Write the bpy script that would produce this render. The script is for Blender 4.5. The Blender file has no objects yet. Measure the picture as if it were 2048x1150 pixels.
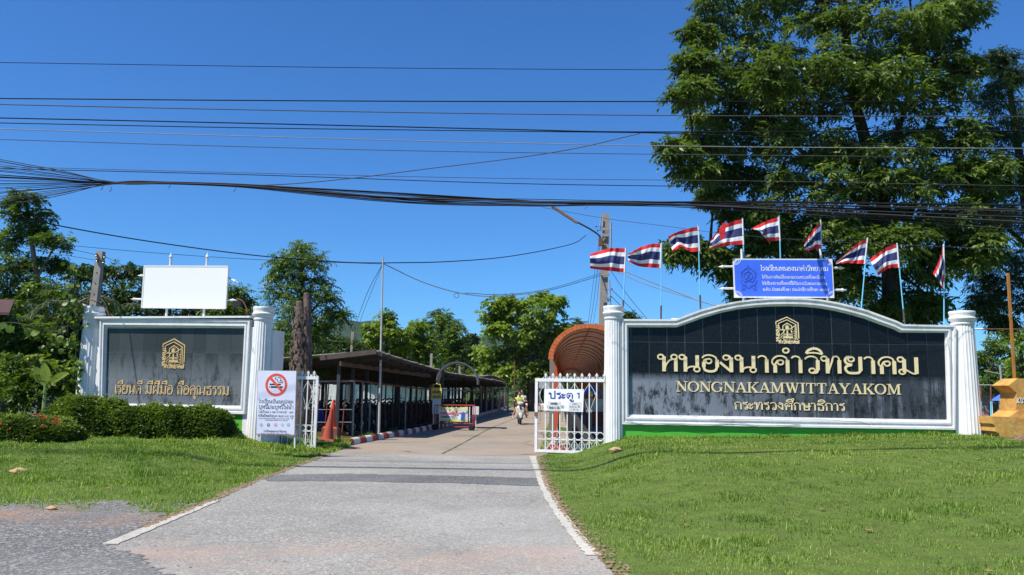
import bpy, bmesh, math, random
import numpy as np
from mathutils import Vector, Matrix
random.seed(7); RNG = np.random.default_rng(11)
S = bpy.context.scene; COL = S.collection
rad = math.radians
# ------------------------------------------------------------------ camera, light, exposure
PITCH, ROLL, EYE, FOC = rad(7.23), rad(0.8), 1.6, 1640.0
cf = Vector((0, math.cos(PITCH), math.sin(PITCH))); _r0 = Vector((1, 0, 0)); _u0 = Vector((0, -math.sin(PITCH), math.cos(PITCH)))
cr = _r0*math.cos(ROLL) + _u0*math.sin(ROLL); cu = _u0*math.cos(ROLL) - _r0*math.sin(ROLL)
cam = bpy.data.cameras.new('camera'); camo = bpy.data.objects.new('camera', cam); COL.objects.link(camo)
cam.sensor_width = 36; cam.lens = FOC/2048*36; cam.clip_start = 0.1; cam.clip_end = 6000
camo.matrix_world = Matrix(((cr.x, cu.x, -cf.x, 0), (cr.y, cu.y, -cf.y, 0), (cr.z, cu.z, -cf.z, EYE), (0, 0, 0, 1)))
S.camera = camo
SUN_EL, SUN_AZ = rad(55), rad(55)          # the sun stands behind the camera, to its left
sdir = Vector((math.sin(SUN_AZ)*math.cos(SUN_EL), math.cos(SUN_AZ)*math.cos(SUN_EL), -math.sin(SUN_EL)))
world = bpy.data.worlds.new('World'); S.world = world; world.use_nodes = True
nt = world.node_tree; bgn = nt.nodes['Background']
sky = nt.nodes.new('ShaderNodeTexSky'); sky.sky_type = 'NISHITA'; sky.sun_disc = False
sky.sun_elevation = SUN_EL; sky.sun_rotation = rad(180)+SUN_AZ
sky.air_density = 1.0; sky.dust_density = 0.3; sky.ozone_density = 1.5; sky.altitude = 200
tnt = nt.nodes.new('ShaderNodeMixRGB'); tnt.blend_type = 'MULTIPLY'; tnt.inputs[0].default_value = 1; tnt.inputs[2].default_value = (0.34, 0.77, 1.30, 1)
nt.links.new(sky.outputs[0], tnt.inputs[1]); nt.links.new(tnt.outputs[0], bgn.inputs[0]); bgn.inputs[1].default_value = 0.085
sun = bpy.data.lights.new('sun', 'SUN'); suno = bpy.data.objects.new('sun', sun); COL.objects.link(suno)
sun.energy = 5.0; sun.angle = rad(0.53); sun.color = (1.0, 0.95, 0.87)
suno.rotation_euler = sdir.to_track_quat('-Z', 'Y').to_euler(); suno.location = (-20, -20, 40)
S.view_settings.view_transform = 'Standard'; S.view_settings.look = 'None'
S.view_settings.gamma = 1; S.view_settings.use_curve_mapping = False; S.view_settings.exposure = 0.5
S.cycles.max_bounces = 8; S.cycles.transparent_max_bounces = 8

def ray(px, py): return cf + cr*((px-1024)/FOC) - cu*((py-575)/FOC)
def P(px, py, Y):                          # the point at depth Y seen at a pixel of the photograph
    d = ray(px, py); return Vector((0, 0, EYE)) + d*(Y/d.y)
def G(px, py, z=0.0):
    d = ray(px, py); return Vector((0, 0, EYE)) + d*((z-EYE)/d.z)

# ------------------------------------------------------------------ materials
MATS = {}
def mat(name, col, rough=0.6, metal=0.0, var=0.12, scale=5.0, bump=0.0, bscale=40.0, col2=None, stain=0.0, sscale=1.5, sstretch=1.0, spec=0.4, detail=5):
    if name in MATS: return MATS[name]
    m = bpy.data.materials.new(name); m.use_nodes = True; MATS[name] = m
    n = m.node_tree.nodes; l = m.node_tree.links; b = n['Principled BSDF']
    tc = n.new('ShaderNodeTexCoord'); nz = n.new('ShaderNodeTexNoise'); nz.inputs['Scale'].default_value = scale; nz.inputs['Detail'].default_value = detail
    l.new(tc.outputs['Object'], nz.inputs['Vector'])
    mr = n.new('ShaderNodeMapRange'); mr.inputs[1].default_value = 0.3; mr.inputs[2].default_value = 0.7
    l.new(nz.outputs[0], mr.inputs[0])
    mx = n.new('ShaderNodeMixRGB'); l.new(mr.outputs[0], mx.inputs[0])
    c2 = col2 if col2 else tuple(min(1, c*(1+var)) for c in col)
    c1 = col if col2 else tuple(c*(1-var) for c in col)
    mx.inputs[1].default_value = (*c1, 1); mx.inputs[2].default_value = (*c2, 1)
    out = mx.outputs[0]
    if stain > 0:                          # soft dirt with a shape of its own
        n2 = n.new('ShaderNodeTexNoise'); n2.inputs['Scale'].default_value = sscale; n2.inputs['Detail'].default_value = 8; n2.inputs['Roughness'].default_value = .7
        mp = n.new('ShaderNodeMapping'); mp.inputs['Scale'].default_value = (1, 1, sstretch); l.new(tc.outputs['Object'], mp.inputs[0]); l.new(mp.outputs[0], n2.inputs['Vector'])
        m2 = n.new('ShaderNodeMapRange'); m2.inputs[1].default_value = 0.52; m2.inputs[2].default_value = 0.75; m2.inputs[4].default_value = stain
        l.new(n2.outputs[0], m2.inputs[0])
        mx2 = n.new('ShaderNodeMixRGB'); l.new(m2.outputs[0], mx2.inputs[0]); l.new(out, mx2.inputs[1])
        mx2.inputs[2].default_value = (0.16, 0.13, 0.09, 1); out = mx2.outputs[0]
    l.new(out, b.inputs['Base Color'])
    b.inputs['Roughness'].default_value = rough; b.inputs['Metallic'].default_value = metal
    b.inputs['Specular IOR Level'].default_value = spec
    if bump > 0:
        n3 = n.new('ShaderNodeTexNoise'); n3.inputs['Scale'].default_value = bscale; n3.inputs['Detail'].default_value = 4
        l.new(tc.outputs['Object'], n3.inputs['Vector'])
        bp = n.new('ShaderNodeBump'); bp.inputs['Strength'].default_value = bump; bp.inputs['Distance'].default_value = 0.02
        l.new(n3.outputs[0], bp.inputs['Height']); l.new(bp.outputs[0], b.inputs['Normal'])
    return m
def leafmat(name, c1, c2, c3, trans=0.3, rough=0.45):
    if name in MATS: return MATS[name]
    m = bpy.data.materials.new(name); m.use_nodes = True; MATS[name] = m
    n = m.node_tree.nodes; l = m.node_tree.links; b = n['Principled BSDF']; o = n['Material Output']
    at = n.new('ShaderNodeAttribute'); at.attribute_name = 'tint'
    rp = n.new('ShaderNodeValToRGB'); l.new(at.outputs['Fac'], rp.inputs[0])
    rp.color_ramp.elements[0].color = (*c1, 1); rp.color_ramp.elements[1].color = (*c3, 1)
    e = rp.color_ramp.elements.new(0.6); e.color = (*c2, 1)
    l.new(rp.outputs[0], b.inputs['Base Color']); b.inputs['Roughness'].default_value = rough
    b.inputs['Specular IOR Level'].default_value = 0.35
    t = n.new('ShaderNodeBsdfTranslucent')
    g = n.new('ShaderNodeMixRGB'); g.blend_type = 'MULTIPLY'; g.inputs[0].default_value = 1; g.inputs[2].default_value = (1.5, 1.6, 0.6, 1)
    l.new(rp.outputs[0], g.inputs[1]); l.new(g.outputs[0], t.inputs[0])
    mx = n.new('ShaderNodeMixShader'); mx.inputs[0].default_value = trans
    l.new(b.outputs[0], mx.inputs[1]); l.new(t.outputs[0], mx.inputs[2]); l.new(mx.outputs[0], o.inputs[0])
    return m

# ------------------------------------------------------------------ building helpers
def link(name, me, m, parent=None, **kw):
    o = bpy.data.objects.new(name, me); COL.objects.link(o)
    if m is not None and len(me.materials) == 0:
        for q in (m if isinstance(m, (list, tuple)) else [m]): me.materials.append(q)
    if parent: o.parent = parent
    for k, v in kw.items(): o[k] = v
    return o
def thing(name, label, cat, loc=(0, 0, 0), rz=0.0, group=None):
    o = bpy.data.objects.new(name, None); COL.objects.link(o); o.empty_display_size = .2
    o.location = loc; o.rotation_euler = (0, 0, rz); o['label'] = label; o['category'] = cat
    if group: o['group'] = group
    return o
def tag(o, label, cat, group=None):
    o['label'] = label; o['category'] = cat
    if group: o['group'] = group
    return o
def dup(root, loc=None, rz=None, label=None):
    r = root.copy(); COL.objects.link(r)
    if loc is not None: r.location = loc
    if rz is not None: r.rotation_euler = (0, 0, rz)
    if label: r['label'] = label
    for ch in list(root.children):
        c = ch.copy(); COL.objects.link(c); c.parent = r
        for g in ch.children:
            d = g.copy(); COL.objects.link(d); d.parent = c
    return r
class MB:
    def __init__(s): s.v = []; s.f = []; s.mi = []; s.cm = 0
    def add(s, vs, fs):
        k = len(s.v); s.v += [tuple(v) for v in vs]; s.f += [tuple(i+k for i in f) for f in fs]; s.mi += [s.cm]*len(fs); return s
    def box(s, c, d, rot=None, taper=1.0):
        hx, hy, hz = d[0]/2, d[1]/2, d[2]/2
        vs = [Vector((x*hx*(taper if z > 0 else 1), y*hy*(taper if z > 0 else 1), z*hz)) for z in (-1, 1) for y in (-1, 1) for x in (-1, 1)]
        if rot is not None: vs = [rot @ v for v in vs]
        return s.add([v+Vector(c) for v in vs], [(0, 2, 3, 1), (4, 5, 7, 6), (0, 1, 5, 4), (2, 6, 7, 3), (0, 4, 6, 2), (1, 3, 7, 5)])
    def bar(s, p, q, w, h=None, up=(0, 0, 1)):
        p, q = Vector(p), Vector(q); h = h or w; d = (q-p).normalized(); up = Vector(up)
        if abs(d.dot(up)) > .98: up = Vector((0, 1, 0))
        a = d.cross(up).normalized()*w/2; b = a.cross(d).normalized()*h/2
        return s.add([p-a-b, p+a-b, p+a+b, p-a+b, q-a-b, q+a-b, q+a+b, q-a+b], [(0, 3, 2, 1), (4, 5, 6, 7), (0, 1, 5, 4), (1, 2, 6, 5), (2, 3, 7, 6), (3, 0, 4, 7)])
    def tube(s, pts, r, n=8, cap=True):
        pts = [Vector(p) for p in pts]; rs = r if isinstance(r, (list, tuple)) else [r]*len(pts); k = len(s.v); prev = None
        for i, p in enumerate(pts):
            d = (pts[min(i+1, len(pts)-1)]-pts[max(i-1, 0)]).normalized()
            if prev is None:
                a = d.cross(Vector((0, 0, 1)) if abs(d.z) < .95 else Vector((1, 0, 0))).normalized()
            else:
                a = (prev-d*prev.dot(d)).normalized()
            prev = a; b = d.cross(a)
            for j in range(n):
                t = 2*math.pi*j/n; s.v.append(tuple(p+(a*math.cos(t)+b*math.sin(t))*rs[i]))
        for i in range(len(pts)-1):
            for j in range(n):
                s.f.append((k+i*n+j, k+i*n+(j+1) % n, k+(i+1)*n+(j+1) % n, k+(i+1)*n+j)); s.mi.append(s.cm)
        if cap:
            s.f.append(tuple(k+j for j in range(n))[::-1]); s.mi.append(s.cm)
            s.f.append(tuple(k+(len(pts)-1)*n+j for j in range(n))); s.mi.append(s.cm)
        return s
    def lathe(s, prof, c=(0, 0, 0), n=24, flute=0.0, nf=20):
        k = len(s.v); c = Vector(c)
        for (r, z) in prof:
            for j in range(n):
                t = 2*math.pi*j/n; rr = r
                if flute and j % 4 in (1, 2): rr = r*(1-flute)
                s.v.append((c.x+rr*math.cos(t), c.y+rr*math.sin(t), c.z+z))
        for i in range(len(prof)-1):
            for j in range(n):
                s.f.append((k+i*n+j, k+i*n+(j+1) % n, k+(i+1)*n+(j+1) % n, k+(i+1)*n+j)); s.mi.append(s.cm)
        s.f.append(tuple(k+j for j in range(n))[::-1]); s.f.append(tuple(k+(len(prof)-1)*n+j for j in range(n))); s.mi += [s.cm]*2
        return s
    def prism(s, poly, y0, y1):            # polygon in x,z swept from y0 to y1
        n = len(poly)
        vs = [(x, y0, z) for x, z in poly]+[(x, y1, z) for x, z in poly]
        return s.add(vs, [tuple(range(n)), tuple(range(2*n-1, n-1, -1))]+[(i, i+n, (i+1) % n+n, (i+1) % n) for i in range(n)])
    def sphere(s, c, r, n=12, m=8, sc=(1, 1, 1)):
        c = Vector(c); k = len(s.v)
        for i in range(m+1):
            t = math.pi*i/m
            for j in range(n):
                u = 2*math.pi*j/n; s.v.append((c.x+r*sc[0]*math.sin(t)*math.cos(u), c.y+r*sc[1]*math.sin(t)*math.sin(u), c.z+r*sc[2]*math.cos(t)))
        for i in range(m):
            for j in range(n):
                s.f.append((k+i*n+j, k+(i+1)*n+j, k+(i+1)*n+(j+1) % n, k+i*n+(j+1) % n)); s.mi.append(s.cm)
        return s
    def torus(s, c, R, r, axis='y', n=20, m=6, sc=1.0):
        c = Vector(c); k = len(s.v)
        for i in range(n):
            u = 2*math.pi*i/n
            for j in range(m):
                w = 2*math.pi*j/m; q = R+r*math.cos(w); h = r*sc*math.sin(w)
                if axis == 'y': v = (q*math.cos(u), h, q*math.sin(u))
                elif axis == 'x': v = (h, q*math.cos(u), q*math.sin(u))
                else: v = (q*math.cos(u), q*math.sin(u), h)
                s.v.append((c.x+v[0], c.y+v[1], c.z+v[2]))
        for i in range(n):
            for j in range(m):
                s.f.append((k+i*m+j, k+((i+1) % n)*m+j, k+((i+1) % n)*m+(j+1) % m, k+i*m+(j+1) % m)); s.mi.append(s.cm)
        return s
    def mesh(s, name, smooth=False):
        me = bpy.data.meshes.new(name); me.from_pydata(s.v, [], s.f); 
        if any(s.mi): me.polygons.foreach_set('material_index', s.mi)
        bm = bmesh.new(); bm.from_mesh(me); bmesh.ops.recalc_face_normals(bm, faces=bm.faces); bm.to_mesh(me); bm.free()
        if smooth:
            me.polygons.foreach_set('use_smooth', [True]*len(me.polygons)); me.set_sharp_from_angle(angle=rad(40))
        me.update(); return me
    def build(s, name, m, parent=None, smooth=False, **kw): return link(name, s.mesh(name, smooth), m, parent, **kw)
def cat(pts, n=6):
    """Catmull-Rom through the points."""
    out = []; p = [Vector(q) for q in pts]; p = [p[0]*2-p[1]]+p+[p[-1]*2-p[-2]]
    for i in range(1, len(p)-2):
        for k in range(n):
            t = k/n; a, b, c, d = p[i-1], p[i], p[i+1], p[i+2]
            out.append(0.5*((2*b)+(c-a)*t+(2*a-5*b+4*c-d)*t*t+(3*b-a-3*c+d)*t*t*t))
    out.append(p[-2]); return out
def npmesh(name, V, F, tint=None, smooth=False):
    """V (n,3); F (m,k) of equal-sided faces; tint per vertex"""
    me = bpy.data.meshes.new(name); V = np.asarray(V, dtype=np.float32); F = np.asarray(F, dtype=np.int32)
    me.vertices.add(len(V)); me.vertices.foreach_set('co', V.ravel())
    me.loops.add(F.size); me.loops.foreach_set('vertex_index', F.ravel())
    me.polygons.add(len(F)); me.polygons.foreach_set('loop_start', np.arange(0, F.size, F.shape[1], dtype=np.int32))
    me.polygons.foreach_set('loop_total', np.full(len(F), F.shape[1], dtype=np.int32))
    if tint is not None:
        a = me.attributes.new('tint', 'FLOAT', 'POINT'); a.data.foreach_set('value', np.asarray(tint, dtype=np.float32))
    if smooth: me.polygons.foreach_set('use_smooth', np.ones(len(F), dtype=bool))
    me.update(calc_edges=True); return me
def sstep(a, b, x): t = np.clip((x-a)/(b-a), 0, 1); return t*t*(3-2*t)

# ------------------------------------------------------------------ the lie of the land
EDL = [G(-900, 1420), G(210, 1090), G(435, 1000), G(525, 960), G(665, 908), G(680, 896)]     # road's left edge
EDR = [G(1330, 1420), G(1262, 1200), G(1225, 1150), G(1190, 1110), G(1145, 1056), G(1118, 1020), G(1088, 970), G(1072, 915), G(1078, 903)]
def edge_x(E, y): return np.interp(y, [p.y for p in E], [p.x for p in E])
WR = (Vector((2.95, 21.5, 0)), Vector((11.25, 21.02, 0)))      # right wall line, left wall line
WL = (Vector((-10.95, 22.3, 0)), Vector((-7.0, 21.5, 0)))
def smooth_noise(x, y): return (np.sin(x*1.3+y*.7)+np.sin(x*.6-y*1.1+2)+np.sin(x*2.3+1.7*y+4)*.5)/2.5
def height(x, y):
    x = np.asarray(x, float); y = np.asarray(y, float)
    dr = x-edge_x(EDR, y); dl = edge_x(EDL, y)-x
    plateau = 0.48+0.20*sstep(4, 11, x)
    hr = plateau*sstep(0.25, 2.6, dr)*sstep(7.0, 19.0, y+0.0*x)*sstep(0.9, 2.4, x)
    hr = hr*(1-sstep(23.0, 25.5, y))
    hl = (0.33*sstep(.4, 2.6, dl)+.1*sstep(4, 8, dl))*sstep(11.5, 20.5, y)*(1-.5*sstep(-7.0, -5.2, x))
    hl = hl*(1-.6*sstep(24, 28, y))
    r = np.where(x > 0, hr, hl)
    lawn = np.where(x > 0, sstep(.3, 1.5, dr), sstep(.5, 1.5, dl)*sstep(10.5, 12, y))
    return r+lawn*0.03*smooth_noise(x, y)*(y < 40)

# ------------------------------------------------------------------ ground, road, driveway
def groundmat():
    m = mat('soil_and_grass', (0.08, 0.105, 0.028), 0.95, col2=(0.11, 0.165, 0.032), scale=4, bump=.6, bscale=30, spec=.1); return m
xs = np.concatenate([np.linspace(-1500, -60, 14), np.linspace(-50, -18, 12), np.arange(-16, 16.01, .25), np.linspace(18, 50, 12), np.linspace(60, 1500, 14)])
ys = np.concatenate([np.array([-60, -20, -8, 0]), np.arange(2, 30.01, .25), np.linspace(32, 110, 20), np.linspace(130, 2600, 16)])
X, Y = np.meshgrid(xs, ys); Z = height(X, Y)-0.004*(Y < 200)
V = np.stack([X.ravel(), Y.ravel(), Z.ravel()], 1); nx, ny = len(xs), len(ys)
i, j = np.meshgrid(np.arange(nx-1), np.arange(ny-1)); a = (j*nx+i).ravel()
link('ground', npmesh('ground', V, np.stack([a, a+1, a+nx+1, a+nx], 1), smooth=True), groundmat(), kind='structure')

def sheet(name, pts, z, m, sub=0.5, **kw):
    bm = bmesh.new(); bm.faces.new([bm.verts.new((p[0], p[1], z)) for p in pts]); bmesh.ops.recalc_face_normals(bm, faces=bm.faces)
    for f in bm.faces:
        if f.normal.z < 0: f.normal_flip()
    me = bpy.data.meshes.new(name); bm.to_mesh(me); bm.free(); return link(name, me, m, **kw)
def roadmat(name, base, lite, dirt=None, crack=0.0, dirtpos=None, grain=48, gk=1.0):
    m = bpy.data.materials.new(name); m.use_nodes = True; n = m.node_tree.nodes; l = m.node_tree.links; b = n['Principled BSDF']
    tc = n.new('ShaderNodeTexCoord')
    def noise(sc, det=6, ro=.6):
        q = n.new('ShaderNodeTexNoise'); q.inputs['Scale'].default_value = sc; q.inputs['Detail'].default_value = det; q.inputs['Roughness'].default_value = ro
        l.new(tc.outputs['Object'], q.inputs['Vector']); return q.outputs[0]
    def rng(x, a, b_, c=0, d=1):
        q = n.new('ShaderNodeMapRange'); l.new(x, q.inputs[0])
        for k, v in zip((1, 2, 3, 4), (a, b_, c, d)): q.inputs[k].default_value = v
        return q.outputs[0]
    def mix(f, x, y):
        q = n.new('ShaderNodeMixRGB'); l.new(f, q.inputs[0])
        for k, v in ((1, x), (2, y)):
            if isinstance(v, tuple): q.inputs[k].default_value = (*v, 1)
            else: l.new(v, q.inputs[k])
        return q.outputs[0]
    fine = n.new('ShaderNodeTexVoronoi'); fine.inputs['Scale'].default_value = grain; l.new(tc.outputs['Object'], fine.inputs['Vector'])
    c = mix(rng(fine.outputs['Distance'], .1, .75), tuple(v*1.2 for v in base), tuple(v*.72 for v in base))
    big = n.new('ShaderNodeTexVoronoi'); big.inputs['Scale'].default_value = 17; l.new(tc.outputs['Object'], big.inputs['Vector']); bw = n.new('ShaderNodeRGBToBW'); l.new(big.outputs['Color'], bw.inputs[0])
    c = mix(rng(bw.outputs[0], .25, .8, 0, .5), c, tuple(v*.62 for v in base)); c = mix(rng(noise(9, 3, .7), .55, .72, 0, .5), c, lite)
    sp = n.new('ShaderNodeTexWhiteNoise'); q = n.new('ShaderNodeVectorMath'); q.operation = 'SNAP'; q.inputs[1].default_value = (.013, .013, .013)
    l.new(fine.outputs['Color'], sp.inputs[0]); c = mix(rng(sp.outputs[0], .74, .95, 0, .8*gk), c, tuple(min(1, v*1.15) for v in lite))
    c = mix(rng(sp.outputs[0], .05, .3, .75*gk, 0), c, tuple(v*.36 for v in base))
    c = mix(rng(noise(.8, 8, .72), .46, .66, 0, .6), c, tuple(v*.62 for v in base)); c = mix(rng(noise(2.7, 6, .7), .5, .7, 0, .4), c, tuple(v*.7 for v in base))
    c = mix(rng(noise(.17, 4), .45, .7, 0, .5), c, lite)
    if dirt:
        if dirtpos:                        # red soil washed over the surface in a band
            sx = n.new('ShaderNodeSeparateXYZ'); l.new(tc.outputs['Object'], sx.inputs[0])
            d1 = n.new('ShaderNodeMath'); d1.operation = 'SUBTRACT'; l.new(sx.outputs[1], d1.inputs[0]); d1.inputs[1].default_value = dirtpos[0]
            d2 = n.new('ShaderNodeMath'); d2.operation = 'ABSOLUTE'; l.new(d1.outputs[0], d2.inputs[0])
            band = rng(d2.outputs[0], 0, dirtpos[1], 1, 0)
            mu = n.new('ShaderNodeMath'); mu.operation = 'MULTIPLY'; l.new(band, mu.inputs[0]); l.new(rng(noise(.9, 8, .7), .42, .6, 0, dirtpos[2]), mu.inputs[1])
            c = mix(mu.outputs[0], c, dirt)
        else: c = mix(rng(noise(.35, 8, .7), .42, .68, 0, .8), c, dirt)
    if crack:
        v = n.new('ShaderNodeTexVoronoi'); v.feature = 'DISTANCE_TO_EDGE'; v.inputs['Scale'].default_value = .35
        nn = n.new('ShaderNodeTexNoise'); nn.inputs['Scale'].default_value = 1.2; nn.inputs['Detail'].default_value = 8
        l.new(tc.outputs['Object'], nn.inputs['Vector']); ad = n.new('ShaderNodeMixRGB'); ad.inputs[0].default_value = .35
        l.new(tc.outputs['Object'], ad.inputs[1]); l.new(nn.outputs['Color'], ad.inputs[2]); l.new(ad.outputs[0], v.inputs['Vector'])
        mu = n.new('ShaderNodeMath'); mu.operation = 'MULTIPLY'; l.new(rng(v.outputs['Distance'], 0.0, .012, crack, 0), mu.inputs[0]); l.new(rng(noise(.3, 3), .5, .56), mu.inputs[1])
        c = mix(mu.outputs[0], c, (0.06, 0.05, 0.04))
    l.new(c, b.inputs['Base Color']); b.inputs['Roughness'].default_value = .88; b.inputs['Specular IOR Level'].default_value = .3
    bp = n.new('ShaderNodeBump'); bp.inputs['Strength'].default_value = .5; bp.inputs['Distance'].default_value = .006
    l.new(fine.outputs['Distance'], bp.inputs['Height']); l.new(bp.outputs[0], b.inputs['Normal']); return m
ASPH = roadmat('worn_asphalt', (0.295, 0.28, 0.25), (0.44, 0.42, 0.38), (0.40, 0.27, 0.20), dirtpos=(8.2, 1.0, .55), gk=.7)
GRAV = roadmat('grey_gravel', (0.165, 0.16, 0.15), (0.32, 0.31, 0.29), (0.30, 0.18, 0.115), dirtpos=(10.5, 1.1, 1.0), grain=34, gk=1.0)
CONC = roadmat('stained_concrete', (0.31, 0.265, 0.21), (0.36, 0.315, 0.255), (0.30, 0.215, 0.145), crack=.9, gk=.35)
PATCH = roadmat('dark_patch', (0.12, 0.118, 0.115), (0.26, 0.26, 0.25))
L = [(p.x, p.y) for p in EDL]; R_ = [(p.x, p.y) for p in EDR]
yj = 20.75
# road surface: from behind the camera to the concrete joint
farL = [(edge_x(EDL, y), y) for y in np.arange(12.0, yj, .8)]
sheet('road', [(-60, -12), (60, -12), (60, 4.2)]+[(2.2, 4.2)]+[(float(edge_x(EDR, y))+.02, y) for y in np.arange(5.0, yj, .7)]+[(float(edge_x(EDR, yj)), yj-.15)]
      + [(float(edge_x(EDL, y))-.05+.06*random.uniform(-1, 1), y) for y in np.arange(yj, 8, -.5)]+[(-60, 5.0)], .004, ASPH, kind='structure')
def jagp(pts, amp, n):                     # ragged edge, moved only sideways so that it never crosses itself
    out = []
    for (a, b) in zip(pts[:-1], pts[1:]):
        d = Vector((b[0]-a[0], b[1]-a[1])).normalized()
        for k in range(n): t = k/n; q = random.uniform(-amp, amp); out.append((a[0]+(b[0]-a[0])*t-d.y*q, a[1]+(b[1]-a[1])*t+d.x*q))
    out.append(pts[-1]); return out
def jag(pts, amp, n=10):
    out = []
    for (a, b) in zip(pts[:-1], pts[1:]):
        for k in range(n):
            t = k/n; out.append((a[0]+(b[0]-a[0])*t+random.uniform(-amp, amp), a[1]+(b[1]-a[1])*t+random.uniform(-amp, amp)))
    out.append(pts[-1]); return out
g1 = [G(-600, 1018), G(-300, 1015), G(0, 1012), G(130, 1010), G(250, 1003), G(310, 1022), G(330, 1040)]
g2 = [G(210, 1092), G(300, 1120), G(350, 1165), G(380, 1300), G(-600, 1300)]
sheet('gravel_shoulder', jag([(p.x, p.y) for p in g1], .12, 6)+[(G(318, 1046).x, G(318, 1046).y)]+jagp([(p.x, p.y) for p in g2[:4]], .07, 26)+[(g2[4].x, g2[4].y)], .008, GRAV, kind='structure')
p1 = jag([(G(x, y).x, G(x, y).y) for x, y in ((520, 951), (690, 948), (900, 952), (1076, 957))], .06, 22)
p2 = jag([(G(x, y).x, G(x, y).y) for x, y in ((1084, 973), (900, 967), (690, 963), (535, 963))], .06, 22)
sheet('asphalt_patch', p1+p2, .008, PATCH, kind='structure')
WP = roadmat('worn_white_paint', (0.52, 0.49, 0.42), (0.6, 0.57, 0.5), gk=.3)
def strip(name, pts, w, z, jit=.02):
    a = []; b = []
    c = cat([Vector((p.x, p.y, 0)) for p in pts], 12)
    for k in range(len(c)):
        d = (c[min(k+1, len(c)-1)]-c[max(k-1, 0)]).normalized(); nn = Vector((-d.y, d.x, 0)); ww = w*(1+random.uniform(-.08, .08))
        a.append(c[k]+nn*(ww/2)); b.append(c[k]-nn*(ww/2+random.uniform(0, jit)))
    mb = MB(); mb.add([(p.x, p.y, z) for p in a]+[(p.x, p.y, z) for p in b], [(k, k+1, k+1+len(a), k+len(a)) for k in range(len(a)-1)])
    return mb.build(name, WP, kind='structure')
strip('edge_line', [G(218, 1090), G(300, 1056), G(370, 1027), G(432, 1001)], .14, .012)
strip('edge_line', [G(1066, 913), G(1078, 945), G(1090, 975), G(1116, 1020), G(1143, 1058), G(1168, 1088), G(1190, 1112)], .14, .012, .03)
# concrete driveway running into the school
KL = [Vector((-4.72, 23.7, 0)), Vector((-3.75, 30.5, 0)), Vector((-2.9, 38, 0)), Vector((-2.15, 51, 0)), Vector((-.1, 82, 0)), Vector((2.0, 104, 0))]
KR = [Vector((1.12, 22.4, 0)), Vector((1.42, 26, 0)), Vector((2.5, 45, 0)), Vector((4.2, 74, 0)), Vector((6, 104, 0))]
dl = [(-5.6, yj-.1), (-5.5, 22.6)]+[(p.x+.1, p.y) for p in KL]; drr = [(p.x-.05, p.y) for p in KR[::-1]]+[(.95, 21.6), (.65, yj-.15)]
sheet('driveway', dl+[(30, 106), (30, 96.5), (8, 95.2), (6.1, 94)]+drr[1:], .002, CONC, kind='structure')
sheet('pavement', [(1.25, 22.7)]+[(p.x+.12, p.y) for p in KR[1:]]+[(12, 104), (3.6, 22.7)], .004, roadmat('dusty_pavement', (0.36, 0.30, 0.23), (0.4, 0.35, 0.28)), kind='structure')
mj = mat('joint_moss', (0.05, 0.06, 0.025), .95, col2=(0.09, 0.12, 0.03), scale=3)
jp = [G(x, y) for x, y in ((884, 908), (925, 887), (985, 855), (1037, 833), (1072, 812))]
mb = MB(); c = cat(jp, 10)
mb.add([(p.x-.03+random.uniform(-.015, .015), p.y, .006) for p in c]+[(p.x+.03+random.uniform(-.02, .02), p.y, .006) for p in c], [(k, k+len(c), k+1+len(c), k+1) for k in range(len(c)-1)])
for py_, xa, xb in ((872, 905, 985), (851, 985, 1100), (884, 720, 860)):
    a, b = G(xa, py_), G(xb, py_+2); mb.add([(a.x, a.y, .006), (b.x, b.y, .006), (b.x, b.y+.05, .006), (a.x, a.y+.06, .006)], [(0, 1, 2, 3)])
mb.build('expansion_joint', mj, kind='structure')

# ------------------------------------------------------------------ kerbs with red and white blocks
RED = mat('kerb_red', (0.30, 0.045, 0.035), .7, var=.3, scale=7, stain=.5, sscale=5); WHT = mat('kerb_white', (0.66, 0.63, 0.58), .7, stain=.6, sscale=4)
def kerb(name, pts, step, w=.2, h=.2):
    e = bpy.data.objects.new(name, None); COL.objects.link(e); e['kind'] = 'structure'
    mb = MB(); prof = [(-w/2, 0), (-w/2, h*.55), (-w*.36, h*.85), (-w*.12, h), (w*.12, h), (w*.36, h*.85), (w/2, h*.55), (w/2, 0)]; ln = step*.97
    mb.add([(x, -ln/2, z) for x, z in prof]+[(x, ln/2, z) for x, z in prof], [tuple(range(8)), tuple(range(15, 7, -1))]+[(k, k+8, k+9, k+1) for k in range(7)]+[(0, 7, 15, 8)])
    mr_, mw = mb.mesh('kerb_block_red', True), mb.mesh('kerb_block_white', True); mr_.materials.append(RED); mw.materials.append(WHT)
    seg = [(b-a).length for a, b in zip(pts[:-1], pts[1:])]; tot = sum(seg); s = step/2; k = 0
    while s < tot:
        q = s; i = 0
        while q > seg[i]: q -= seg[i]; i += 1
        d = (pts[i+1]-pts[i]).normalized(); p = pts[i]+d*q
        o = bpy.data.objects.new('kerb_block', mr_ if k % 2 == 0 else mw); COL.objects.link(o); o.parent = e
        o.location = p+Vector((0, 0, -.01)); o.rotation_euler = (random.uniform(-.02, .02), random.uniform(-.02, .02), math.atan2(-d.x, d.y)+random.uniform(-.02, .02))
        s += step; k += 1
    return e
kerb('kerb', KL[:5], .6)
kerb('kerb', KR[:4], .5)
kerb('kerb', [Vector((1.12, 22.3, 0)), Vector((4.0, 22.45, 0))], .48)
kerb('kerb', [Vector((.4, 93.5, 0)), Vector((9, 95, 0)), Vector((20, 96, 0))], 1.0, .3, .3)

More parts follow.
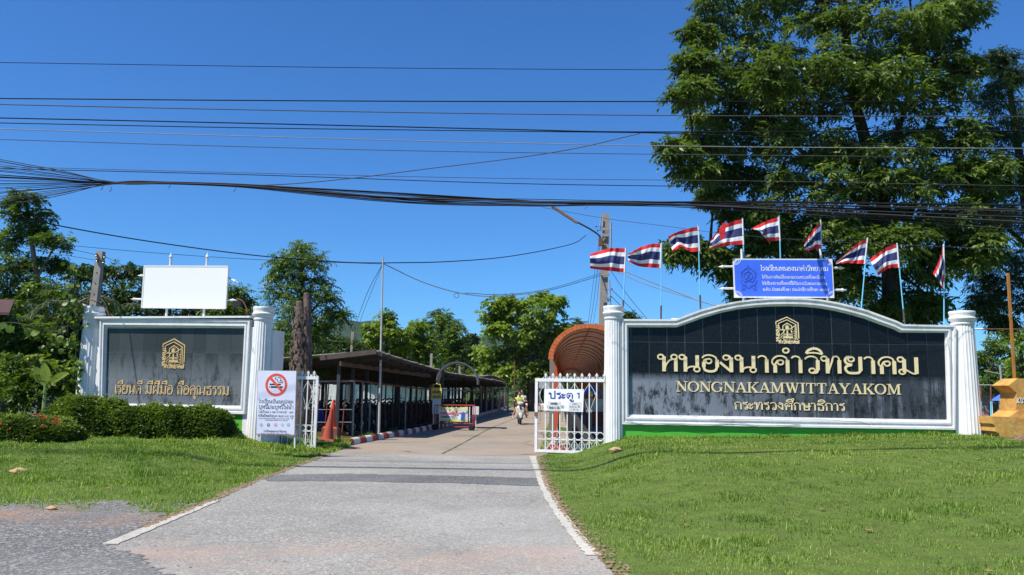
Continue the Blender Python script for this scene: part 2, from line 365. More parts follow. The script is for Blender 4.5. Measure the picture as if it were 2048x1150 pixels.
# ------------------------------------------------------------------ lettering, drawn as strokes
# O cx cy = small ring; L = straight stem; S = curve; h = hairline, m = medium, t = thick
RG = .115
def _hd(x=.15): return [('O', x, .84), ('Sh', x, .955, x+.1, .93, x+.15, .82), ('Lt', x+.15, .86, x+.15, 0)]
def _arch(x0, x1): return [('Sh', x0, .74, x0+.1, .93, (x0+x1)/2, .97, x1-.06, .88, x1, .7), ('Lt', x1, .74, x1, 0)]
GL = {
 'ห': (.98, _hd()+[('Sh', .33, .1, .4, .4, .56, .64, .74, .72), ('O', .76, .84), ('Lt', .84, .72, .84, 0)]),
 'น': (1.0, _hd()+[('Sh', .33, .1, .44, .25, .62, .3, .78, .28), ('O', .82, .14), ('Lt', .84, .95, .84, .25)]),
 'อ': (.86, [('Sh', .06, .8, .2, .94, .42, .97, .66, .86, .74, .66), ('Lt', .75, .7, .75, .28), ('Sm', .75, .32, .66, .09, .42, .03, .2, .1, .13, .3), ('Lt', .14, .28, .14, .58), ('Sh', .13, .55, .18, .7, .36, .75), ('O', .36, .62)]),
 'ง': (.7, [('O', .3, .84), ('Sh', .3, .955, .44, .93, .52, .8), ('Lt', .53, .84, .53, 0), ('Lm', .02, .56, .5, .05)]),
 'า': (.6, [('Sh', .04, .84, .14, .94, .28, .95, .4, .86, .44, .68), ('Lt', .44, .76, .44, 0)]),
 'ค': (.92, [('Lt', .22, 0, .22, .44), ('Sh', .22, .4, .1, .52, .1, .72, .26, .92, .5, .97, .7, .87, .78, .68), ('Lt', .78, .74, .78, 0), ('O', .46, .6), ('Sh', .46, .72, .32, .68, .24, .52, .2, .4)]),
 'ว': (.76, [('Sh', .04, .8, .18, .93, .38, .96, .56, .86, .62, .68), ('Lt', .62, .74, .62, .18), ('Sm', .62, .22, .56, .06, .38, .03), ('O', .36, .14)]),
 'ท': (1.0, _hd()+[('Lh', .33, .08, .52, .74), ('Sh', .5, .68, .56, .92, .7, .97, .8, .88, .83, .7), ('Lt', .83, .76, .83, 0)]),
 'ย': (.9, [('O', .36, .82), ('Sm', .36, .94, .18, .93, .09, .76, .16, .58, .4, .5), ('Sm', .38, .5, .16, .42, .1, .24, .22, .06, .46, .03, .68, .06, .77, .2), ('Lt', .77, .16, .77, .97)]),
 'ม': (1.02, [('O', .15, .84), ('Sh', .15, .955, .25, .93, .3, .82), ('Lt', .3, .86, .3, .12), ('O', .2, .14), ('Sh', .32, .28, .5, .16, .66, .05, .82, .04), ('Lt', .84, .97, .84, .03)]),
 'ก': (.86, [('Lt', .2, 0, .2, .48), ('Sh', .2, .44, .22, .6, .1, .66), ('Sh', .06, .66, .18, .9, .42, .97, .64, .88, .72, .68), ('Lt', .72, .74, .72, 0)]),
 'ร': (.66, [('Sm', .56, .98, .34, .87, .12, .9), ('Sh', .12, .92, .1, .74, .34, .7, .5, .6, .52, .44), ('Lt', .52, .52, .52, .14), ('O', .4, .13)]),
 'ะ': (.56, [('O', .12, .66), ('Sh', .1, .55, .3, .54, .46, .8), ('O', .12, .24), ('Sh', .1, .13, .3, .12, .46, .38)]),
 'ศ': (.92, [('Lt', .22, 0, .22, .44), ('Sh', .22, .4, .1, .52, .1, .72, .26, .9, .5, .94, .7, .84, .78, .66), ('Lt', .78, .7, .78, 0), ('O', .46, .56), ('Sh', .46, .68, .3, .62, .22, .42), ('Sh', .66, .86, .84, .94, .9, 1.12)]),
 'ษ': (.96, _hd()+[('Lm', .3, .05, .78, .05), ('Lt', .78, 0, .78, .97), ('O', .54, .5), ('Sh', .6, .42, .8, .44, .96, .6)]),
 'ธ': (.84, [('Sm', .72, .98, .4, .87, .14, .9), ('Sh', .14, .92, .1, .74, .4, .72, .64, .64, .68, .5), ('Lt', .68, .56, .68, .03), ('Lm', .18, .04, .7, .04), ('Lt', .22, .04, .22, .44)]),
 'เ': (.36, [('Lt', .14, .97, .14, .14), ('O', .22, .13)]),
 'แ': (.64, [('Lt', .1, .97, .1, .14), ('O', .18, .13), ('Lt', .38, .97, .38, .14), ('O', .46, .13)]),
 'โ': (.44, [('Lt', .24, 1.1, .24, .14), ('O', .32, .13), ('Sm', .24, 1.1, .18, 1.22, .0, 1.3, .14, 1.36, .36, 1.28)]),
 'ไ': (.42, [('Lt', .24, 1.1, .24, .14), ('O', .32, .13), ('Sm', .24, 1.1, .12, 1.2, .02, 1.4, .14, 1.42, .24, 1.22, .34, 1.4)]),
 'ใ': (.42, [('Lt', .24, 1.2, .24, .14), ('O', .32, .13), ('Sm', .24, 1.2, .2, 1.38, .04, 1.36), ('O', .12, 1.22)]),
 'ด': (.9, [('Lt', .76, .7, .76, 0), ('Sh', .76, .68, .66, .9, .4, .97, .16, .84, .1, .56, .14, .26), ('Lm', .14, .3, .3, .02), ('Lh', .28, .02, .38, .42), ('O', .4, .52)]),
 'ต': (.9, [('Lt', .76, .7, .76, 0), ('Sh', .76, .68, .64, .92, .44, .86, .28, .94, .12, .78, .1, .5, .14, .26), ('Lm', .14, .3, .3, .02), ('Lh', .28, .02, .38, .42), ('O', .4, .52)]),
 'ฝ': (.98, [('O', .3, .84), ('Lt', .16, .88, .16, .02), ('Lh', .18, .03, .48, .54), ('Lh', .48, .54, .78, .03), ('Lt', .8, .0, .8, 1.34)]),
 'ฟ': (1.0, [('O', .15, .84), ('Lt', .28, .88, .28, .02), ('Lh', .3, .03, .54, .58), ('Lh', .54, .58, .78, .03), ('Lt', .8, 0, .8, 1.34)]),
 'พ': (1.0, [('O', .15, .84), ('Lt', .28, .88, .28, .02), ('Lh', .3, .03, .54, .6), ('Lh', .54, .6, .78, .03), ('Lt', .8, 0, .8, .97)]),
 'ถ': (.88, [('O', .24, .14), ('Lt', .2, .2, .2, .48), ('Sh', .2, .44, .22, .6, .1, .66), ('Sh', .06, .66, .18, .9, .42, .97, .64, .88, .72, .68), ('Lt', .72, .74, .72, 0)]),
 'ณ': (1.34, [('O', .24, .14), ('Lt', .2, .2, .2, .48), ('Sh', .2, .44, .22, .6, .1, .66), ('Sh', .06, .66, .16, .9, .34, .97, .52, .88, .58, .68), ('Lt', .58, .74, .58, .0), ('Sh', .6, .1, .76, .28, 1.1, .28), ('O', 1.16, .14), ('Lt', 1.18, .97, 1.18, .25)]),
 'ข': (.82, [('O', .24, .84), ('Sh', .24, .95, .08, .9, .08, .7, .24, .58), ('Lt', .26, .6, .26, .03), ('Lm', .24, .05, .7, .05), ('Lt', .7, 0, .7, .97)]),
 'ป': (.94, _hd()+[('Lm', .3, .05, .78, .05), ('Lt', .78, 0, .78, 1.34)]),
 'บ': (.94, _hd()+[('Lm', .3, .05, .78, .05), ('Lt', .78, 0, .78, .97)]),
 'ล': (.9, [('O', .22, .14), ('Sh', .12, .14, .12, .42, .34, .58, .6, .52, .74, .4), ('Sh', .06, .8, .26, .95, .5, .96, .7, .84, .75, .62), ('Lt', .75, .7, .75, 0)]),
 'ส': (.9, [('O', .22, .14), ('Sh', .12, .14, .12, .42, .34, .56, .6, .5, .74, .4), ('Sh', .06, .76, .26, .9, .5, .92, .7, .8, .75, .6), ('Lt', .75, .68, .75, 0), ('Sh', .62, .84, .82, .92, .88, 1.1)]),
 'จ': (.78, [('Sh', .06, .8, .2, .93, .42, .96, .6, .84, .64, .66), ('Lt', .64, .7, .64, .2), ('Sm', .64, .22, .54, .05, .36, .03, .28, .3), ('O', .28, .46)]),
 'ช': (.84, [('O', .22, .84), ('Sh', .22, .95, .08, .9, .08, .7, .24, .58), ('Lt', .26, .6, .26, .03), ('Lm', .24, .05, .7, .05), ('Lt', .7, 0, .7, .6), ('Sh', .7, .56, .56, .74, .84, 1.02)]),
 'ภ': (.9, [('O', .12, .1), ('Lt', .24, .1, .24, .48), ('Sh', .24, .44, .24, .6, .12, .66), ('Sh', .08, .66, .2, .9, .44, .97, .66, .88, .74, .68), ('Lt', .74, .74, .74, 0)]),
 'ว ': (.3, []), ' ': (.5, []),
 '๒': (.9, [('O', .2, .3), ('Sm', .1, .3, .12, .7, .4, .9, .46, .6, .6, .9, .8, .6, .7, .1, .4, .04)]),
 '๕': (1.0, [('O', .3, .4), ('Sm', .3, .3, .1, .1, .1, .6, .4, .92, .76, .8, .84, .4, .7, .05, .6, .3, .6, .62), ('Sh', .8, .84, 1.0, 1.1)]),
 '๓': (.9, [('O', .2, .2), ('Sm', .12, .2, .1, .7, .3, .92, .44, .6, .6, .92, .78, .7, .78, .04)]),
 '๔': (.9, [('O', .5, .4), ('Sm', .5, .3, .7, .1, .3, .05, .1, .4, .3, .85, .66, .8, .9, 1.1)]),
 '0': (.7, [('E', .33, .48, .27, .45)]), '1': (.5, [('Lt', .3, 0, .3, .98), ('Lm', .1, .78, .28, .92)]),
 '5': (.66, [('Lm', .56, .93, .18, .93), ('Lm', .18, .95, .12, .52), ('Sm', .12, .52, .4, .6, .56, .3, .36, .04, .08, .1)]),
 '%': (.9, [('O', .2, .75), ('O', .68, .2), ('Lh', .16, .05, .72, .92)]), '-': (.5, [('Lm', .06, .45, .44, .45)]), '.': (.3, [('Lt', .1, 0, .1, .12)]), ',': (.3, [('Lt', .12, .1, .06, -.14)]),
}
MARK = {'ั': [('O', -.16, 1.2), ('Sh', -.16, 1.09, .06, 1.1, .3, 1.36)], 'ิ': [('Sm', -.36, 1.12, -.24, 1.32, .02, 1.42, .26, 1.3, .36, 1.08), ('Sh', -.36, 1.13, -.1, 1.17, .14, 1.15, .36, 1.08)],
        '่': [('Lm', .26, 1.2, .26, 1.44)], '้': [('O', .0, 1.3), ('Sh', .0, 1.2, .2, 1.2, .34, 1.44)], '็': [('Sh', -.2, 1.12, -.24, 1.36, .0, 1.3, .24, 1.24, .3, 1.44), ('O', .05, 1.16)],
        'ุ': [('O', .16, -.22), ('Lt', .26, -.2, .26, -.5)], 'ู': [('O', .0, -.22), ('Lm', .06, -.22, .06, -.46), ('Lm', .06, -.46, .3, -.46), ('Lm', .3, -.46, .3, -.14)]}
MARK['ี'] = MARK['ิ']+[('Lm', .34, 1.08, .34, 1.56)]
MARK['ื'] = MARK['ิ']+[('Lm', .34, 1.08, .34, 1.56), ('Lm', .2, 1.3, .2, 1.5)]
MARK['ึ'] = MARK['ิ']+[('O', .34, 1.42)]
LT = {  # bold serif capitals
 'N': (.98, [('Lh', .17, .03, .17, .97), ('Lt', .2, .94, .78, .08), ('Lh', .81, 0, .81, .97), ('Lh', .02, .97, .32, .97), ('Lh', .02, .03, .34, .03), ('Lh', .66, .97, .96, .97)]),
 'O': (1.0, [('E', .48, .5, .4, .47)]), 'G': (1.02, [('G', .48, .5, .4, .47), ('Lt', .8, .42, .8, .1), ('Lh', .62, .42, .98, .42), ('Lh', .84, .96, .84, .68)]),
 'A': (.96, [('Lh', .46, .94, .16, .04), ('Lt', .48, .98, .8, .02), ('Lh', .26, .34, .64, .34), ('Lh', .0, .03, .32, .03), ('Lh', .6, .03, .98, .03)]),
 'K': (1.0, [('Lt', .22, 0, .22, 1), ('Lh', .84, .96, .36, .46), ('Lt', .42, .56, .82, .02), ('Lh', .04, .97, .4, .97), ('Lh', .04, .03, .4, .03), ('Lh', .62, .97, .98, .97), ('Lh', .62, .03, 1.0, .03)]),
 'M': (1.2, [('Lh', .18, .03, .18, .97), ('Lt', .24, .98, .58, .1), ('Lh', .58, .04, .9, .96), ('Lt', .96, 0, .96, .97), ('Lh', .02, .97, .3, .97), ('Lh', .02, .03, .34, .03), ('Lh', .9, .97, 1.16, .97), ('Lh', .8, .03, 1.16, .03)]),
 'W': (1.24, [('Lt', .18, .96, .44, .04), ('Lh', .44, .06, .64, .92), ('Lt', .6, .96, .86, .04), ('Lh', .86, .06, 1.08, .96), ('Lh', .02, .97, .36, .97), ('Lh', .48, .97, .76, .97), ('Lh', .94, .97, 1.2, .97)]),
 'I': (.5, [('Lt', .24, 0, .24, 1), ('Lh', .06, .97, .42, .97), ('Lh', .06, .03, .42, .03)]),
 'T': (.88, [('Lt', .42, 0, .42, 1), ('Lh', .04, .96, .8, .96), ('Lh', .06, .96, .06, .72), ('Lh', .78, .96, .78, .72), ('Lh', .24, .03, .6, .03)]),
 'Y': (.96, [('Lt', .16, .96, .46, .46), ('Lt', .48, .5, .48, 0), ('Lh', .8, .95, .5, .48), ('Lh', .0, .97, .36, .97), ('Lh', .62, .97, .96, .97), ('Lh', .3, .03, .66, .03)])}
def ribbon(mb, pts, ws, y0, y1):
    """a flat stroke in x,z standing from y0 (front) back to y1"""
    n = len(pts); Lf = []; Rt = []
    for i in range(n):
        a = pts[max(i-1, 0)]; b = pts[min(i+1, n-1)]; d = (b-a); d = d.normalized() if d.length > 1e-9 else Vector((1, 0)); nn = Vector((-d.y, d.x))*(ws[i]/2)
        Lf.append(pts[i]+nn); Rt.append(pts[i]-nn)
    V_ = [(p.x, y0, p.y) for p in Lf]+[(p.x, y0, p.y) for p in Rt]+[(p.x, y1, p.y) for p in Lf]+[(p.x, y1, p.y) for p in Rt]
    F_ = []
    for i in range(n-1):
        F_ += [(i, i+1, n+i+1, n+i), (i, 2*n+i, 2*n+i+1, i+1), (n+i, n+i+1, 3*n+i+1, 3*n+i)]
    F_ += [(0, n, 3*n, 2*n), (n-1, 3*n-1, 4*n-1, 2*n-1)]
    mb.add(V_, F_)
def strokes(mb, st, x, z, sx, sz, w, y, dep, ring=RG, wm=(1, .72, .45)):
    W_ = {'t': w*wm[0], 'm': w*wm[1], 'h': w*wm[2]}; k = 0
    for s in st:
        yy = y-dep-.0006*k; k += 1
        if s[0] == 'O':
            n = 12; r = ring; pts = [Vector((x+(s[1]+r*math.cos(t))*sx, z+(s[2]+r*math.sin(t))*sz)) for t in np.linspace(0, 2*math.pi, n+1)]; ws = [W_['h']]*(n+1)
        elif s[0] in 'EG':
            t0, t1 = (0, 2*math.pi) if s[0] == 'E' else (.75, 5.6)
            ts = np.linspace(t0, t1, 21); pts = [Vector((x+(s[1]+s[3]*math.cos(t))*sx, z+(s[2]+s[4]*math.sin(t))*sz)) for t in ts]; ws = [W_['h']+(W_['t']-W_['h'])*abs(math.cos(t))**1.5 for t in ts]
            if s[0] == 'G': ws = [W_['h']+(W_['t']-W_['h'])*max(0, -math.cos(t))**.8 for t in ts]
        else:
            c = [Vector((x+s[i]*sx, z+s[i+1]*sz)) for i in range(1, len(s)-1, 2)]
            pts = c if s[0][0] == 'L' else [Vector((p.x, p.y)) for p in cat([Vector((q.x, q.y, 0)) for q in c], 4)]
            ws = [W_[s[0][1]]]*len(pts)
        ribbon(mb, pts, ws, yy, y)
def layout(text, table=None):
    """[(char, x offset, strokes)] with marks riding on the letter before them, and the total width"""
    out = []; x = 0; last = 0; tall = False
    for ch in text:
        if ch in MARK:
            up = .2 if (ch in '่้' and out and out[-1][0] in 'ิีืึั') else 0
            out.append((ch, last, [tuple([s[0]]+[v+(up if (i % 2 == 1) else 0) for i, v in enumerate(s[1:])]) for s in MARK[ch]]))
            continue
        if ch == 'ำ':
            out.append(('ํ', x-.2, [('O', 0, 1.28)])); ch = 'า'
        adv, st = (table or GL).get(ch, GL.get(ch, (.5, []))); out.append((ch, x, st)); last = x+adv*.62; x += adv
    return out, x
def text(name, body, m, parent, x0, x1, z, hgt, y, w=.14, dep=.0015, split=False, table=None, ring=RG, wm=(1, .72, .45), track=0.0):
    lay, tot = layout(body, table); sx = (x1-x0)/tot; mb = MB(); last = None
    for ch, x, st in lay:
        if split and st:
            m1 = MB(); strokes(m1, st, 0, 0, sx, hgt, w*hgt, 0, dep, ring, wm)
            o = m1.build('letter', m, parent); o.location = (x0+x*sx, y, z)
        else: strokes(mb, st, x0+x*sx, z, sx, hgt, w*hgt, y, dep, ring, wm)
    if not split: return mb.build(name, m, parent)

# ------------------------------------------------------------------ the two entrance walls
WPT = mat('white_wall_paint', (0.72, 0.715, 0.70), .55, var=.05, scale=3, stain=.42, sscale=4.5, sstretch=.18, bump=.15, bscale=25)
GRN = mat('bright_green_paint', (0.09, 0.42, 0.035), .55, var=.08, scale=4, stain=.2)
GOLD = mat('gold_leaf', (0.80, 0.66, 0.36), .45, metal=.0, var=.12, scale=90, detail=2, spec=.6)
GOLD2 = mat('tarnished_gold', (0.58, 0.41, 0.18), .5, var=.15, scale=60, spec=.4)
GROUT = mat('tile_grout', (0.5, 0.49, 0.46), .9)
def granite(name, empty, base, streak, hi, cx, thr):
    """polished black stone with lime run-off; the coordinates are the wall's own"""
    m = bpy.data.materials.new(name); m.use_nodes = True; n = m.node_tree.nodes; l = m.node_tree.links; b = n['Principled BSDF']
    tc = n.new('ShaderNodeTexCoord'); tc.object = empty
    def noise(sc, scale, det=7, ro=.65):
        mp = n.new('ShaderNodeMapping'); mp.inputs['Scale'].default_value = sc; l.new(tc.outputs['Object'], mp.inputs[0])
        q = n.new('ShaderNodeTexNoise'); q.inputs['Scale'].default_value = scale; q.inputs['Detail'].default_value = det; q.inputs['Roughness'].default_value = ro
        l.new(mp.outputs[0], q.inputs['Vector']); return q.outputs[0]
    def rng(x, a, b_, c=0, d=1):
        q = n.new('ShaderNodeMapRange'); l.new(x, q.inputs[0])
        for k, v in zip((1, 2, 3, 4), (a, b_, c, d)): q.inputs[k].default_value = v
        return q.outputs[0]
    def mul(x, y):
        q = n.new('ShaderNodeMath'); q.operation = 'MULTIPLY'; l.new(x, q.inputs[0]); l.new(y, q.inputs[1]); return q.outputs[0]
    sx = n.new('ShaderNodeSeparateXYZ'); l.new(tc.outputs['Object'], sx.inputs[0])
    runs = rng(noise((7, 1, .45), 1.0), .44, .66)                     # vertical runs
    cloud = rng(noise((1, 1, 1.2), 1.5), .40, .60)
    low = rng(sx.outputs[2], hi[0], hi[1], 1, 0); side = rng(sx.outputs[0], cx[0], cx[1], 1, cx[2])
    f = mul(mul(low, side), rng(noise((2.4, 1, .9), 1.5, 10, .78), thr, thr+.08, .04, .8))
    g = mul(rng(runs, 0, 1, .0, .8), mul(low, rng(cloud, 0, 1, .12, 1)))
    add = n.new('ShaderNodeMath'); add.operation = 'MAXIMUM'; l.new(f, add.inputs[0]); l.new(g, add.inputs[1])
    oi = n.new('ShaderNodeObjectInfo'); v = n.new('ShaderNodeMixRGB'); l.new(oi.outputs['Random'], v.inputs[0])
    v.inputs[1].default_value = (*[c*.7 for c in base], 1); v.inputs[2].default_value = (*[c*1.5 for c in base], 1)
    mx = n.new('ShaderNodeMixRGB'); l.new(add.outputs[0], mx.inputs[0]); l.new(v.outputs[0], mx.inputs[1]); mx.inputs[2].default_value = (*streak, 1)
    sp = noise((1, 1, 1), 60, 2); m3 = n.new('ShaderNodeMixRGB'); l.new(rng(sp, .6, .72, 0, .25), m3.inputs[0]); l.new(mx.outputs[0], m3.inputs[1]); m3.inputs[2].default_value = (.3, .33, .35, 1)
    l.new(m3.outputs[0], b.inputs['Base Color']); l.new(rng(add.outputs[0], 0, 1, .14, .6), b.inputs['Roughness']); b.inputs['Specular IOR Level'].default_value = .16; return m
def moulding(name, outer, inner, prof, m, parent, closed=True):
    mb = MB(); n = len(outer); k = len(prof)
    for o, i_ in zip(outer, inner):
        for t, y in prof: mb.v.append((o[0]+(i_[0]-o[0])*t, y, o[1]+(i_[1]-o[1])*t))
    for a in range(n if closed else n-1):
        b = (a+1) % n
        for q in range(k-1): mb.f.append((a*k+q, b*k+q, b*k+q+1, a*k+q+1)); mb.mi.append(0)
    return mb.build(name, m, parent)
def column(parent, x, y, z0, z1, r0, r1, rc, name='column'):
    """a fluted half-round column with a plain round capital"""
    h = z1-z0; mb = MB(); n = 96; prof = [(r0, z0), (r0*.99, z0+.2)]+[(r0+(r1-r0)*t, z0+(h-.34)*t) for t in (.25, .5, .75, 1)]
    k = 0
    for (r, z) in prof:
        for j in range(n):
            t = 2*math.pi*j/n; q = j % 4; rr = r*(1 if q == 0 else (.955 if q == 2 else .965)); mb.v.append((x+rr*math.cos(t), y+rr*math.sin(t), z))
    for i in range(len(prof)-1):
        for j in range(n): mb.f.append((i*n+j, i*n+(j+1) % n, (i+1)*n+(j+1) % n, (i+1)*n+j)); mb.mi.append(0)
    c = mb.build(name, WPT, parent)
    cp = MB(); zt = z1-.34
    cp.lathe([(r1*1.02, zt-.02), (r1*1.08, zt), (r1*1.08, zt+.03), (r1*1.0, zt+.05), (r1*1.04, zt+.08), (r1*1.22, zt+.12), (r1*1.25, zt+.16), (r1*1.12, zt+.19), (r1*1.12, zt+.205), (rc*.97, zt+.26), (rc, zt+.28), (rc, z1-.012), (rc*.98, z1)], (x, y, 0), 40)
    cp.build('capital', WPT, c, smooth=True); return c
def frame_of(line):
    d = line[1]-line[0]; return math.atan2(d.y, d.x)
class Wall:
    def __init__(s, name, label, cat_, line, org=None):
        s.rz = frame_of(line); s.e = thing(name, label, cat_, (line[0].x, line[0].y, 0), s.rz)
        s.M = Matrix.Translation(s.e.location) @ Matrix.Rotation(s.rz, 4, 'Z'); s.I = s.M.inverted(); s.e['kind'] = 'thing'
    def at(s, px, py, y=0.0):                 # pixel -> local x,z on the wall's plane
        o = s.I @ Vector((0, 0, EYE)); d = s.I.to_3x3() @ ray(px, py); p = o+d*((y-o.y)/d.y); return p.x, p.z
def tile_wall(W, cols, rows, top, m, parent, gap=.0065, y=-.0125):
    for a, b in zip(cols[:-1], cols[1:]):
        for c, d in zip(rows[:-1], rows[1:]):
            xs_ = np.linspace(a+gap/2, b-gap/2, 5)
            tp = [(x, min(d-gap/2, top(x))) for x in xs_]
            if max(t[1] for t in tp) < c+.03: continue
            poly = [(a+gap/2, c+gap/2), (b-gap/2, c+gap/2)]+[(x, max(z, c+gap/2+.001)) for x, z in tp[::-1]]
            mb = MB(); mb.prism(poly, y-random.uniform(0, .002), .004); mb.build('tile', m, parent)

# --- right wall: arched black stone sign
RW = Wall('school_sign_wall', 'long white framed wall with arched top, black stone tiles and big gold Thai school name', 'sign wall', WR)
A = RW.at
outpx = [(1243, 848), (1905, 859), (1907, 652), (1803, 649.5), (1790, 643), (1760, 632), (1730, 621), (1700, 612.5), (1670, 605.5), (1640, 600.5), (1610, 597.5), (1575, 596.5), (1540, 597), (1505, 599.5), (1470, 604), (1435, 611), (1400, 620.5), (1375, 629.5), (1350, 639.5), (1243, 639)]
inpx = [(1258, 829), (1893, 839.5), (1888, 666), (1798, 665.5), (1786, 659), (1757, 649), (1728, 638), (1698, 629.5), (1669, 622.5), (1639, 617), (1609, 614), (1575, 613), (1541, 613.5), (1507, 615.5), (1473, 619.5), (1438, 627), (1404, 637), (1378, 646.5), (1353, 655), (1256, 655)]
outl = [A(*p) for p in outpx]; inl = [A(*p) for p in inpx]
mb = MB(); back = [(outl[0][0], .3)]+[outl[0], outl[1]]+[(outl[1][0], .3)]
body = [(outl[0][0]-.06, outl[0][1]), (outl[1][0], outl[1][1])]+outl[2:]
mb.prism([(x, z) for x, z in body], .012, .32); mb.build('wall_core', WPT, RW.e)
mb = MB(); mb.prism([(outl[0][0]-.02, .2), (outl[1][0], .2), (outl[1][0], outl[1][1]-.002), (outl[0][0]-.02, outl[0][1]-.002)], -.075, .3)
mb.build('plinth', GRN, RW.e)
prof = [(0, .012), (0, -.15), (.22, -.15), (.27, -.105), (.5, -.105), (.55, -.13), (.74, -.13), (.8, -.06), (.97, -.06), (1, .006)]
moulding('moulding', outl, inl, prof, WPT, RW.e)
mb = MB(); mb.prism([(x, z) for x, z in inl], -.0085, .01); mb.build('grout_bed', GROUT, RW.e)
tx = [A(px, 755)[0] for px in [1257.5, 1262.2, 1298.3, 1334.5, 1370.5, 1407, 1443.5, 1480.3, 1517, 1554, 1591, 1628.5, 1666, 1703.5, 1741.5, 1779.5, 1818, 1856.5, 1895, 1901]]
rz_ = [inl[0][1]-.01, A(1500, 758)[1], A(1500, 686)[1], A(1500, 612)[1]]
arc = sorted([(p[0], p[1]) for p in inl[2:]]); ax_, az_ = [p[0] for p in arc], [p[1] for p in arc]
STONE = granite('black_stone_tiles', RW.e, (0.006, 0.008, 0.011), (0.25, 0.28, 0.33), (rz_[1]-.1, rz_[1]+.14), (1.8, 5.4, .22), .44)
tile_wall(RW, tx, rz_, lambda x: float(np.interp(x, ax_, az_))+.02, STONE, RW.e)
y_l = -.016
def line(parent, W, pxa, pya, pxb, body_, hpx, m, **kw):
    x0, z0 = W.at(pxa, pya, kw.get('y', y_l)); x1, z1 = W.at(pxb, pya, kw.get('y', y_l)); _, zt = W.at(pxa, pya-hpx, kw.get('y', y_l)); kw.setdefault('y', y_l)
    return text(kw.pop('name', 'lettering'), body_, m, parent, x0, x1, z0, zt-z0, **kw)
line(RW.e, RW, 1315, 742.5, 1841, 'หนองนาคำวิทยาคม', 34.5, GOLD, w=.2, dep=.022, split=True, ring=.135, wm=(1, .68, .43))
line(RW.e, RW, 1352, 783.0, 1803, 'NONGNAKAMWITTAYAKOM', 20.5, GOLD, w=.185, dep=.012, split=True, table=LT, wm=(1, .6, .36))
line(RW.e, RW, 1468, 818.5, 1691, 'กระทรวงศึกษาธิการ', 15, GOLD, w=.18, dep=.012, split=True, wm=(1, .75, .55))
def emblem(parent, W, cx, cy, sc, m, y=-.016):
    """the school's crest: nested five-sided outlines, torch, temple base, letters down the left side and below"""
    x0, z0 = W.at(cx, cy, y); x1, _ = W.at(cx+10, cy, y); k = (x1-x0)/10*sc/14.38
    q = lambda pts: [Vector((x0+(a-605)*k, z0-(b-570)*k)) for a, b in pts]
    mb = MB(); i = 0
    for pts, w in (([(290, 405), (290, 325), (605, 185), (925, 355), (935, 810)], 30), ([(400, 530), (360, 455), (360, 370), (605, 262), (865, 405), (880, 830), (940, 870), (900, 920)], 24),
                   ([(480, 560), (490, 440), (607, 360), (740, 440), (750, 560)], 24), ([(545, 470), (607, 400), (670, 470)], 10), ([(610, 540), (612, 790)], 40), ([(490, 680), (760, 684)], 20), ([(490, 712), (760, 716)], 16),
                   ([(490, 768), (765, 772)], 48), ([(500, 855), (840, 862)], 10), ([(400, 800), (850, 806)], 10), ([(400, 560), (560, 560)], 26), ([(640, 560), (820, 450), (865, 410)], 22), ([(410, 720), (490, 640)], 16), ([(410, 790), (480, 720)], 16),
                   ([(500, 650), (520, 560)], 30), ([(740, 650), (720, 560)], 30), ([(500, 790), (500, 850)], 10), ([(590, 790), (590, 850)], 10), ([(680, 790), (680, 850)], 10), ([(770, 600), (850, 600)], 12), ([(770, 660), (850, 660)], 12), ([(780, 730), (850, 740)], 12), ([(840, 460), (830, 860)], 16)):
        i += 1; ribbon(mb, q(pts), [w*k]*len(pts), y-.012-.0005*i, y)
    fl = q([(605, 425), (640, 470), (662, 510), (640, 545), (605, 555), (570, 545), (552, 510), (572, 470)]); mb.prism([(p.x, p.y) for p in fl][::-1], y-.026, y)
    lx, lz = q([(350, 960)])[0]; strokes_w = k*95
    lay, tot = layout('คำวิทยาคม'); s_ = k*600/tot*1.0
    for ch, x, st in lay: strokes(mb, st, lx+x*s_, lz, s_, k*80, k*24, y, .012, .13, (1, .9, .7))
    lay, tot = layout('หนองนา'); a0 = q([(285, 900)])[0]; m2 = MB(); s_ = k*480/tot
    for ch, x, st in lay: strokes(m2, st, x*s_, 0, s_, k*95, k*24, y, .012, .13, (1, .9, .7))
    m2.v = [(a0.x+100*k-v[2], v[1], a0.y+v[0]) for v in m2.v]; mb.add(m2.v, m2.f)
    mb.build('crest', m, parent)
emblem(RW.e, RW, 1574, 660.5, 1.0, GOLD)
cz = lambda px, py: A(px, py)[1]
column(RW.e, A(1227.5, 700)[0], .02, .15, A(1227, 612.5)[1], .265, .235, .275)
column(RW.e, A(1936, 750)[0]-.03, .08, .25, A(1929, 622.5)[1], .345, .265, .315)
mb = MB(); xa = A(1905, 750)[0]; mb.box((xa+.1, .12, 1.75), (.24, .36, 3.1)); xb = A(1247, 750)[0]; mb.box((xb-.03, .1, 1.7), (.12, .3, 3.0)); mb.build('pier', WPT, RW.e)
mb = MB(); x0, z0 = A(1344, 640); x1, _ = A(1385, 640); mb.box(((x0+x1)/2, .14, z0-.0), (x1-x0, .16, .11)); x2, z2 = A(1575, 597); mb.prism([(x2-.55, z2-.03), (x2+.55, z2-.03), (x2+.12, z2+.05), (x2-.12, z2+.05)], .04, .2); mb.build('cement_lump', WPT, RW.e)
# dead creeper stems over the frame
STEM = mat('dry_stem', (0.16, 0.12, 0.08), .9)
for pts in ([(1250, 842), (1300, 848), (1350, 846), (1400, 850), (1470, 846), (1530, 852), (1600, 849)], [(1893, 668), (1900, 720), (1902, 780), (1904, 850)], [(1420, 820+20), (1560, 838), (1700, 842), (1740, 850)]):
    mb = MB(); mb.tube(cat([Vector((A(x, y_, -.16)[0], -.165, A(x, y_, -.16)[1])) for x, y_ in pts], 4), .005, 4); mb.build('creeper_stem', STEM, RW.e)

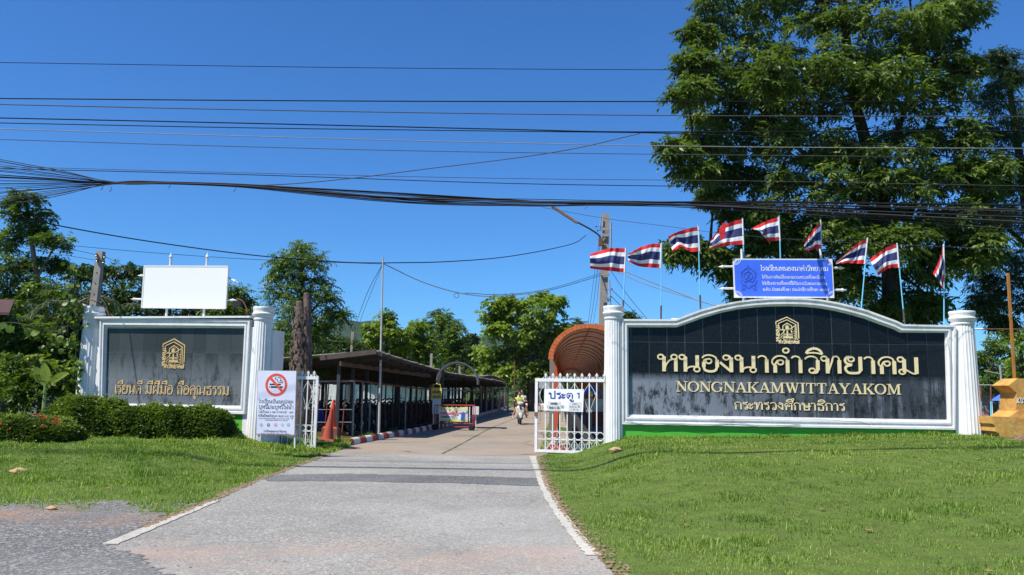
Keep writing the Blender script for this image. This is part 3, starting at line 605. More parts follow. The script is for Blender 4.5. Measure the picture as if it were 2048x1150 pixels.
# --- left wall: rectangular grey stone sign
LW = Wall('motto_sign_wall', 'shorter white framed wall with grey stone tiles and a gold Thai motto', 'sign wall', WL)
B = LW.at
outl = [B(*p) for p in ((203, 822), (494, 828), (505, 640), (207, 637))]; inl = [B(*p) for p in ((212, 806), (483, 811.5), (490.5, 657), (216, 654.5))]
mb = MB(); mb.prism([(outl[0][0], .3), (outl[1][0], .3), outl[2], outl[3]], .012, .5); mb.build('wall_core', WPT, LW.e)
mb = MB(); mb.prism([(outl[0][0], .1), (outl[1][0], .1), (outl[1][0], outl[1][1]-.002), (outl[0][0], outl[0][1]-.002)], -.075, .05); mb.build('plinth', GRN, LW.e)
moulding('moulding', outl, inl, [(0, .012), (0, -.15), (.25, -.15), (.3, -.105), (.5, -.105), (.55, -.13), (.74, -.13), (.8, -.05), (.97, -.05), (1, .006)], WPT, LW.e)
x0, z0 = B(198, 638); x1, z1 = B(506, 641); mb = MB(); mb.prism([(x0, z0), (x1, z0), (x1, z0+.05), (x0, z0+.05)], -.19, .5); mb.build('coping', WPT, LW.e)
mb = MB(); mb.prism(inl, -.0085, .01); mb.build('grout_bed', GROUT, LW.e)
tx = [B(px, 755)[0] for px in [207, 233.5, 258.3, 283, 308, 333, 358, 383, 408.5, 434, 459.5, 486]]
rz_ = [inl[0][1]-.01, B(350, 757)[1], B(350, 706)[1], inl[2][1]+.01]
STONE2 = granite('grey_stone_tiles', LW.e, (0.034, 0.040, 0.040), (0.19, 0.21, 0.225), (rz_[1]-.05, rz_[2]+.1), (0.2, 2.6, .8), .42)
tile_wall(LW, tx, rz_, lambda x: 99, STONE2, LW.e, gap=.006)
line(LW.e, LW, 229, 787, 459, 'เรียนดี มีฝีมือ ถือคุณธรรม', 18, GOLD2, w=.15, dep=.012, split=True, wm=(1, .72, .5))
emblem(LW.e, LW, 347, 707, .98, GOLD2)
xc = B(519, 750)[0]; column(LW.e, xc, .06, .05, B(522, 614)[1], .30, .235, .275)
mb = MB(); xr = B(519, 660)[0]; mb.box((xr+.16, .40, 1.61), (.40, .60, 3.0)); mb.box((xr-.18, .1, 1.65), (.25, .36, 3.05)); mb.build('pier', WPT, LW.e)
xl = B(178, 720)[0]; column(LW.e, xl, .04, .1, B(182, 613.5)[1], .30, .25, .285)
mb = MB(); mb.box((xl+.2, .1, 1.65), (.4, .3, 3.0)); mb.build('pier', WPT, LW.e)
for pts in ([(506, 600), (500, 660), (503, 690), (506, 705)],):
    mb = MB(); mb.tube(cat([Vector((B(x, y_, -.2)[0], -.2, B(x, y_, -.2)[1])) for x, y_ in pts], 4), .006, 4); mb.build('loose_cable', STEM, LW.e)

# ------------------------------------------------------------------ boards on the walls
STEEL = mat('white_steel', (0.70, 0.70, 0.70), .4, var=.05, stain=.35, sscale=9); BOARD = mat('blank_board', (0.78, 0.78, 0.80), .45, var=.01)
RUST = mat('rusty_iron', (0.16, 0.07, 0.04), .85, var=.4, scale=12); GALV = mat('weathered_pipe', (0.30, 0.29, 0.28), .6, var=.25, scale=9, stain=.5, sscale=6)
CPOLE = mat('concrete_pole', (0.30, 0.27, 0.235), .9, var=.2, scale=3, stain=.4, sscale=3, bump=.4)
def spike(mb, p, q, r):
    p, q = Vector(p), Vector(q); d = (q-p).normalized(); L_ = (q-p).length
    mb.tube([p, p+d*(L_-.14), p+d*(L_-.139), p+d*(L_-.12), p+d*(L_-.10), p+d*(L_-.09), q], [r, r, r*1.35, r*1.5, r*1.35, r*1.0, .003], 8)
def loc(W, px, py, y): x, z = W.at(px, py, y); return Vector((x, y, z))
class Sub:                                  # a thing on a wall keeps the wall's directions, with its own base point
    def __init__(s, name, label, cat_, W, px, py, y):
        s.b = loc(W, px, py, y); s.e = thing(name, label, cat_, W.M @ s.b, W.rz); s.e['kind'] = 'thing'; s.W = W
    def at(s, px, py, y=0.0): x, z = s.W.at(px, py, s.b.y+y); return x-s.b.x, z-s.b.z
    def v(s, px, py, y=0.0): x, z = s.at(px, py, y); return Vector((x, y, z))
Q = Sub('blank_board', 'blank white rectangular board raised on spiked white pipes above the shorter wall', 'board', LW, 370, 637, .12)
c = [Q.at(*p) for p in ((285, 615), (452, 617), (457.5, 533), (290.5, 532.5))]
mb = MB(); mb.prism(c, -.035, .0); mb.build('panel', BOARD, Q.e)
mb = MB()
for a, b in zip(c, c[1:]+c[:1]): mb.bar((a[0], -.018, a[1]), (b[0], -.018, b[1]), .035, .05, up=(0, 1, 0))
mb.build('edge_frame', STEEL, Q.e)
for (x0, y0, x1, y1) in ((332, 640, 342.5, 505), (407, 640, 415, 505)):
    mb = MB(); spike(mb, Q.v(x0, y0, .05), Q.v(x1, y1, .05), .032); mb.build('post', STEEL, Q.e)
for (x0, y0, x1, y1) in ((300, 552, 275, 551), (300, 599, 261, 598), (450, 600, 474, 600.5), (452, 553, 477, 566)):
    mb = MB(); spike(mb, Q.v(x0, y0, .05), Q.v(x1, y1, .05), .028); mb.build('spiked_rail', STEEL, Q.e)
Q = Sub('floodlight', 'small black floodlight on a rusty bent bracket beside the blank white board', 'floodlight', LW, 480, 636, .1)
mb = MB(); mb.tube(cat([Q.v(496, 636), Q.v(493, 617), Q.v(485, 602), Q.v(473, 597)], 4), .018, 6); mb.build('bracket', RUST, Q.e)
mb = MB(); p = Q.v(476, 608, -.1); mb.box(p, (.2, .12, .14), taper=.8); mb.box(p+Vector((0, -.07, -.01)), (.23, .02, .17)); mb.build('lamp_housing', mat('black_plastic', (.015, .015, .016), .5), Q.e)
Q = Sub('bent_bracket', 'empty rusty lamp bracket curving over the left end of the shorter wall', 'bracket', LW, 216, 638, .1)
mb = MB(); mb.tube(cat([Q.v(217, 638), Q.v(216, 625), Q.v(203, 610), Q.v(183, 600), Q.v(172, 603)], 4), .016, 6); mb.build('rod', RUST, Q.e)
mb = MB(); p = Q.v(166, 612); mb.box(p, (.16, .14, .1), Matrix.Rotation(.35, 3, 'Y'), .7); mb.build('lamp_head', STEEL, Q.e)

BLUE = mat('blue_enamel', (0.055, 0.15, 0.78), .3, var=.05); WH = mat('white_print', (0.80, 0.80, 0.80), .5, var=.01); BLUE2 = mat('dark_blue_print', (0.05, 0.11, 0.50), .45, var=.01)
Q = Sub('award_board', 'royal blue board with white Thai text and a crest, raised above the arched wall', 'board', RW, 1567, 600, .2)
c = [Q.at(*p) for p in ((1468, 595.5), (1668, 596), (1664, 518), (1465, 517.5))]
mb = MB(); mb.prism(c, -.03, .0); mb.build('edge_frame', STEEL, Q.e)
ci = [Q.at(*p) for p in ((1470.5, 592.5), (1665.5, 593.5), (1662, 520.5), (1467.5, 520))]; ch = .1
pl = [(ci[0][0]+ch, ci[0][1]), (ci[1][0]-ch, ci[1][1]), (ci[1][0]-.02, ci[1][1]+ch*.4), (ci[1][0], ci[1][1]+ch), (ci[2][0], ci[2][1]-ch), (ci[2][0]-ch, ci[2][1]), (ci[3][0]+ch, ci[3][1]), (ci[3][0], ci[3][1]-ch), (ci[0][0], ci[0][1]+ch)]
mb = MB(); mb.prism(pl, -.034, -.028); mb.build('panel', BLUE, Q.e)
def qline(Q, pxa, py_, pxb, body_, hpx, m, y, w=.15, name='lettering', **kw):
    x0, z0 = Q.at(pxa, py_, y); x1, _ = Q.at(pxb, py_, y); _, zt = Q.at(pxa, py_-hpx, y); return text(name, body_, m, Q.e, x0, x1, z0, zt-z0, y, w=w, **kw)
qline(Q, 1521, 541.5, 1657, 'โรงเรียนหนองนาคำวิทยาคม', 8.2, WH, -.036, w=.14, wm=(1, .8, .65))
qline(Q, 1524, 557, 1650, 'ได้รับการคัดเลือกตามกระทรวงศึกษาธิการ', 5.2, WH, -.036, w=.12, wm=(1, .85, .7))
qline(Q, 1524, 569.5, 1654, 'ให้เป็นสถานศึกษาที่ได้รับรางวัลพระราชทาน', 5.2, WH, -.036, w=.12, wm=(1, .85, .7))
qline(Q, 1525, 581.5, 1659, 'ระดับ มัธยมศึกษา ประจำปีการศึกษา ๒๕๓๔', 5.0, WH, -.036, w=.12, wm=(1, .85, .7))
mb = MB(); x0, z0 = Q.at(1496.5, 552, -.036); k = (Q.at(1506.5, 552, -.036)[0]-x0)/73.1
def cq(pts): return [Vector((p.x, p.y)) for p in cat([Vector((x0+(a-410)*k, z0-(b-380)*k, 0)) for a, b in pts], 4)]
for pts, w in (([(410, 220), (395, 255), (360, 275), (325, 320), (318, 380), (335, 440), (360, 470)], 14), ([(410, 220), (425, 255), (460, 275), (500, 320), (508, 380), (490, 440), (465, 470)], 14), ([(410, 235), (410, 300)], 16),
               ([(300, 440), (320, 505), (370, 520), (410, 560), (455, 520), (505, 505), (530, 440)], 16), ([(310, 530), (330, 560), (310, 585), (345, 580), (370, 540)], 12), ([(520, 530), (500, 560), (525, 585), (490, 580), (460, 540)], 12),
               ([(380, 330), (440, 420)], 10), ([(440, 330), (385, 420)], 10), ([(360, 470), (410, 450), (465, 470)], 12), ([(340, 300), (300, 330), (310, 400)], 8), ([(480, 300), (522, 330), (512, 400)], 8)):
    ribbon(mb, cq(pts), [w*k]*len(cq(pts)), -.044, -.034)
ribbon(mb, [Vector((x0+62*k*math.cos(t), z0+5*k+62*k*math.sin(t))) for t in np.linspace(0, 6.283, 25)], [10*k]*25, -.045, -.034)
mb.build('crest', BLUE2, Q.e)
mb = MB()
for (a, b, sx, sz) in ((ci[0][0], ci[0][1], 1, 1), (ci[1][0], ci[1][1], -1, 1), (ci[2][0], ci[2][1], -1, -1), (ci[3][0], ci[3][1], 1, -1)):
    for r in (.13, .17):
        t = np.linspace(0, math.pi/2, 7); ribbon(mb, [Vector((a+sx*r*math.cos(u), b+sz*r*math.sin(u)*.8)) for u in t], [.012]*7, -.0375, -.034)
mb.build('corner_ornament', WH, Q.e)
for (x0, y0, x1, y1) in ((1486.5, 601, 1480, 430), (1655, 601, 1640, 440)):
    mb = MB(); mb.tube([Q.v(x0, y0, .05), Q.v(x1+ (3 if x0 < 1500 else 0), y1+68 if x0 < 1500 else 497, .05)], .03, 8); mb.build('post', STEEL, Q.e)
for (x0, y0, x1, y1) in ((1480, 533, 1436, 533.5), (1480, 577, 1437, 577), (1655, 535.5, 1690, 536), (1655, 579.5, 1694, 580)):
    mb = MB(); spike(mb, Q.v(x0, y0, .05), Q.v(x1, y1, .05), .03); mb.build('spiked_rail', STEEL, Q.e)

# ------------------------------------------------------------------ national flags
FR = mat('flag_red', (0.68, 0.028, 0.035), .8, var=.05); FW = mat('flag_white', (0.84, 0.84, 0.86), .8, var=.02); FB = mat('flag_navy', (0.035, 0.045, 0.16), .8, var=.05)
PB = mat('light_blue_pipe', (0.16, 0.50, 0.72), .4, var=.08, stain=.3, sscale=8); DKP = mat('dark_pole_sleeve', (0.07, 0.055, 0.06), .7)
FLAGS = [('leftmost flag over the gate column, flying out straight and level', (1252.5, 492), (1246, 614), 600, [(1251.5, 497), (1232, 496), (1212, 498), (1180, 508)], [(1249, 545), (1230, 543), (1212, 541), (1180, 537)]),
 ('second flag from the left, tapering to a point at its free end', (1323.5, 485), (1322, 640), 611, [(1322.5, 487), (1302, 488), (1280, 495), (1255, 508)], [(1320.5, 536), (1298, 535), (1276, 532), (1257, 523)]),
 ('third flag from the left, its lower edge rippled', (1396, 449), (1401, 618), 590, [(1396.5, 453), (1372, 458), (1350, 466), (1336, 473)], [(1399, 502.5), (1380, 503), (1362, 494), (1346, 505)]),
 ('large flag with its top corner folded over, left above the blue board', (1485, 436), (1490.5, 600), 0, [(1485, 438), (1462, 444), (1438, 458), (1422, 480)], [(1487, 489), (1465, 490), (1444, 493), (1418, 498)]),
 ('flag bunched up in the middle above the blue board', (1558.5, 431), (1563, 600), 0, [(1557, 434), (1538, 440), (1520, 448), (1503, 457)], [(1560, 481), (1545, 482), (1530, 481), (1523, 466)]),
 ('narrow flag seen nearly edge on above the right end of the blue board', (1641, 439), (1642, 600), 0, [(1641, 442), (1630, 456), (1618, 472), (1607, 490)], [(1642.5, 499), (1632, 496), (1622, 500), (1613, 502)]),
 ('flag right of the blue board with a long trailing lower corner', (1735.5, 475), (1722, 622), 0, [(1735, 477), (1715, 487), (1697, 503), (1672, 524)], [(1729, 528), (1710, 527), (1690, 526), (1672, 528)]),
 ('second flag from the right, drooping to a rounded lower corner', (1794, 486), (1809, 645), 0, [(1794, 487), (1775, 494), (1757, 506), (1739, 519)], [(1798, 535.5), (1780, 536), (1766, 544), (1757, 551)]),
 ('rightmost flag hanging limp beside its thin pole', (1888, 487), (1888, 650), 0, [(1887, 489), (1882, 508), (1875, 528), (1866, 547)], [(1889, 556), (1887, 560), (1886, 568), (1886, 577)])]
for fi, (lab, tp, bt, sl, te, be) in enumerate(FLAGS):
    yb = .30 if fi in (3, 4, 5) else .22
    Q = Sub('flag', 'striped ' + lab, 'flag', RW, bt[0], bt[1], yb); Q.e['group'] = 'striped flags flying above the school sign'
    top, bot = Q.v(*tp), Q.v(*bt); mb = MB(); mb.tube([bot, top], .016, 8); mb.build('pole', PB, Q.e)
    if sl or fi == 7:
        s1 = Q.v(tp[0]+(bt[0]-tp[0])*((sl or 618)-tp[1])/(bt[1]-tp[1]), sl or 618); mb = MB(); mb.tube([bot, s1], .024, 8); mb.build('pole_socket', DKP, Q.e)
    # white hoist sleeve
    h1, h2 = Q.v(*te[0]), Q.v(*be[0]); mb = MB(); mb.tube([h2, h1], .021, 8); mb.build('hoist_sleeve', FW, Q.e)
    NU, NV = 26, 18; T_, B_ = cat([Vector((a, b, 0)) for a, b in te], 9), cat([Vector((a, b, 0)) for a, b in be], 9); NU = len(T_)-1
    ph = fi*1.7; vs = []; fs = []; mi = []; wy = .06 if fi not in (5, 8) else .12
    for a in range(NU+1):
        u = a/NU
        for b in range(NV+1):
            v = b/NV; px = T_[a].x+(B_[a].x-T_[a].x)*v; py_ = T_[a].y+(B_[a].y-T_[a].y)*v
            amp = min(1, u*3)
            dy = (wy*math.sin(u*9+ph+v*1.5)+.4*wy*math.sin(u*(17+fi)+ph*2-v*(3+fi*.6))+.25*wy*math.sin(u*33-v*6+ph)+.12*math.sin(v*5+ph+u*3)*u)*amp-.1*u
            py_ += 1.3*math.sin(u*10+ph)*amp*math.sin(v*math.pi)
            if fi == 5: dy -= .40*min(1, u*2)
            if fi == 3 and u > .5: dy -= .25*(u-.5)*(1-v)
            if fi == 4 and u > .5 and v > .5: px += 10*(u-.5)*(v-.5)*4; dy -= .2*(v-.5)
            vs.append(Q.v(px, py_, dy))
    for a in range(NU):
        for b in range(NV):
            k = a*(NV+1)+b; fs.append((k, k+1, k+NV+2, k+NV+1)); mi.append([0, 1, 2, 2, 1, 0][min(5, b//3)])
    me = bpy.data.meshes.new('flag_cloth'); me.from_pydata([tuple(v) for v in vs], [], fs)
    for q in (FR, FW, FB): me.materials.append(q)
    me.polygons.foreach_set('material_index', mi); me.polygons.foreach_set('use_smooth', [True]*len(fs)); me.update()
    link('cloth', me, None, Q.e)
    if fi == 3:   # the folded-over corner
        mb = MB(); pp = [Q.v(1445, 446, -.36), Q.v(1452, 446, -.37), Q.v(1451, 462, -.38), Q.v(1449, 478, -.37), Q.v(1441, 479, -.36), Q.v(1438, 462, -.36)]
        mb.add(pp, [(0, 1, 2, 5), (5, 2, 3, 4)]); mb.build('folded_corner', FR, Q.e)

# ------------------------------------------------------------------ gate leaves with spear tips, circles and scrolls
GW = mat('gate_white_paint', (0.70, 0.695, 0.675), .45, var=.05, stain=.3, sscale=6)
def gate(name, label, a, b, zt, zb, nb, x_first, step, post_left=True, ring_z=(.0, .0), scroll_every=2, ends=(True, True)):
    """a, b: ground points of the two ends; heights above them"""
    e = thing(name, label, 'gate', a, math.atan2(b.y-a.y, b.x-a.x)); W_ = (b-a).length
    for k, (x, on) in enumerate(((0, ends[0]), (W_, ends[1]))):
        if on: mb = MB(); mb.box((x, 0, (zt+zb)/2), (.075, .05, zt-zb)); mb.build('end_post', GW, e)
    mb = MB(); mb.box((W_/2, 0, zt-.035), (W_+.075, .056, .085)); mb.build('top_rail', GW, e)
    mb = MB(); mb.box((W_/2, 0, zb+.035), (W_-.076, .048, .07)); mb.build('bottom_rail', GW, e)
    r0, r1 = ring_z
    for z in (r0, r1): mb = MB(); mb.box((W_/2, .0, z), (W_-.076, .018, .018)); mb.build('cross_rail', GW, e)
    xs_ = [x_first+step*k for k in range(nb)]
    mb = MB(); mb.box((0, 0, (zt+zb)/2-.01), (.026, .026, zt-zb-.14)); bar = mb.mesh('bar')
    mb = MB(); mb.box((0, 0, zt+.05), (.026, .026, .1)); mb.prism([(-.045, zt+.085), (.045, zt+.085), (.0, zt+.155)], -.012, .012)
    mb.tube([(-.10, 0, zt+.012), (-.055, 0, zt+.03), (-.02, 0, zt+.085)], .006, 5); mb.tube([(.10, 0, zt+.012), (.055, 0, zt+.03), (.02, 0, zt+.085)], .006, 5); tip = mb.mesh('spear_tip')
    mb = MB(); rr = (r1-r0)/2-.01; mb.torus((0, 0, (r0+r1)/2), rr, .0085, 'y', 18, 5); ring = mb.mesh('ring')
    mb = MB(); mb.torus((0, 0, zt+.03), .022, .005, 'y', 10, 4, 1); scr = mb.mesh('scroll')
    mb = MB()
    for s_ in (-1, 1): mb.tube([(s_*step*.5, 0, r0-.01), (s_*step*.16, 0, r0-.10), (s_*step*.10, 0, (r0+zb)/2), (s_*step*.16, 0, zb+.15), (s_*step*.46, 0, zb+.07)], .007, 5)
    arcm = mb.mesh('bow')
    for m_ in (bar, tip, ring, scr, arcm): m_.materials.append(GW)
    for k, x in enumerate(xs_):
        for nm, me, ok in (('bar', bar, True), ('spear_tip', tip, True)):
            o = link(nm, me, None, e); o.location = (x, 0, 0)
        if x+step < W_+.05:
            o = link('ring', ring, None, e); o.location = (x+step/2, 0, 0)
            o = link('scroll', scr, None, e); o.location = (x+step/2, 0, 0)
            o = link('bow', arcm, None, e); o.location = (x+step/2, 0, 0)
        if scroll_every and k % scroll_every == 0 and x+step < W_+.05 and x-step > -.2:
            mb = MB(); zt2 = zt-.12; zm = zt-.42; zl = zt-.8
            for s_ in (-1, 1):
                mb.tube([(x, -.006, zt2), (x+s_*step*.55, -.006, zt2-.16), (x+s_*step*.92, -.006, zm), (x+s_*step*.5, -.006, zm-.2), (x+s_*.03, -.006, zl)], .0065, 5)
                mb.torus((x+s_*step*.8, -.006, zm+.04), .022, .005, 'y', 8, 4); mb.torus((x+s_*.05, -.006, zl-.03), .026, .005, 'y', 8, 4)
            mb.build('scrollwork', GW, e)
    return e
ga = G(1072, 906, 0.0); ga = Vector((ga.x, ga.y, 0)); YG = ga.y
gb = P(1207, 880, 21.45); gb = Vector((gb.x, 21.45, 0))
zt_ = P(1075, 757, YG).z
gt = gate('gate', 'white barred gate leaf with spear tips and ring pattern, hinged on the arched wall', ga, gb, zt_, .03, 9, (P(1092, 800, YG).x-ga.x), .197, ring_z=(.37, .58), ends=(True, False))
gl_a = P(560, 890, 22.0); gl_b = P(629, 890, 21.85); gl_a = Vector((gl_a.x, 22.0, .02)); gl_b = Vector((gl_b.x, 21.85, .02))
g2_ = gate('gate', 'white barred gate leaf half hidden behind the no smoking board', gl_a, gl_b, P(620, 753, 21.9).z-.02, .05, 6, .04, .165, ring_z=(.47, .63), ends=(False, True))
mb = MB(); mb.box((.0, -.04, 1.02), (.07, .05, .1)); mb.build('latch', RUST, gt)

# gate number board
NAVY = mat('navy_letters', (0.03, 0.06, 0.27), .5); BLK = mat('black_print', (0.02, 0.02, 0.022), .5, var=.01); GRY = mat('grey_print', (.09, .09, .09), .6); PAP = mat('pasted_paper', (0.58, 0.59, 0.58), .8)
class Face:                                 # a flat board facing the camera side at depth Y
    def __init__(s, e, o, rz):
        s.e = e; s.M = Matrix.Translation(o) @ Matrix.Rotation(rz, 4, 'Z'); s.I = s.M.inverted()
    def at(s, px, py, y=0.0):
        o = s.I @ Vector((0, 0, EYE)); d = s.I.to_3x3() @ ray(px, py); p = o+d*((y-o.y)/d.y); return p.x, p.z
    def v(s, px, py, y=0.0): x, z = s.at(px, py, y); return Vector((x, y, z))
def flat(name, label, cat_, px, py, Y, rz=0.0):
    o = P(px, py, Y); e = thing(name, label, cat_, o, rz); e['kind'] = 'thing'; return Face(e, o, rz)
grz = math.atan2(gb.y-ga.y, gb.x-ga.x)
gI = (Matrix.Translation(ga) @ Matrix.Rotation(grz, 4, 'Z')).inverted(); _o = gI @ Vector((0, 0, EYE)); _d = gI.to_3x3() @ ray(1128, 824); _p = gI.inverted() @ (_o+_d*((-.05-_o.y)/_d.y))
F1 = flat('gate_number_sign', 'white sign with blue Thai words for gate 1 tied to the right gate leaf', 'sign', 1128, 824, _p.y, grz)
mb = MB(); mb.prism([F1.at(*p) for p in ((1088, 821), (1166, 824), (1168, 778.5), (1089, 777.5))], -.01, .004); mb.build('panel', BOARD, F1.e)
qline(F1, 1097, 797, 1147, 'ประตู', 12, NAVY, -.012, w=.22, wm=(1, .9, .75), ring=.1); qline(F1, 1152, 797, 1162, '1', 12, NAVY, -.012, w=.22)
mb = MB(); mb.prism([F1.at(*p, -.013) for p in ((1095, 820), (1121, 821), (1122, 803), (1096, 802.5))], -.014, -.011); mb.prism([F1.at(*p, -.013) for p in ((1137, 821), (1162, 822), (1163, 804.5), (1137, 804))], -.014, -.011); mb.build('pasted_note', PAP, F1.e)
mb = MB(); mb.prism([F1.at(*p, -.015) for p in ((1101, 809), (1111, 809.3), (1111, 811), (1116.5, 807.5), (1111, 804), (1111, 805.5), (1101, 805.5))], -.016, -.014); mb.build('arrow', GRY, F1.e)
qline(F1, 1098, 817.5, 1119, 'ติดต่อ รร. ปิด', 4, GRY, -.016, w=.18); qline(F1, 1122, 817, 1133, '00 -', 7, GRY, -.013, w=.12)
qline(F1, 1093, 816.5, 1095.5, '1', 6, GRY, -.013, w=.12); qline(F1, 1145, 809.5, 1155, 'เวลา', 3, GRY, -.016, w=.15); qline(F1, 1139, 815, 1160, '10.00 น. ถึง', 3, GRY, -.016, w=.15); qline(F1, 1142, 820, 1157, '12.00 น.', 3, GRY, -.016, w=.15)
for x, y_ in ((1092, 779), (1165, 780)):
    mb = MB(); mb.sphere(F1.v(x, y_, -.012), .008, 6, 4); mb.build('screw', GALV, F1.e)

# no smoking board
POST = mat('poster_lilac_white', (0.66, 0.67, 0.80), .4, var=.05, scale=1.2); NSR = mat('print_red', (0.72, 0.085, 0.05), .5, var=.02)
F2 = flat('no_smoking_board', 'tall pale board with a red no smoking symbol and Thai text on a thin post', 'sign', 583, 893, 19.3, rad(-6))
bo = [F2.at(*p) for p in ((512, 869.5), (589.5, 871.5), (593.5, 741.5), (515, 740.5))]
mb = MB(); mb.prism(bo, .0, .02); mb.build('edge_frame', GALV, F2.e)
mb = MB(); mb.prism([F2.at(*p) for p in ((513, 868.8), (588.7, 870.6), (592.6, 742.3), (516, 741.3))], -.004, .001); mb.build('panel', POST, F2.e)
mb = MB(); mb.prism([F2.at(*p, -.005) for p in ((513.5, 868.2), (588.2, 870), (588.3, 869.1), (513.6, 867.3))], -.0055, -.0035); mb.build('red_edge', NSR, F2.e)
for (a, b, c_, d_) in ((590, 871, 589.5, 896), (519, 868, 518.5, 882)):
    mb = MB(); mb.bar(F2.v(a, b-120 if a > 580 else b-100, .035), F2.v(c_, d_, .035), .028); mb.build('post', STEEL, F2.e)
cx, cz_ = F2.at(552.5, 769.5, -.006); R1 = abs(F2.at(574.5, 769.5, -.006)[0]-cx); 
mb = MB(); ribbon(mb, [Vector((cx+R1*.885*math.cos(t), cz_+R1*.885*math.sin(t))) for t in np.linspace(0, 6.2832, 41)], [R1*.22]*41, -.008, -.0035)
ribbon(mb, [Vector((cx-R1*.58, cz_+R1*.62)), Vector((cx+R1*.6, cz_-R1*.6))], [R1*.22]*2, -.0095, -.0035); mb.build('prohibition_ring', NSR, F2.e)
mb = MB()
for a, b, w in (((-.6, .03), (.42, .03), .13), ((-.5, -.2), (.58, -.2), .15), ((-.62, -.2), (-.56, -.2), .13)): ribbon(mb, [Vector((cx+R1*a[0], cz_+R1*a[1])), Vector((cx+R1*b[0], cz_+R1*b[1]))], [R1*w]*2, -.0065-.0003*w, -.0035)
for pts in (((-.05, .68), (-.12, .5), (.1, .42), (.12, .28), (.3, .2), (.5, .22), (.54, .1)), ((.08, .62), (.3, .62), (.42, .48), (.32, .36), (.5, .34), (.62, .2))):
    q = [Vector((p.x, p.y)) for p in cat([Vector((cx+R1*a, cz_+R1*b, 0)) for a, b in pts], 4)]; ribbon(mb, q, [R1*.05]*len(q), -.007, -.0035)
mb.build('cigarette_symbol', BLK, F2.e)
for (a, y_, b, tx_, h, w, m_) in ((517, 806, 587, 'โรงเรียนเป็นเขตปลอด', 6.2, .09, BLK), (517, 817.5, 587, 'บุหรี่และบุหรี่ไฟฟ้า', 7, .10, BLK), (517, 825.5, 587, 'รวมถึงระยะ 5 เมตร จากทางเข้า - ออก', 3.8, .07, GRY), (516, 833.3, 587, 'ฝ่าฝืนมีโทษปรับตามกฎหมาย 5,000 บาท', 3.8, .08, GRY),
                              (517, 837.5, 586, 'เขตปลอดบุหรี่ตามพระราชบัญญัติ', 2, .08, GRY), (530, 841, 575, 'เขตปลอดบุหรี่ตามกฎหมาย', 1.8, .08, GRY), (527, 864, 573, 'โรงเรียนหนองนาคำวิทยาคม', 3.4, .09, GRY), (521, 868.6, 580, 'สำนักงานเขตพื้นที่การศึกษามัธยมศึกษา', 2.2, .08, GRY)):
    qline(F2, a, y_, b, tx_, h, m_, -.005, w=w, wm=(1, .9, .7), ring=.1)
for x, mm in ((522.5, mat('logo_green', (.1, .4, .3), .5)), (537, mat('logo_dark', (.05, .06, .08), .5)), (551.5, mat('logo_red', (.5, .2, .15), .5)), (565, mat('logo_pale', (.4, .5, .48), .5)), (577, mat('logo_grey', (.3, .3, .3), .5))):
    mb = MB(); c0 = F2.at(x, 850, -.005); rr = .032; ribbon(mb, [Vector((c0[0]+rr*math.cos(t), c0[1]+rr*math.sin(t))) for t in np.linspace(0, 6.2832, 13)], [.014]*13, -.0058, -.0035); mb.prism([(c0[0]-.012, c0[1]-.014), (c0[0]+.014, c0[1]-.01), (c0[0], c0[1]+.018)], -.006, -.0035); mb.build('logo', mm, F2.e)

# ------------------------------------------------------------------ poles and their fittings
def pole_thing(name, label, px0, py0, px1, py1, Y, w0, w1, m, cat_='pole', square=True, holes=False, z0=None):
    b = P(px0, py0, Y); t = P(px1, py1, Y); z0 = 0 if z0 is None else z0
    base = Vector((b.x, Y, z0)) if b.z > z0 else b; base = b+(b-t).normalized()*max(0, (b.z-z0)); e = thing(name, label, cat_, base); t = t-base
    mb = MB(); ax = t.normalized(); a = ax.cross(Vector((0, 1, 0))).normalized(); c_ = a.cross(ax)
    if square:
        vs = [q*(w/2)*s_+r*(w/2)*u+o for (w, o) in ((w0, Vector((0, 0, -.3*(ax.z)))), (w1, t)) for (q, s_, r, u) in ((a, -1, c_, -1), (a, 1, c_, -1), (a, 1, c_, 1), (a, -1, c_, 1))]
        mb.add(vs, [(0, 3, 2, 1), (4, 5, 6, 7), (0, 1, 5, 4), (1, 2, 6, 5), (2, 3, 7, 6), (3, 0, 4, 7)])
    else: mb.tube([Vector((0, 0, -.1)), t], [w0/2, w1/2], 10)
    mb.build('shaft', m, e)
    if holes:
        for k in range(3, 16):
            p = t*(k/17); mb = MB(); mb.tube([p-c_*(w1/2+.02), p-c_*(w1/2-.1)], .02, 6); mb.build('bolt_hole', DKP, e)
    return e, base, t
PT = {}
e1, b1, t1 = pole_thing('utility_pole', 'tall weathered concrete utility pole rising behind the gate column', 1205, 640, 1212, 428, 42, .46, .33, CPOLE, 'utility pole', holes=True)
for py_ in (458, 470, 548, 600):
    p = P(1211, py_, 41.7)-b1; mb = MB(); mb.box(p, (.4, .05, .16)); mb.build('clamp_plate', GALV, e1)
for k, (a, b_) in enumerate((((1202, 430), (1200, 460)), ((1222, 445), (1221, 520)), ((1219, 560), (1221, 610)))):
    mb = MB(); mb.tube([P(a[0], a[1], 41.7)-b1, P(b_[0], b_[1], 41.7)-b1], .05 if k == 1 else .035, 6); mb.build('conduit', GALV, e1)
for (x, y_) in ((1192, 453), (1195, 461), (1224, 578), (1222, 594)):
    p = P(x, y_, 41.6)-b1; mb = MB(); mb.lathe([(.02, -.05), (.035, -.03), (.02, 0), (.035, .03), (.02, .05)], p, 10); mb.bar(p, P(1210, y_+1, 41.7)-b1, .015); mb.build('insulator', mat('brown_porcelain', (.10, .05, .035), .3), e1)
la = P(1201, 482, 41.6); e = thing('street_lamp', 'rusty street lamp arm reaching up left from the utility pole under the cables', 'street lamp', la)
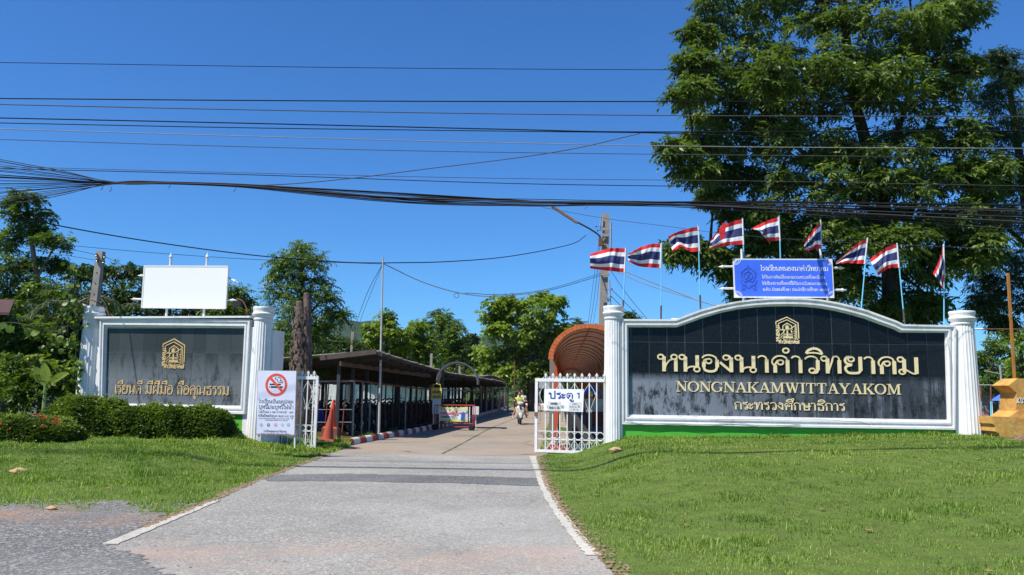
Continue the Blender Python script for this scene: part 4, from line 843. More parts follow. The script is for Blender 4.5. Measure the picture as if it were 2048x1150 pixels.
mb = MB(); mb.tube(cat([Vector((0, 0, 0)), P(1198, 471, 41.6)-la, P(1180, 458, 41.6)-la, P(1150, 442, 41.6)-la], 5), .045, 8); mb.build('arm', mat('black_tar_paint', (.03, .03, .03), .5), e)
mb = MB(); mb.bar(P(1155, 446, 41.6)-la, P(1104, 413, 41.6)-la, .2, .11); mb.build('lamp_housing', mat('rust_lamp', (.22, .12, .08), .7, var=.3), e)
mb = MB(); mb.box(P(1201, 484, 41.6)-la, (.2, .2, .4)); mb.build('pole_bracket', RUST, e)
e2, b2, t2 = pole_thing('utility_pole', 'leaning concrete pole behind the left end of the shorter wall', 186, 630, 202, 503, 25.5, .24, .2, CPOLE, 'utility pole', holes=True)
for x, y_ in ((193, 510), (209, 513), (194, 521), (207, 524)):
    p = P(x, y_, 25.35)-b2; mb = MB(); mb.lathe([(.02, -.05), (.045, -.03), (.025, 0), (.045, .03), (.02, .05)], p, 10); mb.build('insulator', MATS['brown_porcelain'], e2)
pole_thing('steel_pole', 'thin pale steel pole by the fence, holding up a cable', 758, 862, 766, 514, 27.6, .085, .05, mat('pale_steel', (.42, .40, .39), .5, stain=.3), 'pole', False, z0=.05)
pole_thing('concrete_post', 'short concrete post standing behind the shed roof, leftmost', 703, 712, 706, 662, 45, .16, .16, CPOLE, 'post')
pole_thing('concrete_post', 'concrete post peeking over the shed roof left of the dark arch', 862, 740, 863, 707, 55, .15, .15, CPOLE, 'post')
pole_thing('concrete_post', 'small concrete post seen through the dark arch above the roof', 919, 760, 919, 732, 60, .13, .13, CPOLE, 'post')
pole_thing('rusty_post', 'thin rusty post at the far end of the shed', 1029, 800, 1029, 722, 66, .1, .1, RUST, 'post', False)
pole_thing('concrete_post', 'pale post end showing above the orange walkway roof', 1158, 690, 1158, 637, 96, .16, .16, CPOLE, 'post')

# ------------------------------------------------------------------ cables
CB = mat('black_cable', (0.009, 0.009, 0.011), .8, var=.1, spec=.12); CG = mat('grey_cable', (0.07, 0.065, 0.07), .8, var=.2, spec=.15); CL = mat('bare_wire', (0.22, 0.21, 0.21), .7, spec=.2)
WLAB = 'overhead power lines crossing above the entrance'
def wire(lab, pts, Y, r, m=CB, name='power_line', grp=WLAB, off=0.0, n=8, tw=None):
    pp = [P(x, y_+off, Y if not isinstance(Y, (list, tuple)) else Y[k]) for k, (x, y_) in enumerate(pts)]; c_ = cat(pp, n); o0 = c_[0].copy(); mb = MB(); mb.tube([p-o0 for p in c_], r, 5)
    o = mb.build(name, m, None, smooth=True); o.location = o0; tag(o, lab, 'cable', grp); return o
def ext(pts):
    a, b = pts[0], pts[1]; c_, d = pts[-2], pts[-1]
    f_ = lambda p, q, x: (x, p[1]+(q[1]-p[1])*(x-p[0])/(q[0]-p[0]))
    return [f_(a, b, -700)]+pts+[f_(d, c_, 2750)]
for lab, pts, Y_, r, m_ in (
 ('topmost thin black power line, alone high in the sky', [(0, 125), (600, 134), (1024, 138), (1500, 140), (2048, 141)], 16.6, .0075, CB),
 ('thick black power line, second from the top', [(0, 197), (512, 201), (1024, 203), (2048, 203)], 16.0, .0125, CB),
 ('grey brown power line, third from the top', [(0, 209), (512, 220), (1024, 228), (1500, 232), (2048, 233)], 16.2, .0105, CG),
 ('double thick black power line, fourth from the top', [(0, 236), (512, 247), (1024, 259), (1300, 264), (2048, 262)], 15.9, .013, CB),
 ('black power line close below the double one, diverging on the right', [(0, 246), (512, 256), (1024, 262.5), (1380, 268), (1700, 285), (2048, 312)], 15.9, .010, CB),
 ('pale bare wire, the lightest of the power lines', [(0, 258), (512, 273), (1024, 286), (1500, 294), (2048, 297)], 16.1, .009, CL),
 ('thin grey line below the pale bare wire', [(0, 279), (512, 294), (1024, 305), (2048, 316)], 16.1, .0075, CG),
 ('thin line running just above the cable bundle', [(0, 333), (500, 346), (1024, 357), (1500, 362), (2048, 372)], 15.6, .006, CG),
 ('thin black line second above the cable bundle', [(0, 337), (512, 350), (1024, 367), (1500, 374), (2048, 380)], 15.5, .008, CB)):
    wire(lab, ext(pts), Y_, r, m_)
BL = 'one black strand of the sagging cable bundle'
BG = 'strands of the sagging telephone cable bundle'
rb = random.Random(3)
KN = [(235, 366, 2.2), (340, 366, 2.6), (480, 371, 4), (620, 382, 8), (760, 393, 11), (900, 400, 12), (1060, 405, 8), (1200, 406, 6), (1340, 408, 7), (1500, 413, 11), (1750, 424, 20), (2048, 437, 30)]
for k in range(24):                        # fan out left, tie together at x=240..480, spread again to the right
    l0 = 320+k*4.0+rb.uniform(-2, 2); oa, ob, oc = rb.uniform(-1, 1), rb.uniform(-1, 1), rb.uniform(-1, 1); r_ = rb.choice((.0045, .005, .006, .007, .009))
    pts = [(0, l0), (120, l0*.52+366*.48+rb.uniform(-1, 1))]
    for (x, c_, w_) in KN: o_ = float(np.interp(x, [300, 800, 1100, 1500], [oa, oa*.5+ob*.5, ob, oc])); pts.append((x, c_+w_*o_))
    wire(BL, ext(pts), 15.1+rb.uniform(-.12, .12), r_, CB if rb.random() < .8 else CG, 'telephone_cable', BG, n=5)
wire('grey cable branching up to the right out of the bundle', [(420, 371), (560, 369), (700, 357), (860, 337), (1024, 317), (1150, 297), (1280, 267)], 15.2, .009, CG, 'telephone_cable', BG)
wire('thick black cable forming the top of the bundle', ext([(0, 354), (200, 364), (420, 368), (700, 381), (1024, 400), (1180, 408), (1400, 404), (2048, 411)]), 15.0, .014, CB, 'telephone_cable', BG)
for x, y_ in ((205, 368), (222, 372), (340, 364), (470, 372), (1172, 406)):
    mb = MB(); p = P(x, y_, 15.0); mb.tube([Vector((0, 0, 0)), Vector((.02, -.02, -.07)), Vector((-.02, 0, -.12))], .006, 4); o = mb.build('cable_tie', CG, None); o.location = p; tag(o, 'loose end of binding wire on the sagging cable bundle', 'cable tie', 'loose binding wires on the bundle')
WB = 'cables hung between the poles behind the gate'
for lab, pts, Y_, r, m_ in (
 ('heavy black cable slung from the left edge to the thin steel pole', [(-300, 360), (0, 425), (110, 450), (300, 483), (512, 511), (680, 524), (766, 526)], [18, 20, 21, 23, 25.5, 27.5, 27.6], .017, CB),
 ('thin cable from behind the left trees to the thin steel pole', [(130, 490), (300, 505), (512, 519), (766, 528)], [27, 27, 27.3, 27.6], .008, CB),
 ('black cable rising from the thin steel pole to the lamp arm', [(766, 526), (900, 523), (1024, 512), (1140, 489), (1172, 471)], [27.6, 30, 34, 39, 42], .018, CB),
 ('grey cable with a small loop sagging from the steel pole to the utility pole', [(766, 527), (850, 566), (930, 588), (1000, 592), (1100, 580), (1207, 549)], [27.6, 29, 31, 33, 37, 42], .016, CL),
 ('second grey cable sagging beside the looped one', [(930, 586), (1010, 589), (1100, 577), (1207, 545)], [31, 33, 37, 42], .012, CG),
 ('drop cable slanting down left from the thin steel pole', [(765, 528), (735, 585), (712, 650), (706, 690)], [27.6, 30, 34, 36], .01, CG),
 ('thinner drop cable beside the slanting one', [(765, 530), (740, 590), (718, 650), (700, 720)], [27.6, 30, 34, 36], .007, CB),
 ('thin line crossing from the lamp arm over the flags', [(1085, 415), (1212, 437), (1330, 452), (1440, 466), (1640, 482), (2048, 500)], [20, 20, 20, 20, 20, 20], .006, CG),
 ('pale twisted cable sloping down right behind the flags', [(1222, 531), (1300, 563), (1400, 602), (1440, 612)], [42, 41, 40, 39], .022, CL),
 ('second pale twisted cable sloping down right', [(1222, 537), (1290, 568), (1370, 593), (1440, 614)], [42, 41, 40, 39], .018, CL),
 ('dark stay wire from the utility pole down to the wall top', [(1221, 540), (1255, 590), (1300, 645)], [42, 43, 44], .012, CG),
 ('dark drop cable low right of the utility pole', [(1222, 578), (1250, 605), (1285, 640)], [42, 43, 44], .014, CB),
 ('lower dark drop cable right of the utility pole', [(1222, 592), (1245, 615), (1270, 640)], [42, 43, 44], .014, CB),
 ('leftmost drop cable falling behind the orange walkway', [(1200, 470), (1190, 540), (1182, 600), (1176, 650)], [42, 44, 46, 48], .010, CG),
 ('middle drop cable falling behind the orange walkway', [(1202, 472), (1195, 540), (1188, 600), (1180, 650)], [42, 44, 46, 48], .013, CG),
 ('right drop cable falling behind the orange walkway', [(1204, 474), (1200, 540), (1194, 600), (1186, 650)], [42, 44, 46, 48], .010, CB),
 ('thin wire from the leaning pole to the left edge', [(-100, 425), (0, 460), (100, 488), (194, 510)], [24, 25, 25.3, 25.5], .007, CB),
 ('lower wire from the leaning pole to the left edge', [(-100, 470), (0, 487), (100, 505), (194, 521)], [24, 25, 25.3, 25.5], .007, CB),
 ('wire from the leaning pole down right into the trees', [(207, 512), (240, 528), (270, 548)], [25.5, 27, 29], .007, CB)):
    wire(lab, pts, Y_, r, m_, 'overhead_cable', WB)
mb = MB(); mb.torus((0, 0, 0), .088, .010, 'y', 16, 5); o = mb.build('cable_loop', CG, None, True); o.location = P(913, 591, 30.6); tag(o, 'small round coil hanging on the sagging grey cable', 'cable coil')

# ------------------------------------------------------------------ the motorcycle shed along the drive
SHED_RZ = math.atan2(8.2, 1.75)-math.pi/2
DARKM = mat('dark_roof_sheet', (0.05, 0.042, 0.038), .8, var=.3, scale=2, stain=.5); TOPM = mat('roof_top_sheet', (0.20, 0.19, 0.18), .6, var=.3, scale=1)
WOODD = mat('old_dark_timber', (0.055, 0.035, 0.026), .9, var=.4, scale=4); FPNT = mat('faded_red_pipe', (0.19, 0.05, 0.035), .7, var=.45, scale=5, stain=.5, sscale=5); FGR = mat('grey_pipe', (0.22, 0.22, 0.22), .6, var=.3, scale=6, stain=.5)
DKP2 = mat('dark_pipe', (0.035, 0.03, 0.03), .7, var=.4)
shed = thing('motorcycle_shed', 'long low open shed with a sagging dark corrugated roof, left of the driveway', 'shed', (-5.3, 27.5, 0))
sb = Vector((-5.3, 27.5, 0))
# drive-side eave and far-side eave, following the photo
EV = [(752, 700, 27.0), (800, 716, 30), (850, 731, 34), (900, 745, 40), (950, 753, 48), (1000, 762, 58), (1010, 766, 60)]
ev = [P(*q) for q in EV]; bk = []
for k, p in enumerate(ev): bk.append(p+Vector((-6.8, 1.2, -.55+.12*k*.5)))
def sheet_strip(a, b, c_, d, parent, name='roof_sheet', m=None, waves=5):
    """one corrugated sheet: a,b on the drive side, c_,d on the far side"""
    mb = MB(); n = waves*4; top = []; 
    for k in range(n+1):
        t = k/n; w = .022*math.sin(t*waves*2*math.pi); p = a.lerp(b, t)+Vector((0, 0, w)); q = c_.lerp(d, t)+Vector((0, 0, w)); top += [p, q]
    k0 = len(top); v = top+[p-Vector((0, 0, .012)) for p in top]
    f = [(2*k, 2*k+2, 2*k+3, 2*k+1) for k in range(n)]+[(k0+2*k, k0+2*k+1, k0+2*k+3, k0+2*k+2) for k in range(n)]+[(2*k, k0+2*k, k0+2*k+2, 2*k+2) for k in range(n)]+[(2*k+1, 2*k+3, k0+2*k+3, k0+2*k+1) for k in range(n)]
    mb.add(v, f); o = mb.build(name, m or TOPM, parent); return o
c1 = cat(ev, 8); c2 = cat(bk, 8)
for k in range(0, len(c1)-1):
    o_ = Vector((0, 0, random.uniform(-.02, .02))); a, b, c_, d = c1[k]-sb, c1[k+1]-sb, c2[k]-sb, c2[k+1]-sb
    L1 = (b-a).length; sheet_strip(a+o_, b+o_, c_+o_, d+o_, shed, waves=max(3, int(L1/.16)))
for off, dz in ((.35, -.12), (2.4, -.28), (4.6, -.45)):
    mb = MB(); 
    for k in range(0, len(c1)-1):
        t = off/6.8; p = c1[k].lerp(c2[k], t)-sb+Vector((0, 0, -.12)); q = c1[k+1].lerp(c2[k+1], t)-sb+Vector((0, 0, -.12)); mb.bar(p, q+(q-p)*.02, .06, .13)
    mb.build('purlin', WOODD, shed)
for k in range(1, len(c1)-1, 2):
    mb = MB(); p, q = c1[k]-sb, c2[k]-sb; mb.bar(p+Vector((.1, 0, -.22)), q+Vector((0, 0, -.22)), .07, .14); mb.build('rafter', WOODD, shed)
for k in range(1, len(c1)-1, 4):
    for t in (.2, .55, .96):
        p = c1[k].lerp(c2[k], t)-sb; mb = MB(); mb.box((p.x, p.y, (p.z-.25)/2), (.11, .11, p.z-.25)); mb.build('post', mat('shed_post', (.035, .042, .05), .8, var=.3) if t < .5 else DKP2, shed)
# near gable edge and beam
mb = MB(); mb.bar(P(640, 716, 27)-sb, P(752, 703, 27)-sb, .05, .16); mb.build('fascia', mat('fascia_wood', (.10, .075, .06), .9), shed)
mb = MB(); mb.bar(P(680, 727, 27.3)-sb, P(860, 752, 36)-sb, .08, .15); mb.build('tie_beam', mat('beam_wood', (.11, .08, .065), .9, var=.3), shed)
# far-side wall of white sheets, catching the sun
SHW = mat('white_sheet_wall', (0.90, 0.92, 0.90), .6, var=.08, stain=.3)
wb = thing('sheet_wall', 'white corrugated sheet wall at the back of the motorcycle shed', 'wall', (-12.5, 28, 0)); wb['kind'] = 'thing'
for k in range(26):
    a = Vector((-.0+k*.32, .0+k*1.7, 0)); b = a+Vector((.3, 1.62, 0)); n = 9; mb = MB(); d = (b-a).normalized(); nn = Vector((d.y, -d.x, 0)); h0, h1 = 1.05, 1.98+random.uniform(-.04, .03)
    vs = []
    for q in range(2*n+1): t = q/(2*n); p = a.lerp(b, t)+nn*(.03*(q % 2)); vs += [p+Vector((0, 0, h0-.9)), p+Vector((0, 0, h1))]
    mb.add(vs, [(2*q, 2*q+2, 2*q+3, 2*q+1) for q in range(2*n)]); mb.add([v-nn*.012 for v in vs], [(2*q, 2*q+1, 2*q+3, 2*q+2) for q in range(2*n)]); mb.build('corrugated_sheet', SHW, wb)
for k in range(8):
    a = Vector((-4.6+.9*k, -.2-.05*k, 0)); mb = MB(); n = 8; vs = []
    for q in range(2*n+1): p = a+Vector((.86*q/(2*n), -.03*(q % 2), 0)); vs += [p+Vector((0, 0, .4)), p+Vector((0, 0, 1.95))]
    mb.add(vs, [(2*q, 2*q+2, 2*q+3, 2*q+1) for q in range(2*n)]); mb.add([v+Vector((0, .012, 0)) for v in vs], [(2*q, 2*q+1, 2*q+3, 2*q+2) for q in range(2*n)])
    if k < 5: mb.build('corrugated_sheet', SHW, wb)
# ridge section further back with its own curved roof
sh2 = thing('far_shed', 'smaller far shed with a curved dark roof at the end of the fence', 'shed', (-1.5, 62, 0)); s2 = Vector((-1.5, 62, 0))
ev2 = [P(968, 752, 58), P(985, 750.5, 62), P(1005, 758, 66), P(1029, 768, 70)]; c3 = cat(ev2, 3)
for k in range(len(c3)-1): sheet_strip(c3[k]-s2, c3[k+1]-s2, c3[k]+Vector((-5, 1, -.4))-s2, c3[k+1]+Vector((-5, 1, -.4))-s2, sh2, waves=6)
for k in range(0, len(c3), 2):
    for dx in (-.2, -2.5): p = c3[k]-s2+Vector((dx, 0, -.1)); mb = MB(); mb.box((p.x, p.y, p.z/2-.05), (.14, .14, p.z)); mb.build('post', GALV if dx > -1 else WOODD, sh2)
# fence of pipes along the drive
FL = [Vector((-5.3, 28, 0)), Vector((-3.75, 35.5, 0)), Vector((-2.9, 44, 0)), Vector((-2.25, 54, 0)), Vector((-.35, 82, 0))]; FH = [1.9, 1.66, 1.63, 1.62, 1.64]
fn = thing('pipe_fence', 'long fence of upright pipes between the motorcycle shed and the kerb', 'fence', FL[0]); fn['kind'] = 'thing'
fc = cat([Vector((p.x, p.y, h)) for p, h in zip(FL, FH)], 8); mb = MB(); mb.tube([p-FL[0] for p in fc], .03, 8); mb.build('top_rail', FPNT, fn, True)
tot = [0]
for a, b in zip(fc[:-1], fc[1:]): tot.append(tot[-1]+(b-a).length)
s = 0; k = 0
while s < tot[-1]:
    i = max(q for q in range(len(tot)) if tot[q] <= s); i = min(i, len(fc)-2); p = fc[i].lerp(fc[i+1], (s-tot[i])/(tot[i+1]-tot[i]))-FL[0]
    mb = MB(); le = random.uniform(-.02, .02); mb.tube([(p.x+le, p.y, .05), (p.x, p.y, p.z-.02)], .032 if k < 9 else .022, 6); mb.build('bar', (FGR if k < 4 else DKP2) if k % 7 else GALV, fn); s += .74 if k < 30 else .62; k += 1
mb = MB(); mb.tube([Vector((q.x, q.y, .16))-Vector((FL[0].x, FL[0].y, 0)) for q in fc], .018, 6); mb.build('bottom_rail', DKP2, fn)
# dark weeds and nets between the bars: rusty mesh
mb = MB(); mb.tube([(0, 0, 1.88), (-3.6, -.3, 1.79)], .03, 8); mb.build('top_rail', GALV, fn)
for z in (.92, .5): mb = MB(); mb.tube([(0, 0, z), (-3.6, -.3, z-.04)], .012, 6); mb.build('cross_rail', GALV, fn)
for k in range(1, 13):
    t = k/12.5; x = -3.6*t; mb = MB(); mb.tube([(x-.06, -.3*t, .05), (x+.02, -.3*t, 1.86-.08*t)], .02, 6); mb.build('bar', FPNT, fn)
mb = MB(); mb.box((-1.9, -.2, .14), (3.6, .14, .07)); mb.build('bottom_rail', FPNT, fn)
# rusty net hung on the second half of the fence
NET = mat('rusty_net', (0.05, 0.024, 0.016), .95, var=.5, scale=6)
mb = MB(); r4 = random.Random(5)
for i in range(3, len(fc)-1):
    L_ = int((fc[i+1]-fc[i]).length/.1)
    for k in range(L_):
        p = fc[i].lerp(fc[i+1], k/L_)-FL[0]; h_ = r4.uniform(.75, 1.15)+.1*math.sin(i+k*.3); x = p.x-.12
        mb.tube([(x, p.y, .06), (x+r4.uniform(-.03, .03), p.y+r4.uniform(-.02, .02), h_*.6), (x, p.y+.03, h_)], .022, 3, cap=False)
mb.build('wire_mesh', NET, fn, kind='stuff')

# ------------------------------------------------------------------ scooters
TYRE = mat('tyre_rubber', (0.018, 0.018, 0.018), .85); CHR = mat('chrome', (0.5, 0.5, 0.5), .25, metal=1); SEATM = mat('seat_vinyl', (0.02, 0.02, 0.02), .5); LENS = mat('headlight_lens', (0.55, 0.57, 0.6), .1); PLS = mat('grey_plastic', (0.09, 0.09, 0.095), .5)
def loftz(mb, rings, n=12):
    """rings: (centre, half width x, half depth along y or z, tilt) swept superellipses"""
    k = len(mb.v)
    for (c_, a, b, tl) in rings:
        for j in range(n):
            t = 2*math.pi*j/n; ct, st = math.cos(t), math.sin(t); x = a*math.copysign(abs(ct)**.7, ct); q = b*math.copysign(abs(st)**.7, st)
            mb.v.append((c_[0]+x, c_[1]+q*math.cos(tl), c_[2]+q*math.sin(tl)))
    for i in range(len(rings)-1):
        for j in range(n): mb.f.append((k+i*n+j, k+i*n+(j+1) % n, k+(i+1)*n+(j+1) % n, k+(i+1)*n+j)); mb.mi.append(0)
    mb.f.append(tuple(k+j for j in range(n))[::-1]); mb.f.append(tuple(k+(len(rings)-1)*n+j for j in range(n))); mb.mi += [0, 0]
def scooter(label, body_m, loc, rz, group=None):
    """front faces -y"""
    e = thing('scooter', label, 'scooter', loc, rz, group)
    for y_, nm in ((-.62, 'front_wheel'), (.58, 'rear_wheel')):
        mb = MB(); mb.torus((0, y_, .25), .205, .052, 'x', 24, 8, 1.0); w_ = mb.build(nm, TYRE, e, True)
        mb = MB(); mb.torus((0, y_, .25), .155, .014, 'x', 20, 6); mb.tube([(-.05, y_, .25), (.05, y_, .25)], .03, 8)
        for k in range(5): t = k*1.2566; mb.bar((0, y_+.03*math.cos(t), .25+.03*math.sin(t)), (0, y_+.15*math.cos(t), .25+.15*math.sin(t)), .02)
        mb.build('rim', CHR, w_)
    mb = MB()
    for sx in (-1, 1): mb.tube([(sx*.075, -.62, .25), (sx*.075, -.52, .62)], .02, 8)
    mb.tube([(0, -.5, .62), (0, -.38, .98)], .03, 8); mb.build('fork', CHR, e)
    mb = MB(); loftz(mb, [((0, -.86, .36), .05, .03, 1.57), ((0, -.78, .50), .085, .035, 1.57), ((0, -.62, .545), .1, .05, 1.57), ((0, -.44, .50), .08, .05, 1.57)]); mb.build('front_fender', body_m, e, True)
    mb = MB(); loftz(mb, [((0, -.47, .34), .10, .05, 0), ((0, -.54, .52), .19, .075, .1), ((0, -.52, .72), .225, .085, .2), ((0, -.46, .86), .17, .08, .3), ((0, -.42, .95), .09, .05, .3)]); mb.build('front_shield', body_m, e, True)
    mb = MB(); loftz(mb, [((0, -.52, .97), .10, .05, 0), ((0, -.50, 1.03), .15, .075, 0), ((0, -.42, 1.09), .15, .09, 0), ((0, -.38, 1.12), .09, .06, 0)]); mb.build('handlebar_cowl', body_m, e, True)
    mb = MB(); mb.sphere((0, -.545, 1.03), .07, 12, 8, (1.35, .5, .7)); mb.build('headlight', LENS, e, True)
    mb = MB(); mb.prism([(-.06, .86), (.06, .86), (0, .70)], -.62, -.55); mb.build('nose_panel', SEATM, e)
    for sx in (-1, 1):
        mb = MB(); mb.sphere((sx*.15, -.57, .77), .045, 10, 6, (1.1, .6, .55)); mb.build('indicator', mat('amber_lens', (.55, .3, .08), .3), e, True)
        mb = MB(); mb.tube([(sx*.14, -.42, 1.07), (sx*.33, -.33, 1.07)], .016, 8); mb.build('handle_grip', SEATM, e)
        mb = MB(); mb.tube([(sx*.22, -.38, 1.08), (sx*.27, -.38, 1.2)], .006, 5); mb.sphere((sx*.28, -.38, 1.24), .05, 10, 6, (1.2, .25, .75)); mb.build('mirror', SEATM, e, True)
    mb = MB(); loftz(mb, [((0, -.42, .3), .16, .04, 1.57), ((0, -.2, .3), .17, .05, 1.57), ((0, .1, .32), .17, .06, 1.57)]); mb.build('footboard', PLS, e, True)
    mb = MB(); loftz(mb, [((0, .0, .5), .09, .14, 1.57), ((0, .15, .55), .15, .18, 1.57), ((0, .5, .6), .17, .15, 1.57), ((0, .85, .68), .10, .08, 1.57), ((0, .95, .72), .04, .03, 1.57)]); mb.build('body', body_m, e, True)
    mb = MB(); loftz(mb, [((0, -.05, .72), .10, .03, 1.57), ((0, .1, .76), .14, .05, 1.57), ((0, .45, .78), .15, .05, 1.57), ((0, .8, .83), .10, .04, 1.57)]); mb.build('seat', SEATM, e, True)
    mb = MB(); mb.box((0, .35, .33), (.2, .42, .18)); mb.tube([(.14, .3, .28), (.16, .75, .36)], .045, 8); mb.build('engine', PLS, e)
    return e
SILV = mat('champagne_body', (0.50, 0.47, 0.43), .25, var=.03, spec=.6)
ride = G(1037, 846); rideY = 41.2
moto = scooter('pale champagne scooter ridden towards the gate by two people', SILV, (P(1039, 846, rideY).x, rideY, 0.0), rad(3))
BLUEB = mat('blue_body', (0.02, 0.05, 0.42), .3); 
pk = scooter('blue scooter parked just inside the near corner of the shed', BLUEB, (-7.1, 29.2, 0), rad(150), 'scooters parked in the shed')
cols_ = [mat('black_body', (.015, .015, .017), .35), mat('wine_body', (.10, .012, .015), .35), mat('dark_grey_body', (.05, .05, .055), .35)]
protos = []
for k in range(22):
    y_ = 30.3+k*1.15; p = (np.interp(y_, [q.y for q in FL], [q.x for q in FL])-1.6, y_)
    L3 = 'parked dark scooter in the row behind the pipe fence'
    if k < 3: q = scooter(L3, cols_[k], (p[0], p[1], 0), rad(95+random.uniform(-8, 8)), 'scooters parked in the shed'); protos.append(q)
    else: q = dup(protos[k % 3], (p[0], p[1], 0), rad(95+random.uniform(-10, 10)))
    if k < 20:
        q = dup(protos[k % 3] if k >= 3 else q, (p[0]-2.6, p[1]+.4, 0), rad(-80+random.uniform(-10, 10)), 'parked dark scooter in the inner row of the shed')
q = dup(pk, (-8.4, 29.9, 0), rad(165), 'blue scooter parked second from the near corner of the shed')

# ------------------------------------------------------------------ people
SKIN = mat('skin', (0.36, 0.20, 0.13), .55, var=.05); HAIR = mat('black_hair', (0.012, 0.010, 0.009), .5)
YSH = mat('yellow_green_shirt', (0.50, 0.58, 0.10), .8); WSH = mat('white_shirt', (0.72, 0.72, 0.72), .8); DSH = mat('dark_shorts', (0.03, 0.03, 0.04), .8); SOCK = mat('white_sock_shoe', (0.6, 0.6, 0.6), .7)
def skin_mesh(name, verts, edges, radii, sub=2):
    me = bpy.data.meshes.new(name); me.from_pydata([Vector(v) for v in verts], edges, []); o = bpy.data.objects.new(name, me); COL.objects.link(o)
    md = o.modifiers.new('s', 'SKIN'); md.use_smooth_shade = True; sv = me.skin_vertices[0].data
    for k, r in enumerate(radii): sv[k].radius = (r, r) if not isinstance(r, tuple) else r
    sv[0].use_root = True; s2_ = o.modifiers.new('b', 'SUBSURF'); s2_.levels = sub
    dg = bpy.context.evaluated_depsgraph_get(); dg.update(); out = bpy.data.meshes.new_from_object(o.evaluated_get(dg)); out.name = name; bpy.data.objects.remove(o); return out
def rider(label, loc, rz, shirt, hand_face, foot_out):
    """seated astride, facing -y; hips at the origin"""
    e = thing('person', label, 'person', loc, rz)
    Vv = [(0, .0, 0), (0, -.02, .22), (0, -.06, .42), (0, -.08, .50), (0, -.09, .56)]; R1 = [.13, .12, .125, .055, .05]; E_ = [(0, 1), (1, 2), (2, 3), (3, 4)]
    for sx in (-1, 1):
        k = len(Vv); Vv += [(sx*.09, -.04, -.02), (sx*.19, -.42, -.04), (sx*foot_out, -.40, -.42), (sx*(foot_out+.01), -.52, -.47)]; R1 += [.085, .062, .042, .032]; E_ += [(0, k), (k, k+1), (k+1, k+2), (k+2, k+3)]
        k = len(Vv)
        if hand_face and sx == -1: Vv += [(sx*.17, -.06, .42), (sx*.22, -.24, .34), (sx*.04, -.28, .52)]
        elif hand_face == 2: Vv += [(sx*.17, -.06, .42), (sx*.24, -.14, .2), (sx*.2, -.34, .14)]
        else: Vv += [(sx*.17, -.06, .42), (sx*.27, -.22, .26), (sx*.29, -.50, .30)]
        R1 += [.06, .042, .032]; E_ += [(2, k), (k, k+1), (k+1, k+2)]
        h_ = Vector(Vv[-1]); d = (h_-Vector(Vv[-2])).normalized()
        for f_ in range(4):                 # fingers
            kk = len(Vv); o = Vector((.016*(f_-1.5), 0, 0)); Vv += [tuple(h_+d*.05+o), tuple(h_+d*(.09+.008*(f_ in (1, 2)))+o*1.2+Vector((0, 0, -.02)))]; R1 += [.010, .008]; E_ += [(k+2, kk), (kk, kk+1)]
    b_ = link('body', skin_mesh('body', Vv, E_, R1), SKIN, e)
    sv = [(0, .0, -.02), (0, -.02, .22), (0, -.06, .42), (0, -.075, .47)]; sr = [.15, .145, .145, .09]; se = [(0, 1), (1, 2), (2, 3)]
    for sx in (-1, 1): k = len(sv); a = next(i for i in range(len(Vv)) if abs(Vv[i][0]-sx*.17) < 1e-6); m_ = (Vector(Vv[a])*.5+Vector(Vv[a+1])*.5); sv += [Vv[a], tuple(m_)]; sr += [.075, .06]; se += [(2, k), (k, k+1)]
    link('shirt', skin_mesh('shirt', sv, se, sr), shirt, e)
    tv = [(0, .02, -.02)]; tr = [.145]; te_ = []
    for sx in (-1, 1): k = len(tv); tv += [(sx*.09, -.04, -.02), (sx*.165, -.32, -.03)]; tr += [.1, .08]; te_ += [(0, k), (k, k+1)]
    link('shorts', skin_mesh('shorts', tv, te_, tr), DSH, e)
    for sx in (-1, 1): mb = MB(); loftz(mb, [((sx*foot_out, -.36, -.47), .035, .035, 1.57), ((sx*foot_out, -.45, -.49), .045, .03, 1.57), ((sx*(foot_out+.01), -.58, -.5), .045, .022, 1.57)]); mb.build('shoe', SOCK, e, True)
    hc = Vector((0, -.10, .66)); mb = MB(); mb.sphere(hc, .098, 16, 12, (.82, .95, 1.15)); mb.sphere(hc+Vector((0, -.098, -.01)), .018, 6, 5, (.8, 1, 1.4)); 
    for sx in (-1, 1): mb.sphere(hc+Vector((sx*.082, 0, -.005)), .02, 6, 5, (.4, .8, 1.3))
    hd_ = mb.build('head', SKIN, e, True)
    mb = MB(); mb.sphere(hc+Vector((0, .018, .03)), .105, 16, 10, (.9, .95, 1.0)); mb.build('hair', HAIR, hd_, True)
    mb = MB()
    for sx in (-1, 1): mb.sphere(hc+Vector((sx*.032, -.088, .012)), .011, 6, 4)
    mb.box(hc+Vector((0, -.094, -.045)), (.035, .008, .007)); mb.build('eyes_and_mouth', HAIR, hd_)
    return e
mx_, my_ = moto.location.x, moto.location.y
rider('person in a yellow and white shirt driving the pale scooter', (mx_-.02, my_+.12, .84), rad(3), YSH, 0, .33)
rider('taller person in a white shirt riding pillion, one hand raised to the face', (mx_+.10, my_+.55, .93), rad(3), WSH, 2, .3)

